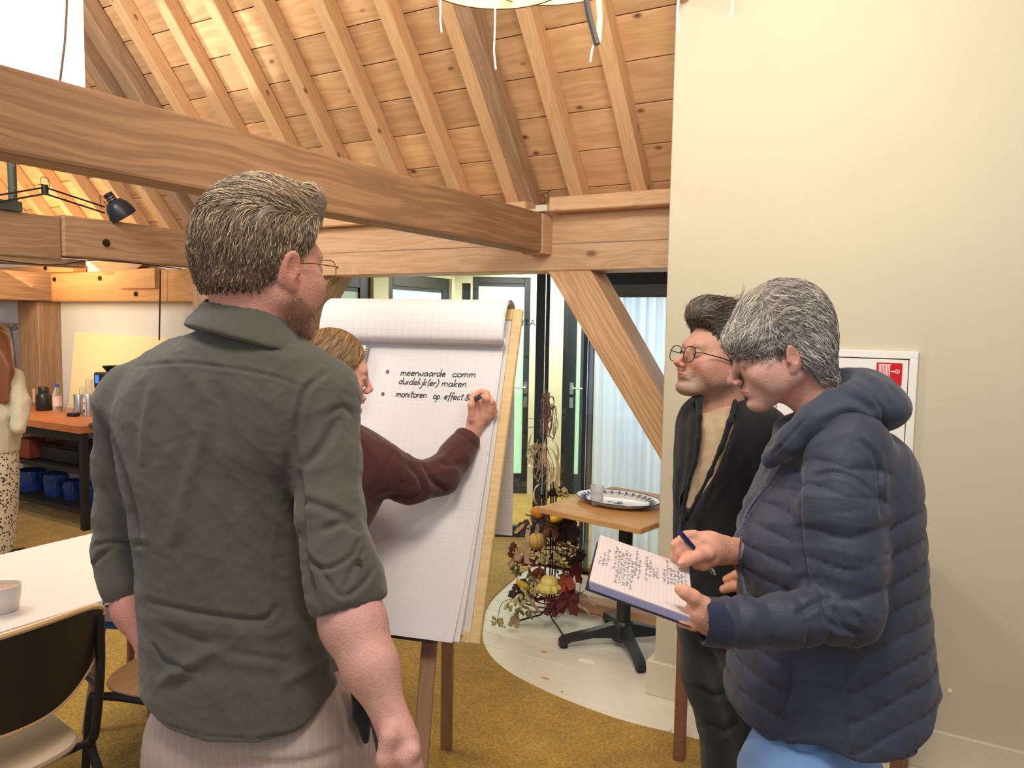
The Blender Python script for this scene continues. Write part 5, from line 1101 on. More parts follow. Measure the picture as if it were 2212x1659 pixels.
# ================================================================== man in the green shirt, seen from behind
def man_green():
    t = empty('person', base_of(545, 1450, 1.38), label='tall man with glasses in an olive grey shirt with rolled sleeves, seen from behind', cat='person')
    skin = lin(196, 142, 122)
    hp_ = {'w': 1.0, 'nose': 1.1, 'beard': (lin(132, 98, 72), .6), 'nape': lin(208, 140, 122), 'neck': (.0, -.012, -.185), 'nr': .056}
    th = math.radians(36); fr = head_frame(568, 572, 1.36, (math.sin(th), math.cos(th)), pitch=math.radians(2), scale=1.08)
    hs = head_sdf(hp_); V, Fq = hs.arrays(); V = relax(V, Fq, 1, .4); parts = [(to_world(V, fr), Fq, face_colors(V, skin, hp_))]
    # trunk, arms
    B = rows_px([(690, 480, 590, 1.37, .055), (760, 400, 660, 1.37, .08), (860, 300, 700, 1.38, .10), (1000, 290, 640, 1.38, .11), (1300, 340, 660, 1.38, .10), (1520, 365, 715, 1.39, .095)])
    hipL, hipR = Q(430, 1580, 1.38), Q(650, 1580, 1.38)
    def leg_pts(h, da=0): return [(h+np.array([0, .02, 0]), .07), (np.array([h[0]+da, h[1]-.02, .50]), .062), (np.array([h[0]+da, h[1]+.01, .08]), .042)]
    ts = trunk(B, [leg_pts(hipL, -.02), leg_pts(hipR, .02), [(Q(690, 870, 1.37), .035), (Q(718, 1200, 1.28), .030)], [(Q(275, 890, 1.4), .030), (Q(262, 1010, 1.42), .028), (Q(266, 1200, 1.42), .030)]])
    V, Fq = ts.arrays(); parts.append((abz2w(V), Fq, np.tile(skin, (len(V), 1))))
    # right forearm and hand
    el, wr = Q(735, 1235, 1.27), Q(848, 1560, 1.20)
    s = sdf_around([el, wr, Q(880, 1760, 1.18)], .09, .0035)
    s.chain([el, Q(762, 1345, 1.245), Q(800, 1440, 1.22), wr], [.047, .0525, .043, .027], .02, flat=Q(0, 0, 1)*0+np.array([.3, 1, 0]), q=.85)
    s.cone(wr, Q(866, 1600, 1.195), .026, .029, .015, flat=(.5, .9, 0), q=.8); s.cone(Q(862, 1600, 1.19), Q(872, 1655, 1.185), .032, .036, .015, flat=(.6, .8, 0), q=.65)
    for i, (x0, y0, x1, y1, x2, y2, d, r) in enumerate([(880, 1640, 892, 1700, 880, 1745, 1.165, .0115), (868, 1650, 876, 1715, 862, 1758, 1.18, .0112), (855, 1650, 860, 1712, 848, 1750, 1.195, .0105), (845, 1645, 846, 1700, 838, 1730, 1.21, .0095)]):
        s.chain([Q(x0, y0, d), Q(x1, y1, d), Q(x2, y2, d+.01)], [r*1.15, r, r*.85], .006)
    s.chain([Q(842, 1590, 1.17), Q(832, 1640, 1.165), Q(838, 1690, 1.17)], [.017, .012, .010], .012)
    for x, y in ((893, 1622), (884, 1630), (874, 1636)): s.ell(Q(x, y, 1.165), (.010, .010, .009), .01)
    V, Fq = s.arrays(); c = np.tile(lin(208, 156, 142), (len(V), 1)); V = abz2w(relax(V, Fq, 1)); parts.append((V, Fq, c*(1+.04*np.sin(V @ np.array([60, 40, 50])))[:, None]))
    # left forearm going to the trouser pocket
    s = sdf_around([Q(268, 1230, 1.41), Q(345, 1440, 1.33)], .08, .004)
    s.chain([Q(278, 1235, 1.41), Q(300, 1310, 1.39), Q(345, 1410, 1.36), Q(375, 1470, 1.42)], [.040, .042, .030, .03], .02)
    V, Fq = s.arrays(); parts.append((abz2w(V), Fq, np.tile(lin(204, 140, 124), (len(V), 1))))
    put_mesh('body', *merge(parts)[:2], M_SKIN, t, merge(parts)[2])
    # shirt
    rows = rows_px([(712, 438, 622, 1.365, .078), (742, 385, 668, 1.37, .10), (790, 322, 712, 1.375, .12), (850, 268, 742, 1.38, .132), (930, 258, 722, 1.38, .135), (1010, 274, 668, 1.38, .132), (1100, 292, 654, 1.38, .13), (1200, 306, 664, 1.38, .126), (1300, 314, 690, 1.38, .126), (1400, 318, 715, 1.38, .13), (1480, 316, 745, 1.38, .134), (1560, 314, 756, 1.38, .136), (1620, 316, 758, 1.38, .136)])
    arm_r = [Q(695, 868, 1.37), Q(710, 1000, 1.335), Q(714, 1110, 1.30), Q(724, 1190, 1.28), Q(742, 1262, 1.265)]; arm_l = [Q(282, 878, 1.40), Q(262, 1000, 1.42), Q(268, 1110, 1.42), Q(266, 1190, 1.415), Q(284, 1268, 1.40)]
    lo, hi = bounds_rows(rows, arm_r+arm_l, .10); s = Sdf(lo, hi, .0042)
    s.loft(rows, .02, e=2.35); s.chain(arm_r[:4], [.070, .0535, .0525, .055], .030); s.chain(arm_l[:4], [.066, .046, .047, .050], .028)
    s.cone(Q(400, 800, 1.38), Q(690, 835, 1.38), .052, .052, .04); s.cone(Q(400, 800, 1.38), Q(300, 850, 1.39), .052, .05, .04)
    s.chain([Q(726, 1185, 1.28), Q(748, 1280, 1.262)], [.0605, .0655], .006); s.chain([Q(262, 1182, 1.415), Q(283, 1262, 1.40)], [.0535, .0535], .006)
    s.cone(Q(762, 1175, 1.26), Q(778, 1235, 1.255), .028, .034, .012)
    s.cone(Q(754, 1313, 1.258), Q(775, 1400, 1.24), .058, .058, .004, op='s'); s.cone(Q(290, 1296, 1.397), Q(305, 1370, 1.38), .046, .05, .004, op='s')
    # the cut ends of the sleeves, flat
    hem = [(Q(x, y, 1.25)[0], Q(x, y, 1.25)[2]) for x, y in [(240, 1530), (300, 1560), (350, 1585), (440, 1603), (560, 1609), (640, 1594), (700, 1550), (750, 1495), (790, 1470)]]; hx_, hz_ = zip(*hem)
    torso_a = Q(668, 1320, 1.28)[0]
    s2f = s.f; A = s.ax[0]; zc = np.interp(A, hx_, hz_); s.cutz(lambda a: np.where(a < torso_a+.25, np.interp(a, hx_, hz_), -9))
    V, Fq = s.arrays(); V = abz2w(relax(V, Fq, 2)); V = wrinkle(V, Fq, .0042, 13, 5, (1, 1, .55)); V = wrinkle(V, Fq, .0016, 42, 6, (1, 1, .8))
    V = folds(V, Fq, [([(287, 792), (379, 784), (459, 790), (578, 810), (661, 838)], .0028, 3.5), ([(712, 800), (664, 838), (644, 900), (636, 960), (644, 1010)], .0055, 6), ([(644, 1010), (652, 1100), (658, 1200), (690, 1330)], .008, 8),
        ([(317, 1298), (418, 1322), (561, 1340), (601, 1306)], .0045, 6), ([(339, 1342), (402, 1370), (458, 1397)], .0032, 9), ([(490, 1409), (560, 1420), (629, 1429)], .003, 9), ([(327, 1389), (359, 1429), (430, 1453)], .006, 6), ([(300, 1330), (420, 1352), (560, 1372), (640, 1350)], -.003, 14), ([(380, 1480), (480, 1450), (600, 1470)], .002, 16), ([(620, 1250), (650, 1330), (700, 1390)], .003, 12),
        ([(212, 890), (240, 950), (262, 1010), (284, 1080), (304, 1180)], .007, 7), ([(430, 810), (440, 930), (400, 1060), (372, 1180)], -.005, 14), ([(470, 820), (500, 960), (520, 1100)], .004, 16), ([(590, 830), (610, 930), (600, 1040)], -.004, 13), ([(330, 830), (312, 930), (310, 1010)], -.004, 10),
        ([(700, 905), (740, 880), (766, 900)], .004, 7), ([(655, 1010), (700, 960), (730, 900)], .007, 9), ([(650, 1080), (710, 1100), (770, 1130)], .006, 8), ([(690, 1150), (740, 1130), (782, 1150)], .006, 7), ([(655, 1185), (705, 1250), (737, 1288), (780, 1265), (812, 1220)], .0045, 5), ([(737, 1288), (760, 1230), (790, 1180)], .0045, 5), ([(650, 1188), (700, 1228), (760, 1200), (775, 1166)], .006, 5),
        ([(200, 1178), (250, 1172), (322, 1178)], .006, 5), ([(203, 1215), (228, 1195), (252, 1178)], .005, 5), ([(222, 1050), (250, 1090), (282, 1110)], .005, 8), ([(340, 1480), (400, 1440), (470, 1400)], -.005, 12), ([(600, 1480), (680, 1440), (735, 1400)], -.005, 12), ([(700, 1340), (720, 1420), (745, 1480)], .006, 8), ([(560, 1595), (640, 1578), (700, 1538)], .002, 3), ([(345, 1560), (440, 1588), (560, 1596)], .002, 3)])
    shm = cloth('olive_shirt', srgb(80, 78, 67), noise=.05, bump=.3, bscale=900, sheen=.25); sh = put_mesh('shirt', V, Fq, shm, t)
    # collar
    f3 = np.array([math.sin(th), math.cos(th), 0]); c0, c1 = Q(524, 728, 1.350), Q(532, 662, 1.345); s = Sdf(np.minimum(c0, c1)-.17, np.maximum(c0, c1)+.14, .0036)
    ax = (c1-c0)/np.linalg.norm(c1-c0); ax = ax+f3*.20; ax /= np.linalg.norm(ax); L = .062; k0 = c1-ax*L+f3*.012
    s.cone(k0, c1+f3*.004, .106, .0695, .01, flat=f3, q=1.0); s.cone(c1-ax*.02, c1+ax*.06, .0645, .0645, .004, op='s')
    top = c1+ax*.002; n = ax; X, Y, Z = s.ax[0][:, None, None], s.ax[1][None, :, None], s.ax[2][None, None, :]; dp = (X-top[0])*n[0]+(Y-top[1])*n[1]+(Z-top[2])*n[2]
    s.put((slice(None),)*3, dp.astype(np.float32), .006, 'i'); s.put((slice(None),)*3, (-dp-.064).astype(np.float32), .01, 'i')
    V, Fq = s.arrays(); V = abz2w(relax(V, Fq, 2)); V = wrinkle(V, Fq, .0018, 16, 8); put_mesh('collar', V, Fq, shm, t)
    for x, y, d in ((203, 1213, 1.37), (776, 1212, 1.22)): b_ = MB(); b_.lathe([(.001, 0), (.0055, 0), (.0055, .002), (.001, .002)], n=14); o = b_.build('cuff_button', mat('horn_button', srgb(70, 62, 52), .35), t); o.parent = t; o.location = Vector(P(x, y, d))-Vector(t.location); o.rotation_euler = (PI/2, 0, .5)
    # trousers
    ch = [[(Q(455, 1590, 1.39), .098), (Q(450, 1720, 1.38), .104), (np.array([hipL[0]-.015, hipL[1]-.01, .5]), .078), (np.array([hipL[0]-.02, hipL[1]+.02, .09]), .06)], [(Q(655, 1590, 1.39), .098), (Q(686, 1720, 1.38), .108), (np.array([hipR[0]+.03, hipR[1]-.01, .5]), .078), (np.array([hipR[0]+.03, hipR[1]+.02, .09]), .06)], [(Q(450, 1590, 1.375), .102), (Q(660, 1590, 1.375), .100)], [(Q(700, 1530, 1.38), .06), (Q(690, 1600, 1.38), .08)]]
    V, Fq = legs_mesh('trousers', ch, None, t, .0065, .004); V = folds(V, Fq, [([(500, 1640), (640, 1650), (790, 1600)], .005, 9), ([(770, 1500), (800, 1560), (806, 1640)], .006, 6)])
    mt, nt, b = nmat('striped_trousers'); N = nt.nodes; tc = N.new('ShaderNodeTexCoord'); sx = N.new('ShaderNodeVectorMath'); sx.operation = 'DOT_PRODUCT'; sx.inputs[1].default_value = (RH[0], RH[1], .10); nt.links.new(tc.outputs['Object'], sx.inputs[0])
    mm = N.new('ShaderNodeMath'); mm.operation = 'MULTIPLY'; mm.inputs[1].default_value = 72; nt.links.new(sx.outputs['Value'], mm.inputs[0]); fr_ = N.new('ShaderNodeMath'); fr_.operation = 'FRACT'; nt.links.new(mm.outputs[0], fr_.inputs[0]); ls = N.new('ShaderNodeMath'); ls.operation = 'LESS_THAN'; ls.inputs[1].default_value = .08; nt.links.new(fr_.outputs[0], ls.inputs[0])
    m5 = N.new('ShaderNodeMath'); m5.operation = 'MULTIPLY'; m5.inputs[1].default_value = .35; nt.links.new(ls.outputs[0], m5.inputs[0]); mix = N.new('ShaderNodeMix'); mix.data_type = 'RGBA'; mix.inputs[6].default_value = srgb(172, 152, 138); mix.inputs[7].default_value = srgb(206, 190, 176); nt.links.new(m5.outputs[0], mix.inputs[0]); nt.links.new(mix.outputs[2], b.inputs['Base Color']); b.inputs['Roughness'].default_value = .85
    put_mesh('trousers', V, Fq, mt, t)
    s = sdf_around([Q(772, 1490, 1.33), Q(796, 1600, 1.33)], .05, .004); s.chain([Q(768, 1480, 1.33), Q(784, 1545, 1.33), Q(790, 1600, 1.33)], [.010, .016, .006], .01); V, Fq = s.arrays(); put_mesh('pocket_lining', abz2w(V), Fq, cloth('black_lining', srgb(16, 15, 16)), t)
    brown = mat('brown_leather', srgb(70, 48, 34), .4)
    for h, da in ((hipL, -.02), (hipR, .03)): shoe(t, (h[0]+da, h[1]+.02, 0), f3, brown)
    # hair: short faded sides, longer combed top
    def ex(s_): s_.ell((0, .012, .060), (.066, .086, .082), .02); s_.cone((-.03, .070, .112), (.03, .070, .112), .024, .024, .03)
    sh_ = hair_shell(hs, 'nape', (.0035, .007, .012), ex); V, Fq = sh_.arrays(); N_ = vnorm(V, Fq); V2 = V+N_*(.0022*np.sin(V[:, 0]*330+40*V[:, 1])*np.clip((V[:, 2]-.03)/.05, 0, 1))[:, None]
    cols = [lin(84, 72, 58), lin(128, 110, 88), lin(166, 144, 114), lin(208, 184, 148)]
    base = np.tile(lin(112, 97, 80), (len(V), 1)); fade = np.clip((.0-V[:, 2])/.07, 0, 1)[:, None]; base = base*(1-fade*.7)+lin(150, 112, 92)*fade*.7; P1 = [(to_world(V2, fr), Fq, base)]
    def flow(p):
        top = np.clip((p[:, 2]-.055)/.04, 0, 1)[:, None]; side = np.stack([p[:, 0]*.3, -.25+0*p[:, 1], -1+0*p[:, 1]], 1); tp = np.stack([-.75+0*p[:, 0], -.75+0*p[:, 0], .1+0*p[:, 0]], 1); return side*(1-top)+tp*top
    ln = lambda c: np.interp(c[:, 2], [-.06, .0, .05, .09], [.006, .014, .030, .055])
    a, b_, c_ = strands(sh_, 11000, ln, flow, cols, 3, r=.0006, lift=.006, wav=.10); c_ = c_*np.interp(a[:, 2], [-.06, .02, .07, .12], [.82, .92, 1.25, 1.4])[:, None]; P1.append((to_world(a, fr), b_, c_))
    # beard
    def bm_(c): return (c[:, 2] < np.interp(c[:, 1], [-.01, .02, .05, .08, .11], [-.03, -.05, -.066, -.052, -.050])) & (c[:, 1] > -.0) & (c[:, 2] > -.13)
    bs = Sdf(hs.lo, hs.lo+(hs.n-1)*hs.h, hs.h); bs.f = hs.f
    a, b_, c_ = strands(bs, 1300, .006, lambda p: np.stack([0*p[:, 0], .2+0*p[:, 0], -1+0*p[:, 0]], 1), [lin(120, 92, 68), lin(176, 138, 100), lin(206, 172, 132)], 9, r=.0005, steps=3, lift=.005, mask=bm_); P2 = [(to_world(a, fr), b_, c_)]
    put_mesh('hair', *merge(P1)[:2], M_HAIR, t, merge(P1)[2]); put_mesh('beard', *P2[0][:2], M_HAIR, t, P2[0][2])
    glasses('glasses', fr, mat('thin_gold_metal', srgb(176, 140, 84), .3, metal=.9), t, (.026, .022))
man_green()
# ================================================================== woman writing on the flipchart
def woman_maroon():
    t = empty('person', base_of(722, 1200, 2.07), label='woman in a maroon sweater writing on the flipchart with a marker', cat='person')
    skin = lin(214, 158, 136); hp_ = {'w': .95, 'jaw': .88, 'nose': .95, 'nr': .047, 'lip': lin(186, 110, 98), 'neck': (0, -.04, -.235)}
    th = math.radians(75); fr = head_frame(722, 806, 2.15, (math.sin(th), math.cos(th)), pitch=math.radians(8), scale=.93)
    hs = head_sdf(hp_); V, Fq = hs.arrays(); V = relax(V, Fq, 1, .4); parts = [(to_world(V, fr), Fq, face_colors(V, skin, hp_))]
    B = rows_px([(900, 700, 750, 2.2, .045), (950, 665, 800, 2.22, .06), (1040, 650, 800, 2.22, .085), (1300, 660, 770, 2.16, .08), (1430, 680, 765, 2.08, .06)]); h0, h1 = Q(690, 1480, 2.06), Q(762, 1480, 2.08)
    ts = trunk(B, [[(h, .07), (np.array([h[0], h[1], .48]), .055), (np.array([h[0], h[1]+.01, .08]), .038)] for h in (h0, h1)]+[[(Q(820, 1015, 2.2), .038), (Q(952, 1031, 2.3), .030), (Q(1015, 940, 2.4), .024)], [(Q(680, 1000, 2.35), .04), (Q(690, 1180, 2.4), .035)]], .013)
    V, Fq = ts.arrays(); parts.append((abz2w(V), Fq, np.tile(skin, (len(V), 1))))
    D = 2.395; s = sdf_around([Q(1012, 950, 2.39), Q(1050, 830, 2.43)], .07, .0024)
    nb = np.array([-.25, -.9, .35])
    s.chain([Q(1010, 955, 2.39), Q(1024, 926, 2.40), Q(1030, 905, D+.01)], [.026, .0235, .026], .012, flat=nb, q=.75)
    s.cone(Q(1030, 905, D), Q(1042, 880, D), .029, .033, .015, flat=nb, q=.62); s.cone(Q(1052, 900, D+.005), Q(1060, 880, D+.01), .016, .016, .015)
    s.chain([Q(1021, 905, D-.01), Q(1019, 876, D-.02), Q(1022, 856, D), Q(1035, 847, D+.015)], [.014, .0115, .0095, .0085], .008)          # thumb
    s.chain([Q(1049, 880, D-.012), Q(1050, 862, D-.024), Q(1050, 850, D-.01), Q(1042, 846, D+.02)], [.0125, .0115, .0105, .009], .005)             # index
    s.chain([Q(1057, 884, D-.004), Q(1061, 868, D-.012), Q(1057, 858, D+.012)], [.0115, .0105, .009], .004)
    s.chain([Q(1063, 888, D+.004), Q(1066, 876, D-.002), Q(1062, 866, D+.02)], [.0105, .0095, .0085], .004)
    s.chain([Q(1066, 896, D+.012), Q(1069, 887, D+.01), Q(1064, 878, D+.028)], [.0095, .0085, .0075], .004)
    V, Fq = s.arrays(); parts.append((abz2w(relax(V, Fq, 1, .3)), Fq, np.tile(lin(214, 156, 130), (len(V), 1))))
    put_mesh('body', *merge(parts)[:2], M_SKIN, t, merge(parts)[2])
    rg_ = MB(); c = P(1066, 869, 2.383); rg_.tube([c+.0085*(math.cos(a)*RH+math.sin(a)*FH) for a in np.linspace(0, 2*PI, 14, endpoint=False)], .0009, 5, closed=True); o = rg_.build('ring', mat('gold', srgb(212, 168, 90), .2, metal=1.), t); o.matrix_parent_inverse = Matrix.Translation(-Vector(t.location))
    # sweater
    rows = rows_px([(912, 705, 760, 2.2, .055), (930, 690, 800, 2.2, .075), (958, 665, 838, 2.21, .095), (1010, 648, 838, 2.22, .115), (1085, 642, 826, 2.23, .118), (1165, 640, 786, 2.21, .115), (1300, 645, 782, 2.14, .11), (1430, 640, 790, 2.08, .11)])
    arm = [Q(826, 1014, 2.2), Q(885, 1040, 2.245), Q(952, 1029, 2.30), Q(985, 985, 2.35), Q(1012, 944, 2.39)]; armL = [Q(675, 1000, 2.36), Q(690, 1180, 2.40), Q(770, 1200, 2.42)]
    lo, hi = bounds_rows(rows, arm+armL, .1); s = Sdf(lo, hi, .005); s.loft(rows, .02); s.chain(arm, [.078, .0600, .0520, .0465, .0445], .03); s.chain(armL, [.06, .05, .04], .03)
    s.cone(Q(1014, 941, 2.393), Q(1028, 918, 2.41), .034, .034, .003, op='s')
    X, Y, Z = s.ax[0][:, None, None], s.ax[1][None, :, None], s.ax[2][None, None, :]; e = Q(1013, 943, 2.392); n = e-Q(985, 985, 2.35); n /= np.linalg.norm(n)
    near = np.sqrt((X-e[0])**2+(Y-e[1])**2+(Z-e[2])**2)-.08; dp = np.where(near < 0, (X-e[0])*n[0]+(Y-e[1])*n[1]+(Z-e[2])*n[2], -1); s.put((slice(None),)*3, dp.astype(np.float32), .003, 'i')
    V, Fq = s.arrays(); V = abz2w(relax(V, Fq, 2)); V = wrinkle(V, Fq, .004, 16, 21, (1, 1, .7))
    V = folds(V, Fq, [([(858, 962), (835, 1010), (822, 1078)], .004, 4), ([(880, 1000), (905, 1030), (912, 1060), (895, 1078)], .008, 6), ([(915, 1005), (935, 1040), (965, 1060)], .008, 6), ([(800, 1085), (850, 1070), (895, 1078)], .005, 6), ([(945, 990), (965, 1005), (1000, 1000)], .005, 5), ([(978, 932), (1005, 945), (1030, 968)], .002, 3), ([(865, 1000), (870, 1040)], -.004, 8), ([(790, 940), (810, 1000), (790, 1060)], -.004, 10), ([(930, 1000), (955, 990), (985, 960)], -.004, 6)])
    put_mesh('sweater', V, Fq, cloth('maroon_jersey', srgb(74, 34, 32), noise=.05, bump=.2), t)
    ch = [[(Q(690, 1440, 2.06), .09), (np.array([h0[0], h0[1], .48]), .07), (np.array([h0[0], h0[1], .07]), .055)], [(Q(755, 1440, 2.08), .09), (np.array([h1[0], h1[1], .48]), .07), (np.array([h1[0], h1[1], .07]), .055)]]
    V, Fq = legs_mesh('trousers', ch, None, t, .01); put_mesh('trousers', V, Fq, cloth('black_trousers', srgb(30, 30, 34)), t)
    for h in (h0, h1): shoe(t, (h[0], h[1], 0), (math.sin(th), math.cos(th)), M_BLACK)
    # hair: straight light brown, tucked behind the ear
    def ex(s_):
        s_.cone((0, -.05, .0), (0, -.075, -.10), .070, .048, .04); s_.cone((0, -.07, -.09), (0, -.085, -.17), .045, .030, .03)
        for x in (-1, 1): s_.cone((x*.050, .030, .035), (x*.066, -.012, -.035), .026, .018, .02); s_.cone((x*.060, -.03, .0), (x*.05, -.05, -.09), .022, .022, .03)
        s_.ell((0, .104, -.03), (.10, .072, .070), .006, op='s')
        for x in (-1, 1): s_.ell((x*.092, .024, -.045), (.030, .030, .036), .008, op='s'); s_.ell((x*.090, -.006, -.034), (.022, .012, .016), .004, op='s')
    sh_ = hair_shell(hs, 'long', (.007, .008, .010), ex); V, Fq = sh_.arrays(); V = relax(V, Fq, 1)
    cols = [lin(96, 70, 46), lin(134, 100, 64), lin(164, 126, 84), lin(196, 158, 112)]; P1 = [(to_world(V, fr), Fq, np.tile(lin(126, 94, 62), (len(V), 1)))]
    def flow(p): 
        x, y, z = p.T; pz = np.clip((z-.08)/.04, 0, 1)[:, None]; dn_ = np.stack([.15*np.sign(x), -.55-.0*x, -1+0*x], 1); tp = np.stack([np.sign(x+.008)*1.0, -.25+0*x, -.4+0*x], 1); return dn_*(1-pz)+tp*pz
    a, b_, c_ = strands(sh_, 3600, .075, flow, cols, 13, r=.0008, steps=10, lift=.0022); P1.append((to_world(a, fr), b_, c_)); put_mesh('hair', *merge(P1)[:2], M_HAIR, t, merge(P1)[2])
    for x in (-1, 1):
        g = MB(); c = to_world(np.array([[x*.031, .0855, -.003]]), fr)[0]
    # marker pen, held
    mk = empty('marker_pen', P(1036, 857, 2.36), label='black marker pen held in the writing hand at the flipchart', cat='pen')
    A_ = Vector(P(1036, 858, 2.335)); B_ = Vector(FM @ Vector(tuple(on_board(1020, 862, .026)))); o_ = Vector(mk.location); mb = MB(); mb.tube([A_-o_, A_+(B_-A_)*.8-o_], .0072, 14); mb.build('barrel', M_BLACK, mk)
    mb = MB(); mb.tube([A_+(B_-A_)*.8-o_, B_-o_], [.0045, .0018], 10); mb.build('nib', M_BLACK, mk); mb = MB(); u = (A_-B_).normalized(); mb.tube([A_-o_, A_+u*.002-o_], .0035, 12); mb.build('end_cap', mat('blue_cap_dot', srgb(60, 100, 150), .4), mk)
woman_maroon()
# ================================================================== man in the black fleece
def man_fleece():
    t = empty('person', base_of(1570, 1400, 2.03), label='man with glasses and grey stubble in a black fleece jacket over a beige shirt', cat='person')
    skin = lin(200, 148, 124); hp_ = {'w': 1.0, 'nose': 1.35, 'nr': .056, 'lip': lin(160, 92, 80), 'beard': (lin(150, 132, 116), .55), 'neck': (0, -.06, -.21)}
    th = math.radians(20); hp_['fz'] = .86; hp_['open'] = True; fr = head_frame(1549, 778, 2.0, (-math.cos(th), -math.sin(th)), pitch=math.radians(-13), scale=.98)
    hs = head_sdf(hp_); V, Fq = hs.arrays(); V = relax(V, Fq, 1, .3); parts = [(to_world(squash(V, hp_.get('fz', 1)), fr), Fq, face_colors(V, skin, hp_))]
    B = rows_px([(850, 1520, 1590, 2.03, .05), (900, 1500, 1650, 2.03, .10), (1000, 1490, 1670, 2.03, .13), (1180, 1490, 1660, 2.03, .12), (1340, 1500, 1660, 2.03, .12)]); h0, h1 = Q(1545, 1400, 2.07), Q(1610, 1400, 1.98)
    k0, k1 = Q(1580, 1650, 2.05), Q(1650, 1660, 1.97)
    ts = trunk(B, [[(h, .08), (k, .055), (np.array([k[0]+.02, k[1], .08]), .04)] for h, k in ((h0, k0), (h1, k1))]+[[(Q(1640, 940, 1.94), .035), (Q(1700, 1130, 1.87), .03), (Q(1625, 1265, 1.93), .03)]], .013)
    V, Fq = ts.arrays(); parts.append((abz2w(V), Fq, np.tile(skin, (len(V), 1))))
    s = sdf_around([Q(1560, 1230, 1.87), Q(1640, 1310, 1.87)], .06, .003); s.cone(Q(1640, 1262, 1.875), Q(1612, 1262, 1.87), .030, .032, .01)
    s.chain([Q(1612, 1243, 1.855), Q(1590, 1243, 1.85), Q(1570, 1252, 1.865)], [.0125, .0120, .0105], .004); s.chain([Q(1612, 1264, 1.855), Q(1588, 1266, 1.845), Q(1563, 1273, 1.865)], [.0125, .0122, .0105], .003)
    s.chain([Q(1618, 1288, 1.86), Q(1600, 1293, 1.855), Q(1583, 1299, 1.865)], [.012, .0115, .0105], .003); V, Fq = s.arrays(); parts.append((abz2w(V), Fq, np.tile(lin(214, 150, 120), (len(V), 1))))
    put_mesh('body', *merge(parts)[:2], M_SKIN, t, merge(parts)[2])
    tee = rows_px([(868, 1522, 1600, 2.04, .075), (892, 1502, 1640, 2.03, .105), (960, 1478, 1670, 2.02, .135), (1060, 1475, 1670, 2.02, .14), (1180, 1478, 1665, 2.02, .135), (1235, 1482, 1660, 2.02, .13)])
    lo, hi = bounds_rows(tee, [], .05); s = Sdf(lo, hi, .006); s.loft(tee, .02); s.ell(Q(1552, 862, 2.0), (.066, .066, .026), .006, op='s'); V, Fq = s.arrays(); V = abz2w(relax(V, Fq, 2)); V = wrinkle(V, Fq, .003, 20, 31); V = folds(V, Fq, [([(1518, 885), (1545, 882), (1580, 862)], .0015, 3)], ); put_mesh('tee_shirt', V, Fq, cloth('beige_tee', srgb(190, 164, 128)), t)
    rows = rows_px([(858, 1502, 1625, 2.05, .09), (876, 1482, 1655, 2.05, .12), (905, 1467, 1680, 2.04, .145), (960, 1461, 1694, 2.03, .16), (1060, 1458, 1694, 2.03, .16), (1170, 1459, 1690, 2.03, .155), (1260, 1466, 1686, 2.03, .15), (1335, 1470, 1686, 2.03, .148)])
    arm = [Q(1640, 935, 1.94), Q(1700, 1130, 1.87), Q(1650, 1250, 1.91)]; lo, hi = bounds_rows(rows, arm, .08); s = Sdf(lo, hi, .005); s.loft(rows, .02, e=2.2); s.chain(arm, [.075, .06, .045], .03); s.ell(Q(1552, 846, 2.01), (.066, .068, .034), .008, op='s')
    s.cut_view([(1517, 835), (1600, 835), (1585, 868), (1572, 915), (1553, 968), (1530, 1020), (1508, 1066), (1488, 1108), (1478, 1128), (1478, 1090), (1486, 1050), (1500, 1000), (1509, 950), (1512, 900)], Q(1540, 960, 2.03)[1], 1.95, .006)
    s.chain([Q(1511, 862, 1.96), Q(1510, 900, 1.915), Q(1508, 950, 1.895), Q(1500, 1000, 1.885), Q(1486, 1050, 1.885), Q(1476, 1100, 1.885), Q(1470, 1170, 1.885)], [.010, .009, .008, .007, .007, .006, .006], .008)
    s.chain([Q(1588, 868, 1.93), Q(1577, 912, 1.885), Q(1557, 968, 1.872), Q(1534, 1022, 1.87), Q(1508, 1072, 1.872), Q(1484, 1122, 1.878)], [.009, .0095, .008, .007, .006, .006], .010)
    s.chain([Q(1506, 850, 2.0), Q(1520, 838, 2.06)], [.014, .012], .01); s.cone(Q(1468, 1160, 1.95), Q(1452, 1168, 1.95), .012, .004, .006)
    V, Fq = s.arrays(); V = abz2w(relax(V, Fq, 2)); V = wrinkle(V, Fq, .004, 15, 33, (1, 1, .6)); V = folds(V, Fq, [([(1485, 880), (1478, 980), (1466, 1080), (1464, 1160)], .004, 5), ([(1600, 900), (1590, 1000), (1560, 1090)], .004, 12), ([(1640, 960), (1620, 1080), (1590, 1160)], -.004, 14), ([(1500, 1120), (1545, 1170), (1600, 1200)], .004, 8)])
    put_mesh('fleece_jacket', V, Fq, cloth('black_fleece', srgb(22, 23, 27), bump=.6, bscale=500, sheen=.08), t)
    mb = MB(); mb.tube([P(1484, 1105, 1.868), P(1478, 1130, 1.868), P(1474, 1165, 1.872)], .0022, 6); mb.box(P(1479, 1112, 1.862)-.003, P(1477, 1130, 1.862)+.003); o = mb.build('zipper', M_BLACK, t); o.matrix_parent_inverse = Matrix.Translation(-Vector(t.location))
    ch = [[(Q(1545, 1350, 2.07), .10), (Q(1548, 1450, 2.07), .088), (k0, .066), (np.array([k0[0]+.02, k0[1], .07]), .06)], [(Q(1610, 1350, 1.98), .10), (Q(1620, 1470, 1.98), .085), (k1, .066), (np.array([k1[0]+.02, k1[1], .07]), .06)]]
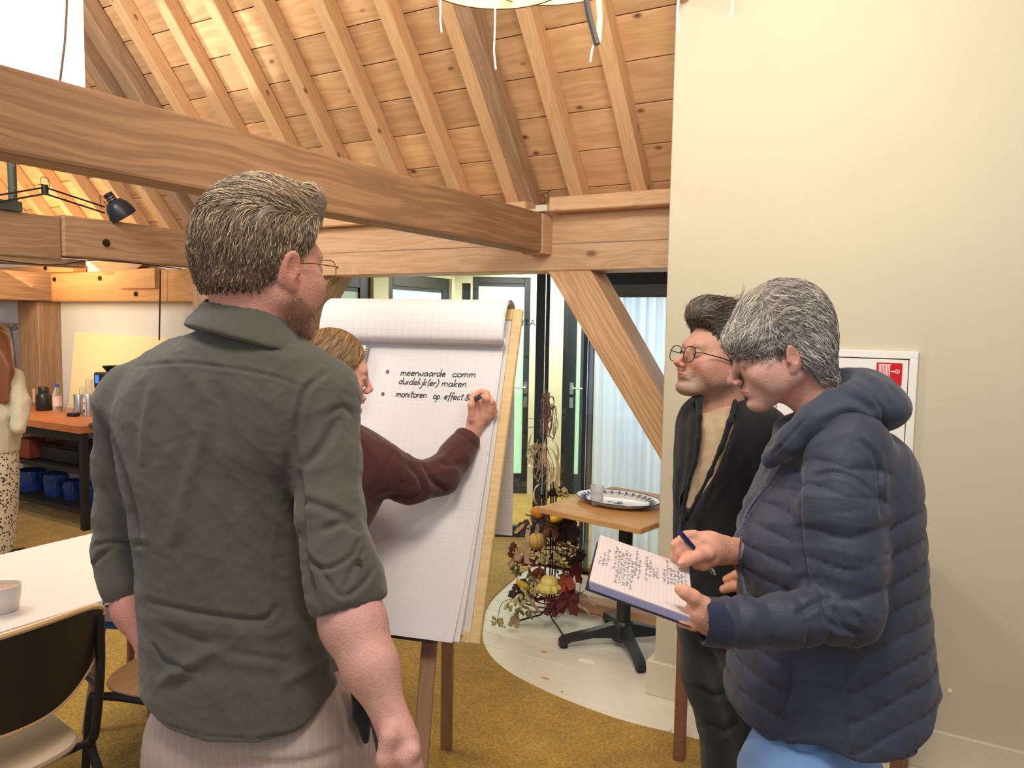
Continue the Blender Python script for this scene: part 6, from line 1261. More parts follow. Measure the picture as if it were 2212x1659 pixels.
    V, Fq = legs_mesh('trousers', ch, None, t, .008, .006, 5); V = folds(V, Fq, [([(1500, 1480), (1540, 1500), (1580, 1495)], .006, 7), ([(1520, 1560), (1560, 1575), (1600, 1560)], .006, 7), ([(1530, 1395), (1567, 1483), (1600, 1580)], .006, 8)]); put_mesh('trousers', V, Fq, cloth('dark_green_trousers', srgb(34, 37, 34)), t)
    for k in (k0, k1): shoe(t, (k[0]+.02, k[1], 0), (-1, -.3), M_BLACK)
    def ex(s_):
        s_.ell((0, .022, .074), (.062, .082, .072), .02); s_.cone((-.028, .080, .110), (.028, .080, .110), .026, .026, .03); s_.cone((0, .06, .12), (0, -.02, .135), .034, .03, .03)
    sh_ = hair_shell(hs, 'short', (.005, .010, .012), ex); V, Fq = sh_.arrays(); cols = [lin(66, 58, 50), lin(106, 94, 82), lin(142, 130, 116), lin(190, 178, 162)]; P1 = [(to_world(V, fr), Fq, np.tile(lin(72, 62, 54), (len(V), 1)))]
    def flow(p): top = np.clip((p[:, 2]-.04)/.04, 0, 1)[:, None]; return np.stack([.1*np.sign(p[:, 0]), -.6+0*p[:, 1], -.8+0*p[:, 1]], 1)*(1-top)+np.stack([.15+0*p[:, 0], -1+0*p[:, 0], .25+0*p[:, 0]], 1)*top
    ln = lambda c: np.interp(c[:, 2], [-.06, .0, .05, .09], [.014, .024, .045, .075])
    a, b_, c_ = strands(sh_, 6000, ln, flow, cols, 23, r=.0006, lift=.006, wav=.22); P1.append((to_world(a, fr), b_, c_)); put_mesh('hair', *merge(P1)[:2], M_HAIR, t, merge(P1)[2])
    eyes(fr, t)
    def bm_(c): return (c[:, 2] < np.interp(c[:, 1], [-.01, .02, .05, .08, .11], [-.03, -.05, -.066, -.052, -.050])) & (c[:, 1] > .0) & (c[:, 2] > -.12)
    a, b_, c_ = strands(hs, 1100, .005, lambda p: np.stack([0*p[:, 0], .1+0*p[:, 0], -1+0*p[:, 0]], 1), [lin(130, 118, 108), lin(196, 186, 176), lin(216, 208, 198)], 29, r=.0004, steps=3, lift=.0025, mask=bm_)
    eb = lambda c: (np.abs(np.abs(c[:, 0])-.032) < .017) & (np.abs(c[:, 2]-.019) < .005) & (c[:, 1] > .06)
    a2, b2, c2 = strands(hs, 260, .009, lambda p: np.stack([np.sign(p[:, 0]), -.3+0*p[:, 0], .1+0*p[:, 0]], 1), [lin(80, 66, 56), lin(140, 126, 112)], 30, r=.0006, steps=3, lift=.002, mask=eb)
    mg = merge([(to_world(squash(a, .86), fr), b_, c_), (to_world(a2, fr), b2, c2)]); put_mesh('stubble', *mg[:2], M_HAIR, t, mg[2])['kind'] = 'stuff'
    glasses('glasses', fr, mat('black_frame', srgb(24, 24, 26), .35), t, (.0255, .0205), y=.108, z=-.008, r=.0013)
man_fleece()
# ================================================================== woman in the navy quilted jacket
def woman_navy():
    t = empty('person', base_of(1790, 1400, 1.55), label='grey haired woman in a navy quilted hooded jacket writing in an open notebook', cat='person')
    skin = lin(206, 160, 143); hp_ = {'w': .98, 'jaw': .94, 'nose': 1.3, 'nr': .053, 'fz': .9, 'lip': lin(196, 128, 116), 'neck': (0, -.085, -.19)}
    th = math.radians(-8); fr = head_frame(1686, 762, 1.6, (-math.cos(th), -math.sin(th)), pitch=math.radians(17), scale=.95)
    hs = head_sdf(hp_); V, Fq = hs.arrays(); V = relax(V, Fq, 1, .3); parts = [(to_world(squash(V, hp_.get('fz', 1)), fr), Fq, face_colors(V, skin, hp_))]
    B = rows_px([(880, 1740, 1840, 1.55, .05), (960, 1700, 1900, 1.55, .13), (1100, 1660, 1930, 1.55, .15), (1400, 1660, 1930, 1.55, .13), (1500, 1670, 1920, 1.56, .10)]); h0, h1 = Q(1740, 1580, 1.50), Q(1765, 1580, 1.64)
    ts = trunk(B, [[(h, .07), (np.array([h[0], h[1], .48]), .065), (np.array([h[0], h[1], .08]), .045)] for h in (h0, h1)]+[[(Q(1825, 985, 1.42), .038), (Q(1826, 1300, 1.365), .03), (Q(1700, 1342, 1.335), .022), (Q(1560, 1343, 1.315), .022)], [(Q(1810, 990, 1.68), .04), (Q(1740, 1205, 1.66), .03), (Q(1600, 1190, 1.545), .022)]], .013)
    V, Fq = ts.arrays(); parts.append((abz2w(V), Fq, np.tile(skin, (len(V), 1))))
    # right hand with pen
    hc_ = lin(214, 156, 128); D = 1.50; s = sdf_around([Q(1640, 1190, 1.54), Q(1445, 1190, 1.48)], .06, .0021)
    s.chain([Q(1660, 1192, 1.57), Q(1588, 1190, 1.525), Q(1560, 1188, 1.515)], [.028, .0235, .0255], .012, flat=(0, 1, 0), q=.85); s.chain([Q(1560, 1188, 1.51), Q(1532, 1184, D), Q(1508, 1178, D)], [.027, .030, .026], .014, flat=(.2, 1, 0), q=.7)
    s.chain([Q(1506, 1165, D), Q(1482, 1160, D-.005), Q(1461, 1176, D-.005), Q(1456, 1200, D+.005)], [.0125, .0112, .0098, .0082], .005); s.chain([Q(1506, 1180, D-.01), Q(1484, 1180, D-.018), Q(1470, 1192, D-.012), Q(1466, 1208, D)], [.012, .0108, .0094, .0082], .004)
    s.chain([Q(1528, 1196, D-.02), Q(1508, 1200, D-.03), Q(1488, 1208, D-.03), Q(1474, 1216, D-.025)], [.0145, .0118, .0112, .0092], .006)
    s.chain([Q(1540, 1208, D-.005), Q(1520, 1219, D-.01), Q(1506, 1220, D)], [.0135, .0115, .0098], .006); s.ell(Q(1497, 1152, D-.004), (.008, .008, .006), .008)
    s.cone(Q(1475, 1215, D-.0345), Q(1470, 1217, D-.0345), .0048, .0042, .001, op='u')
    V, Fq = s.arrays(); V = relax(V, Fq, 1, .3); parts.append((abz2w(V), Fq, hc_*(1+.05*np.sin(V @ np.array([180, 150, 210])))[:, None]*np.ones((1, 3))))
    # left hand under the pad, thumb on the page
    s = sdf_around([Q(1570, 1345, 1.31), Q(1455, 1300, 1.3)], .06, .0021); d = 1.30
    s.chain([Q(1580, 1345, 1.32), Q(1538, 1338, 1.305), Q(1514, 1322, d)], [.027, .0265, .027], .012, flat=(0, 1, 0), q=.8); s.chain([Q(1515, 1306, d-.005), Q(1497, 1290, d-.012), Q(1481, 1280, d-.012), Q(1468, 1273, d-.006)], [.0150, .0120, .0112, .0088], .006)
    for i, (yy_, dd) in enumerate(((1346, 1.30), (1342, 1.325), (1338, 1.35), (1335, 1.372))): s.chain([Q(1520, 1338, 1.305+.012*i), Q(1498, yy_+2, dd), Q(1472, yy_-2, dd)], [.012, .0105, .009], .006)
    V, Fq = s.arrays(); V = relax(V, Fq, 1, .3); parts.append((abz2w(V), Fq, hc_*(1+.05*np.sin(V @ np.array([150, 190, 170])))[:, None]*np.ones((1, 3))))
    put_mesh('body', *merge(parts)[:2], M_SKIN, t, merge(parts)[2])
    # jacket
    rows = rows_px([(905, 1735, 1872, 1.55, .10), (940, 1700, 1920, 1.55, .155), (990, 1672, 1948, 1.55, .185), (1060, 1640, 1962, 1.55, .195), (1130, 1606, 1967, 1.55, .195), (1200, 1592, 1976, 1.55, .19), (1270, 1600, 1982, 1.55, .185), (1340, 1604, 1990, 1.55, .185), (1400, 1588, 1998, 1.55, .187), (1460, 1576, 2008, 1.55, .19), (1520, 1572, 2022, 1.55, .195), (1590, 1580, 2030, 1.55, .198), (1660, 1590, 2030, 1.55, .198)])
    arm = [Q(1830, 975, 1.425), Q(1814, 1100, 1.385), Q(1828, 1210, 1.37), Q(1832, 1318, 1.36), Q(1700, 1342, 1.335), Q(1600, 1344, 1.32), Q(1545, 1345, 1.31)]; armR = [Q(1810, 990, 1.68), Q(1740, 1200, 1.66), Q(1610, 1190, 1.54)]
    lo, hi = bounds_rows(rows, arm+armR, .06); s = Sdf(lo, hi, .0046); s.loft(rows, .02, e=2.15); s.chain(arm, [.078, .0685, .0640, .0600, .0440, .0400, .0385], .022); s.chain(armR, [.075, .055, .034], .03)
    s.cone(Q(1566, 1343, 1.317), Q(1500, 1340, 1.30), .034, .034, .003, op='s')
    hem = [(Q(x, y, 1.54 if x < 1640 else (1.48 if x < 1720 else 1.4))[0], Q(x, y, 1.52 if x < 1640 else (1.46 if x < 1720 else 1.4))[2]) for x, y in [(1540, 1530), (1570, 1535), (1620, 1552), (1690, 1566), (1760, 1600), (1830, 1622), (1900, 1626), (1962, 1618), (2010, 1585), (2045, 1545)]]; ha, hz_ = zip(*hem); s.cutz(lambda a: np.interp(a, ha, hz_), .008)
    V, Fq = s.arrays(); V = relax(V, Fq, 1); L = V.copy(); Vw = abz2w(V); N = vnorm(Vw, Fq); px, py = pix(Vw)
    # distance along the sleeve decides where the stitching runs
    ap = np.array(arm); best = np.full(len(L), 9.0); par = np.zeros(len(L)); cum = 0.0; radi = [.078, .0685, .0640, .0600, .0440, .0400, .0385]
    for i in range(len(ap)-1):
        a, b = ap[i], ap[i+1]; ab = b-a; ln = np.linalg.norm(ab); tt = np.clip(((L-a) @ ab)/ln**2, 0, 1); dd = np.linalg.norm(L-a-tt[:, None]*ab, axis=1)-(radi[i]+(radi[i+1]-radi[i])*tt); m_ = dd < best; best[m_] = dd[m_]; par[m_] = cum+tt[m_]*ln; cum += ln
    on_arm = np.clip((.012-best)/.008, 0, 1)*np.clip((par-.02)/.03, 0, 1)
    puff = lambda v, sp: -(1-np.abs(np.sin(PI*v/sp))**.33)
    arm_d = puff(par+.010*np.sin(px*.03), .050)*.0085*on_arm
    va = Q(1830, 1300, 1.4)[0]; zz = L[:, 2]-1.1*np.maximum(L[:, 0]-va, 0)**1.6+.015*np.sin(L[:, 0]*25)
    back = np.clip((px-1832)/6, 0, 1)*np.clip((py-1090-(1900-px)*.35)/12, 0, 1); front = np.clip((1712-px)/6, 0, 1)*np.clip((py-1075)/12, 0, 1)*(1-np.clip((px-1690)/8, 0, 1)*np.clip((py-1395)/8, 0, 1)); yoke = np.clip((1075-py)/12, 0, 1)*np.clip((py-945)/10, 0, 1)*np.clip((1885-px)/10, 0, 1)
    tor = (puff(zz, .052)*back+puff(L[:, 2]+.22*(L[:, 0]-Q(1600, 1200, 1.4)[0]), .0465)*front+puff(L[:, 2]-.1*L[:, 0], .055)*yoke*.7)*.0085*(1-np.clip((.016-best)/.008, 0, 1))
    micro = .0003*np.sin(px*.22+2*np.sin(py*.05))*np.clip(back+front+on_arm, 0, 1)
    V = Vw+N*(arm_d+tor+micro)[:, None]; V = wrinkle(V, Fq, .0035, 12, 41)
    V = folds(V, Fq, [([(1832, 1400), (1832, 1500), (1834, 1618)], .0035, 3.5), ([(1905, 1120), (1895, 1000), (1862, 950)], .006, 5), ([(1728, 1010), (1722, 1100), (1732, 1200), (1748, 1290)], .010, 7), ([(1700, 1400), (1706, 1460), (1690, 1520), (1676, 1556)], .005, 4), ([(1707, 1400), (1700, 1465), (1684, 1530)], -.003, 4), ([(1640, 1062), (1606, 1108), (1593, 1200), (1606, 1280)], .003, 3.5),
        ([(1790, 1290), (1750, 1310), (1720, 1330)], .006, 7), ([(1800, 1310), (1820, 1350), (1860, 1372)], .006, 6), ([(1775, 1300), (1790, 1340), (1830, 1370)], .006, 6), ([(1760, 1030), (1800, 1020), (1850, 1035), (1890, 1070)], .005, 5)])
    nm_ = cloth('navy_quilted_nylon', srgb(48, 53, 71), noise=.03, bump=.15, bscale=300, rough=.6, sheen=.15)
    put_mesh('quilted_jacket', V, Fq, nm_, t); VJ = V
    soft = cloth('navy_softshell', srgb(50, 57, 74), noise=.04, bump=.3, bscale=900, rough=.75)
    # hood and collar
    s = Sdf(Q(1630, 1060, 1.40)-np.array([.03, .12, .03]), Q(1950, 780, 1.62)+np.array([.03, .15, .03]), .0042)
    s.ell(Q(1868, 872, 1.53), (.068, .130, .052), .03); s.ell(Q(1815, 868, 1.53), (.075, .125, .050), .04); s.ell(Q(1845, 838, 1.53), (.052, .10, .036), .03)
    s.chain([Q(1840, 880, 1.44), Q(1762, 912, 1.43), Q(1705, 955, 1.45), Q(1664, 992, 1.50)], [.042, .032, .024, .018], .025); s.chain([Q(1830, 880, 1.62), Q(1760, 900, 1.64), Q(1700, 930, 1.62), Q(1664, 988, 1.55)], [.040, .028, .024, .018], .025)
    s.chain([Q(1790, 855, 1.44), Q(1735, 905, 1.425), Q(1690, 950, 1.44)], [.012, .010, .008], .010)
    s.cone(Q(1762, 800, 1.52), Q(1735, 960, 1.53), .070, .058, .012, op='s')
    V, Fq = s.arrays(); V = abz2w(relax(V, Fq, 2)); V = wrinkle(V, Fq, .004, 15, 44); V = folds(V, Fq, [([(1842, 824), (1880, 850), (1908, 890), (1905, 925)], .005, 4), ([(1760, 905), (1830, 880), (1890, 905)], -.005, 9), ([(1740, 905), (1700, 950), (1665, 985)], .003, 3), ([(1800, 840), (1850, 862), (1890, 890)], .004, 8), ([(1860, 800), (1900, 830), (1925, 870)], -.004, 8)])
    put_mesh('hood', V, Fq, soft, t)
    # lower side panel, ribbed cuff, zip
    s = sdf_around([Q(1545, 1345, 1.31), Q(1518, 1340, 1.303)], .07, .003); s.cone(Q(1550, 1345, 1.312), Q(1520, 1341, 1.303), .0415, .0400, .004); s.cone(Q(1530, 1342, 1.305), Q(1490, 1336, 1.295), .0345, .0345, .003, op='s'); e = Q(1514, 1340, 1.302); X = s.ax[0][:, None, None]+0*s.f; s.put((slice(None),)*3, (e[0]-X).astype(np.float32), .004, 'i'); V, Fq = s.arrays(); put_mesh('ribbed_cuff', abz2w(V), Fq, cloth('navy_rib', srgb(30, 34, 62), bump=.5, bscale=400), t)
    mb = MB(); zp = [(1686, 1002, 1.475), (1655, 1045, 1.46), (1628, 1078, 1.45), (1608, 1110, 1.45), (1597, 1150, 1.45), (1592, 1200, 1.45), (1596, 1245, 1.45), (1604, 1285, 1.45)]; jx, jy = pix(VJ); jd = (VJ-C0) @ CF
    def snap(x, y): m_ = np.hypot(jx-x, jy-y) < 12; return P(x, y, (jd[m_].min() if m_.any() else 1.5)-.001)
    pth = smooth_path([snap(q[0]+5, q[1]) for q in zp], 12)
    mb.tube(pth, .0012, 5)
    for i in range(0, len(pth)-1): mb.tube([pth[i]-FH*.003-RH*.002, pth[i]-FH*.003+RH*.003], .0013, 4)
    o = mb.build('zipper', mat('steel_blue_zip', srgb(70, 80, 110), .4), t); o.matrix_parent_inverse = Matrix.Translation(-Vector(t.location))
    ch = [[(Q(1745, 1590, 1.50), .085), (Q(1722, 1680, 1.47), .100), (np.array([h0[0]-.01, h0[1], .48]), .08), (np.array([h0[0], h0[1], .07]), .065)], [(Q(1785, 1590, 1.62), .09), (Q(1790, 1680, 1.63), .102), (np.array([h1[0]+.02, h1[1], .48]), .08), (np.array([h1[0]+.02, h1[1], .07]), .065)]]
    V, Fq = legs_mesh('jeans', ch, None, t, .007, .004, 7); V = folds(V, Fq, [([(1728, 1570), (1724, 1659)], .002, 3), ([(1700, 1600), (1740, 1620), (1800, 1600)], .004, 8)]); put_mesh('jeans', V, Fq, cloth('light_blue_denim', srgb(122, 158, 206), noise=.08, bump=.4, nscale=25), t)
    for h in (h0, h1): shoe(t, (h[0], h[1], 0), (-1, 0), mat('white_sneaker', srgb(220, 220, 216), .5))
    # hair: grey layered crop swept forward over the brow
    def ex(s_):
        s_.ell((0, -.020, .064), (.082, .101, .090), .02); s_.cone((-.035, .078, .050), (.035, .078, .050), .030, .030, .03)
        for x in (-1, 1): s_.cone((x*.056, .050, .040), (x*.058, .040, .005), .024, .014, .02); s_.cone((x*.050, -.055, -.02), (x*.040, -.070, -.085), .030, .018, .03)
        for x in (-1, 1): s_.ell((x*.092, -.004, -.012), (.024, .018, .030), .006, op='s')
    sh_ = hair_shell(hs, 'woman4', (.009, .010, .014), ex); V, Fq = sh_.arrays(); V = relax(V, Fq, 1); N_ = vnorm(V, Fq); V2 = V+N_*(.0028*np.sin(V[:, 2]*260+60*V[:, 1]+1.5*np.sin(V[:, 1]*70)))[:, None]
    cols = [lin(104, 98, 96), lin(146, 140, 134), lin(184, 177, 168), lin(214, 208, 198), lin(236, 232, 222)]; zt = np.clip((V[:, 2]-.0)/.1, 0, 1)[:, None]; P1 = [(to_world(V2, fr), Fq, lin(138, 132, 130)*(1-zt)+lin(140, 130, 118)*zt)]
    def flow(p):
        x, y, z = p.T; fw = np.clip((y+.01)/.05, 0, 1)[:, None]; up_ = np.clip((z-.02)/.06, 0, 1)[:, None]
        F_ = np.stack([.15*np.sign(x), 1.0+0*x, -.55+0*x], 1); Bk = np.stack([0*x, -.8+0*x, -.45+0*x], 1); Dn = np.stack([0*x, -.55+0*x, -.9+0*x], 1)
        return F_*fw*np.maximum(up_, .35)+(Bk*up_+Dn*(1-up_))*(1-fw)+Dn*.2*fw
    ln = lambda c: np.interp(c[:, 2], [-.08, -.02, .04, .09], [.032, .045, .055, .06])
    a, b_, c_ = strands(sh_, 11000, ln, flow, cols, 43, r=.00062, lift=.006, wav=.28, steps=9); c_ = c_*np.interp(a[:, 2], [0, .1], [1.08, .98])[:, None]*np.array([1, .985, .95])**np.interp(a[:, 2], [0, .1], [0, 1.6])[:, None]; P1.append((to_world(a, fr), b_, c_)); put_mesh('hair', *merge(P1)[:2], M_HAIR, t, merge(P1)[2])
    eb = lambda c: (np.abs(np.abs(c[:, 0])-.032) < .015) & (np.abs(c[:, 2]-.018) < .0035) & (c[:, 1] > .06); lash = lambda c: (np.abs(np.abs(c[:, 0])-.031) < .013) & (np.abs(c[:, 2]+.0075) < .0018) & (c[:, 1] > .08)
    a, b_, c_ = strands(hs, 200, .008, lambda p: np.stack([np.sign(p[:, 0]), -.3+0*p[:, 0], .05+0*p[:, 0]], 1), [lin(140, 124, 108), lin(180, 166, 150)], 45, r=.0005, steps=3, lift=.0015, mask=eb); a2, b2, c2 = strands(hs, 110, .007, lambda p: np.stack([.3*np.sign(p[:, 0]), 1+0*p[:, 0], -.6+0*p[:, 0]], 1), [lin(70, 56, 50), lin(110, 92, 80)], 46, r=.0005, steps=3, lift=.003, mask=lash)
    mg = merge([(to_world(a, fr), b_, c_), (to_world(a2, fr), b2, c2)]); put_mesh('eyebrows', *mg[:2], M_HAIR, t, mg[2])
    # pen
    pn = empty('ballpoint_pen', P(1503, 1187, 1.475), label='dark blue ballpoint pen with clear end held above the notebook', cat='pen'); o_ = np.array(pn.location)
    A, B_ = P(1465, 1145, 1.468), P(1544, 1241, 1.49); u = B_-A
    mb = MB(); mb.tube([A-o_, A+u*.08-o_, A+u*.5-o_], [.0022, .0048, .0060], 14); mb.build('barrel', mat('dark_blue_plastic', srgb(28, 40, 104), .25), pn); mb = MB(); mb.tube([A+u*.5-o_, A+u*.78-o_], [.0062, .0055], 14); mb.build('grip', mat('rubber_grip', srgb(40, 50, 80), .6), pn)
    mb = MB(); mb.tube([A+u*.78-o_, A+u*.95-o_, B_-o_], [.0052, .0045, .002], 14); mb.build('clear_end', M_PET, pn); mb = MB(); mb.tube([A+u*.1-o_-FH*.007, A+u*.4-o_-FH*.0085], .0018, 6); mb.build('clip', M_BLACK, pn)
    # notebook
    TL, TR, BR, BL = P(1308, 1163, 1.55), P(1497, 1222, 1.50), P(1486, 1332, 1.30), P(1262, 1246, 1.30); ex_ = (TR-TL+BR-BL); ex_ /= np.linalg.norm(ex_); ey = (TL-BL+TR-BR); ey -= ex_*(ey @ ex_); ey /= np.linalg.norm(ey); ez = np.cross(ex_, ey)
    if ez[2] < 0: ez = -ez
    c = (TL+TR+BR+BL)/4; wd = (np.linalg.norm(TR-TL)+np.linalg.norm(BR-BL))/2; ht = (np.linalg.norm(TL-BL)+np.linalg.norm(TR-BR))/2
    nb = empty('open_notebook', label='open lined notebook full of blue handwriting in the woman\'s hands', cat='notebook'); nb.matrix_world = Matrix(((ex_[0], ey[0], ez[0], c[0]), (ex_[1], ey[1], ez[1], c[1]), (ex_[2], ey[2], ez[2], c[2]), (0, 0, 0, 1)))
    pm, nt, b = nmat('lined_page'); N = nt.nodes; tc = N.new('ShaderNodeTexCoord'); sp = N.new('ShaderNodeSeparateXYZ'); nt.links.new(tc.outputs['Object'], sp.inputs[0]); m1 = N.new('ShaderNodeMath'); m1.operation = 'MULTIPLY'; m1.inputs[1].default_value = 135; nt.links.new(sp.outputs[0], m1.inputs[0]); f1 = N.new('ShaderNodeMath'); f1.operation = 'FRACT'; nt.links.new(m1.outputs[0], f1.inputs[0]); l1 = N.new('ShaderNodeMath'); l1.operation = 'LESS_THAN'; l1.inputs[1].default_value = .1; nt.links.new(f1.outputs[0], l1.inputs[0]); m2_ = N.new('ShaderNodeMath'); m2_.operation = 'MULTIPLY'; m2_.inputs[1].default_value = .5; nt.links.new(l1.outputs[0], m2_.inputs[0])
    mx = N.new('ShaderNodeMix'); mx.data_type = 'RGBA'; mx.inputs[6].default_value = srgb(222, 210, 206); mx.inputs[7].default_value = srgb(176, 170, 186); nt.links.new(m2_.outputs[0], mx.inputs[0]); nt.links.new(mx.outputs[2], b.inputs['Base Color']); b.inputs['Roughness'].default_value = .6
    edge = mat('lilac_page_edge', srgb(196, 192, 222), .6, noise=.12, nscale=400, stretch=(1, 1, 30)); w2, h2 = wd/2, ht/2
    for i in range(9): box('page', (-w2+.0006*i, -h2+.0004*i, -.0032-.00165*i), (w2-.0003*(i % 3), h2, -.0019-.00165*i), edge, nb, bev=.0003)
    box('cover', (-w2-.002, -h2-.002, -.0185), (w2+.001, h2+.002, -.0168), M_MARK, nb, bev=.0005)
    box('page', (-w2, -h2*.20, -.0018), (w2, h2, 0), pm, nb, bev=.0004); box('page', (-w2, -h2, -.0018), (w2, -h2*.20-.0004, -.0002), pm, nb, bev=.0004)
    ink = mat('blue_black_ink', srgb(58, 58, 92), .5); rg = random.Random(5); mb = MB()
    ncol = 25
    for k in range(ncol):
        x = -w2+.010+k*(wd-.02)/(ncol-1)
        if k in (3, 12, 17): continue
        y = -h2*.16 if k > 13 else (-h2*.85 if 4 < k < 10 else -h2*.35); y += rg.uniform(0, .015); end = h2-.02-rg.uniform(0, .07)
        if k > 13: end = h2*rg.uniform(.35, .75)
        if k < 3: end = h2*(-.0+.2*k)
        while y < end:
            L = rg.uniform(.010, .024); n = int(L/.0011); pts = []
            for i in range(n): pts.append((x+.0016*math.sin(i*1.9+rg.random())*rg.uniform(.5, 1.4)+(rg.choice([0, 0, 0, .003, -.0025])), y+L*i/n, .0004))
            if n > 2: mb.tube(pts, .00020, 3)
            y += L+rg.uniform(.003, .006)
    mb.build('handwriting', ink, nb, smooth=False, fix=False)
woman_navy()
# ================================================================== woman at the far left edge
def woman_far():
    t = empty('person', base_of(-14, 1000, 5.0), label='woman with long brown hair, beige sweater and spotted skirt cut by the photo edge', cat='person')
    D = 5.0; s = sdf_around([Q(-60, 690, D), Q(60, 1240, D)], .2, .012)
    fr = head_frame(-18, 735, D, (.25, .97), scale=.95); hs = head_sdf({'w': .95}); V, Fq = hs.arrays(); skin = lin(200, 150, 126); parts = [(to_world(V, fr), Fq, face_colors(V, skin, {}))]
    B = rows_px([(780, -32, 0, D, .05), (830, -60, 26, D, .09), (960, -52, 20, D, .09), (1010, -52, 24, D, .11)]); h0, h1 = Q(-30, 1010, D), Q(2, 1010, D); ts = trunk(B, [[(h, .08), (np.array([h[0], h[1], .45]), .055), (np.array([h[0], h[1], .07]), .04)] for h in (h0, h1)], .02); V, Fq = ts.arrays(); parts.append((abz2w(V), Fq, np.tile(skin, (len(V), 1))))
    put_mesh('body', *merge(parts)[:2], M_SKIN, t, merge(parts)[2])
    rows = rows_px([(782, -40, 12, D, .08), (805, -62, 34, D, .12), (850, -68, 40, D, .13), (920, -62, 36, D, .14), (975, -58, 32, D, .15)]); arm = [Q(26, 818, D), Q(44, 870, D-.03), Q(40, 925, D-.1)]; al_ = [Q(-54, 818, D), Q(-72, 890, D), Q(-60, 960, D-.05)]
    lo, hi = bounds_rows(rows, arm+al_, .08); s = Sdf(lo, hi, .010); s.loft(rows, .02); s.chain(arm, [.07, .055, .045], .03); s.chain(al_, [.07, .055, .045], .03); V, Fq = s.arrays(); V = wrinkle(abz2w(V), Fq, .008, 14, 50, (1, 1, 1.4)); put_mesh('sweater', V, Fq, cloth('beige_knit', srgb(196, 182, 156)), t)
    rows = rows_px([(955, -58, 28, D, .13), (1000, -64, 30, D, .15), (1100, -62, 26, D, .16), (1195, -58, 18, D, .16)]); lo, hi = bounds_rows(rows, [], .05); s = Sdf(lo, hi, .012); s.loft(rows, .02); V, Fq = s.arrays()
    sk, nt, b = nmat('spotted_skirt'); N = nt.nodes; vo = N.new('ShaderNodeTexVoronoi'); vo.inputs['Scale'].default_value = 55; tc = N.new('ShaderNodeTexCoord'); nt.links.new(tc.outputs['Object'], vo.inputs['Vector']); cr_ = N.new('ShaderNodeValToRGB'); cr_.color_ramp.elements[0].position = .32; cr_.color_ramp.elements[0].color = srgb(40, 36, 34); cr_.color_ramp.elements[1].position = .42; cr_.color_ramp.elements[1].color = srgb(206, 190, 166); nt.links.new(vo.outputs['Distance'], cr_.inputs[0]); nt.links.new(cr_.outputs[0], b.inputs['Base Color']); b.inputs['Roughness'].default_value = .8
    put_mesh('skirt', abz2w(V), Fq, sk, t)
    for h in (h0, h1): shoe(t, (h[0], h[1], 0), (.3, 1), M_BLACK)
    def ex(s_): s_.cone((0, -.03, .0), (0, -.07, -.20), .085, .055, .04)
    sh_ = hair_shell(hs, 'long', (.010, .012, .012), ex); V, Fq = sh_.arrays(); P1 = [(to_world(V, fr), Fq, np.tile(lin(112, 66, 40), (len(V), 1)))]
    s = sdf_around([Q(-14, 740, D), Q(8, 860, D)], .12, .01); s.chain([Q(-12, 740, D-.06), Q(2, 800, D-.10), Q(4, 862, D-.12)], [.09, .07, .035], .03); V, Fq = s.arrays(); P1.append((wrinkle(abz2w(V), Fq, .006, 30, 51, (1, 1, .2)), Fq, np.tile(lin(124, 74, 44), (len(V), 1)))); mg = merge(P1); put_mesh('hair', *mg[:2], M_HAIR, t, mg[2])
woman_far()
# ================================================================== autumn decoration on a wire stand
dc = onz(1183, 1340, 0.0); D0 = float((dc-C0) @ CF)+.0
et = empty('autumn_stand', (dc[0], dc[1], 0.0), label='three tier black wire stand decked with dry autumn leaves, hops and corn tassels', cat='plant stand')
EO = np.array([dc[0], dc[1], 0.0]); ES = empty.__call__ if False else None
def DP(px, py, dd=0.0):
    """point around the stand's axis: photo column and row at the stand's distance, dd further away"""
    k = ray(px, py); base = EO[:2] @ FH[:2]+dd; s = (base-C0[:2] @ FH[:2])/(k @ FH); return C0+k*s
def DL(px, py, dd=0.0): return DP(px, py, dd)-EO
M_WIRE = mat('black_iron_wire', srgb(34, 30, 30), .45, metal=.3)
def part_tube(name, pts, r, m, ns=6, par=et, smooth_=True):
    mb = MB(); mb.tube(smooth_path(pts, 6) if smooth_ and len(pts) > 2 else pts, r, ns); return mb.build(name, m, par)
for x, dd in ((1176, 0), (1186, .01), (1191, -.01), (1197, .02)):
    a, b = DL(x, 1300, dd), DL(x+4, 1040, dd); part_tube('rod', [a, (a+b)/2+(.004, 0, 0), b], .0045, M_WIRE)
part_tube('rod', [DL(1176, 1255, -.03), DL(1179, 1150, -.03), DL(1181, 1060, -.03), DL(1182, 1000, -.02)], .005, mat('pale_stick', srgb(160, 132, 108), .7))
for foot in ((1108, 1345, -.02), (1222, 1380, -.16), (1214, 1322, .12), (1150, 1322, .14)):
    c = onz(foot[0], foot[1], .006)-EO; top = DL(1184, 1308); mid = top*.45+c*.55; mid[2] = top[2]*.30; part_tube('leg', [top, top*.8+c*.2+(0, 0, -.03), mid, c], .005, M_WIRE)
TR_ = []
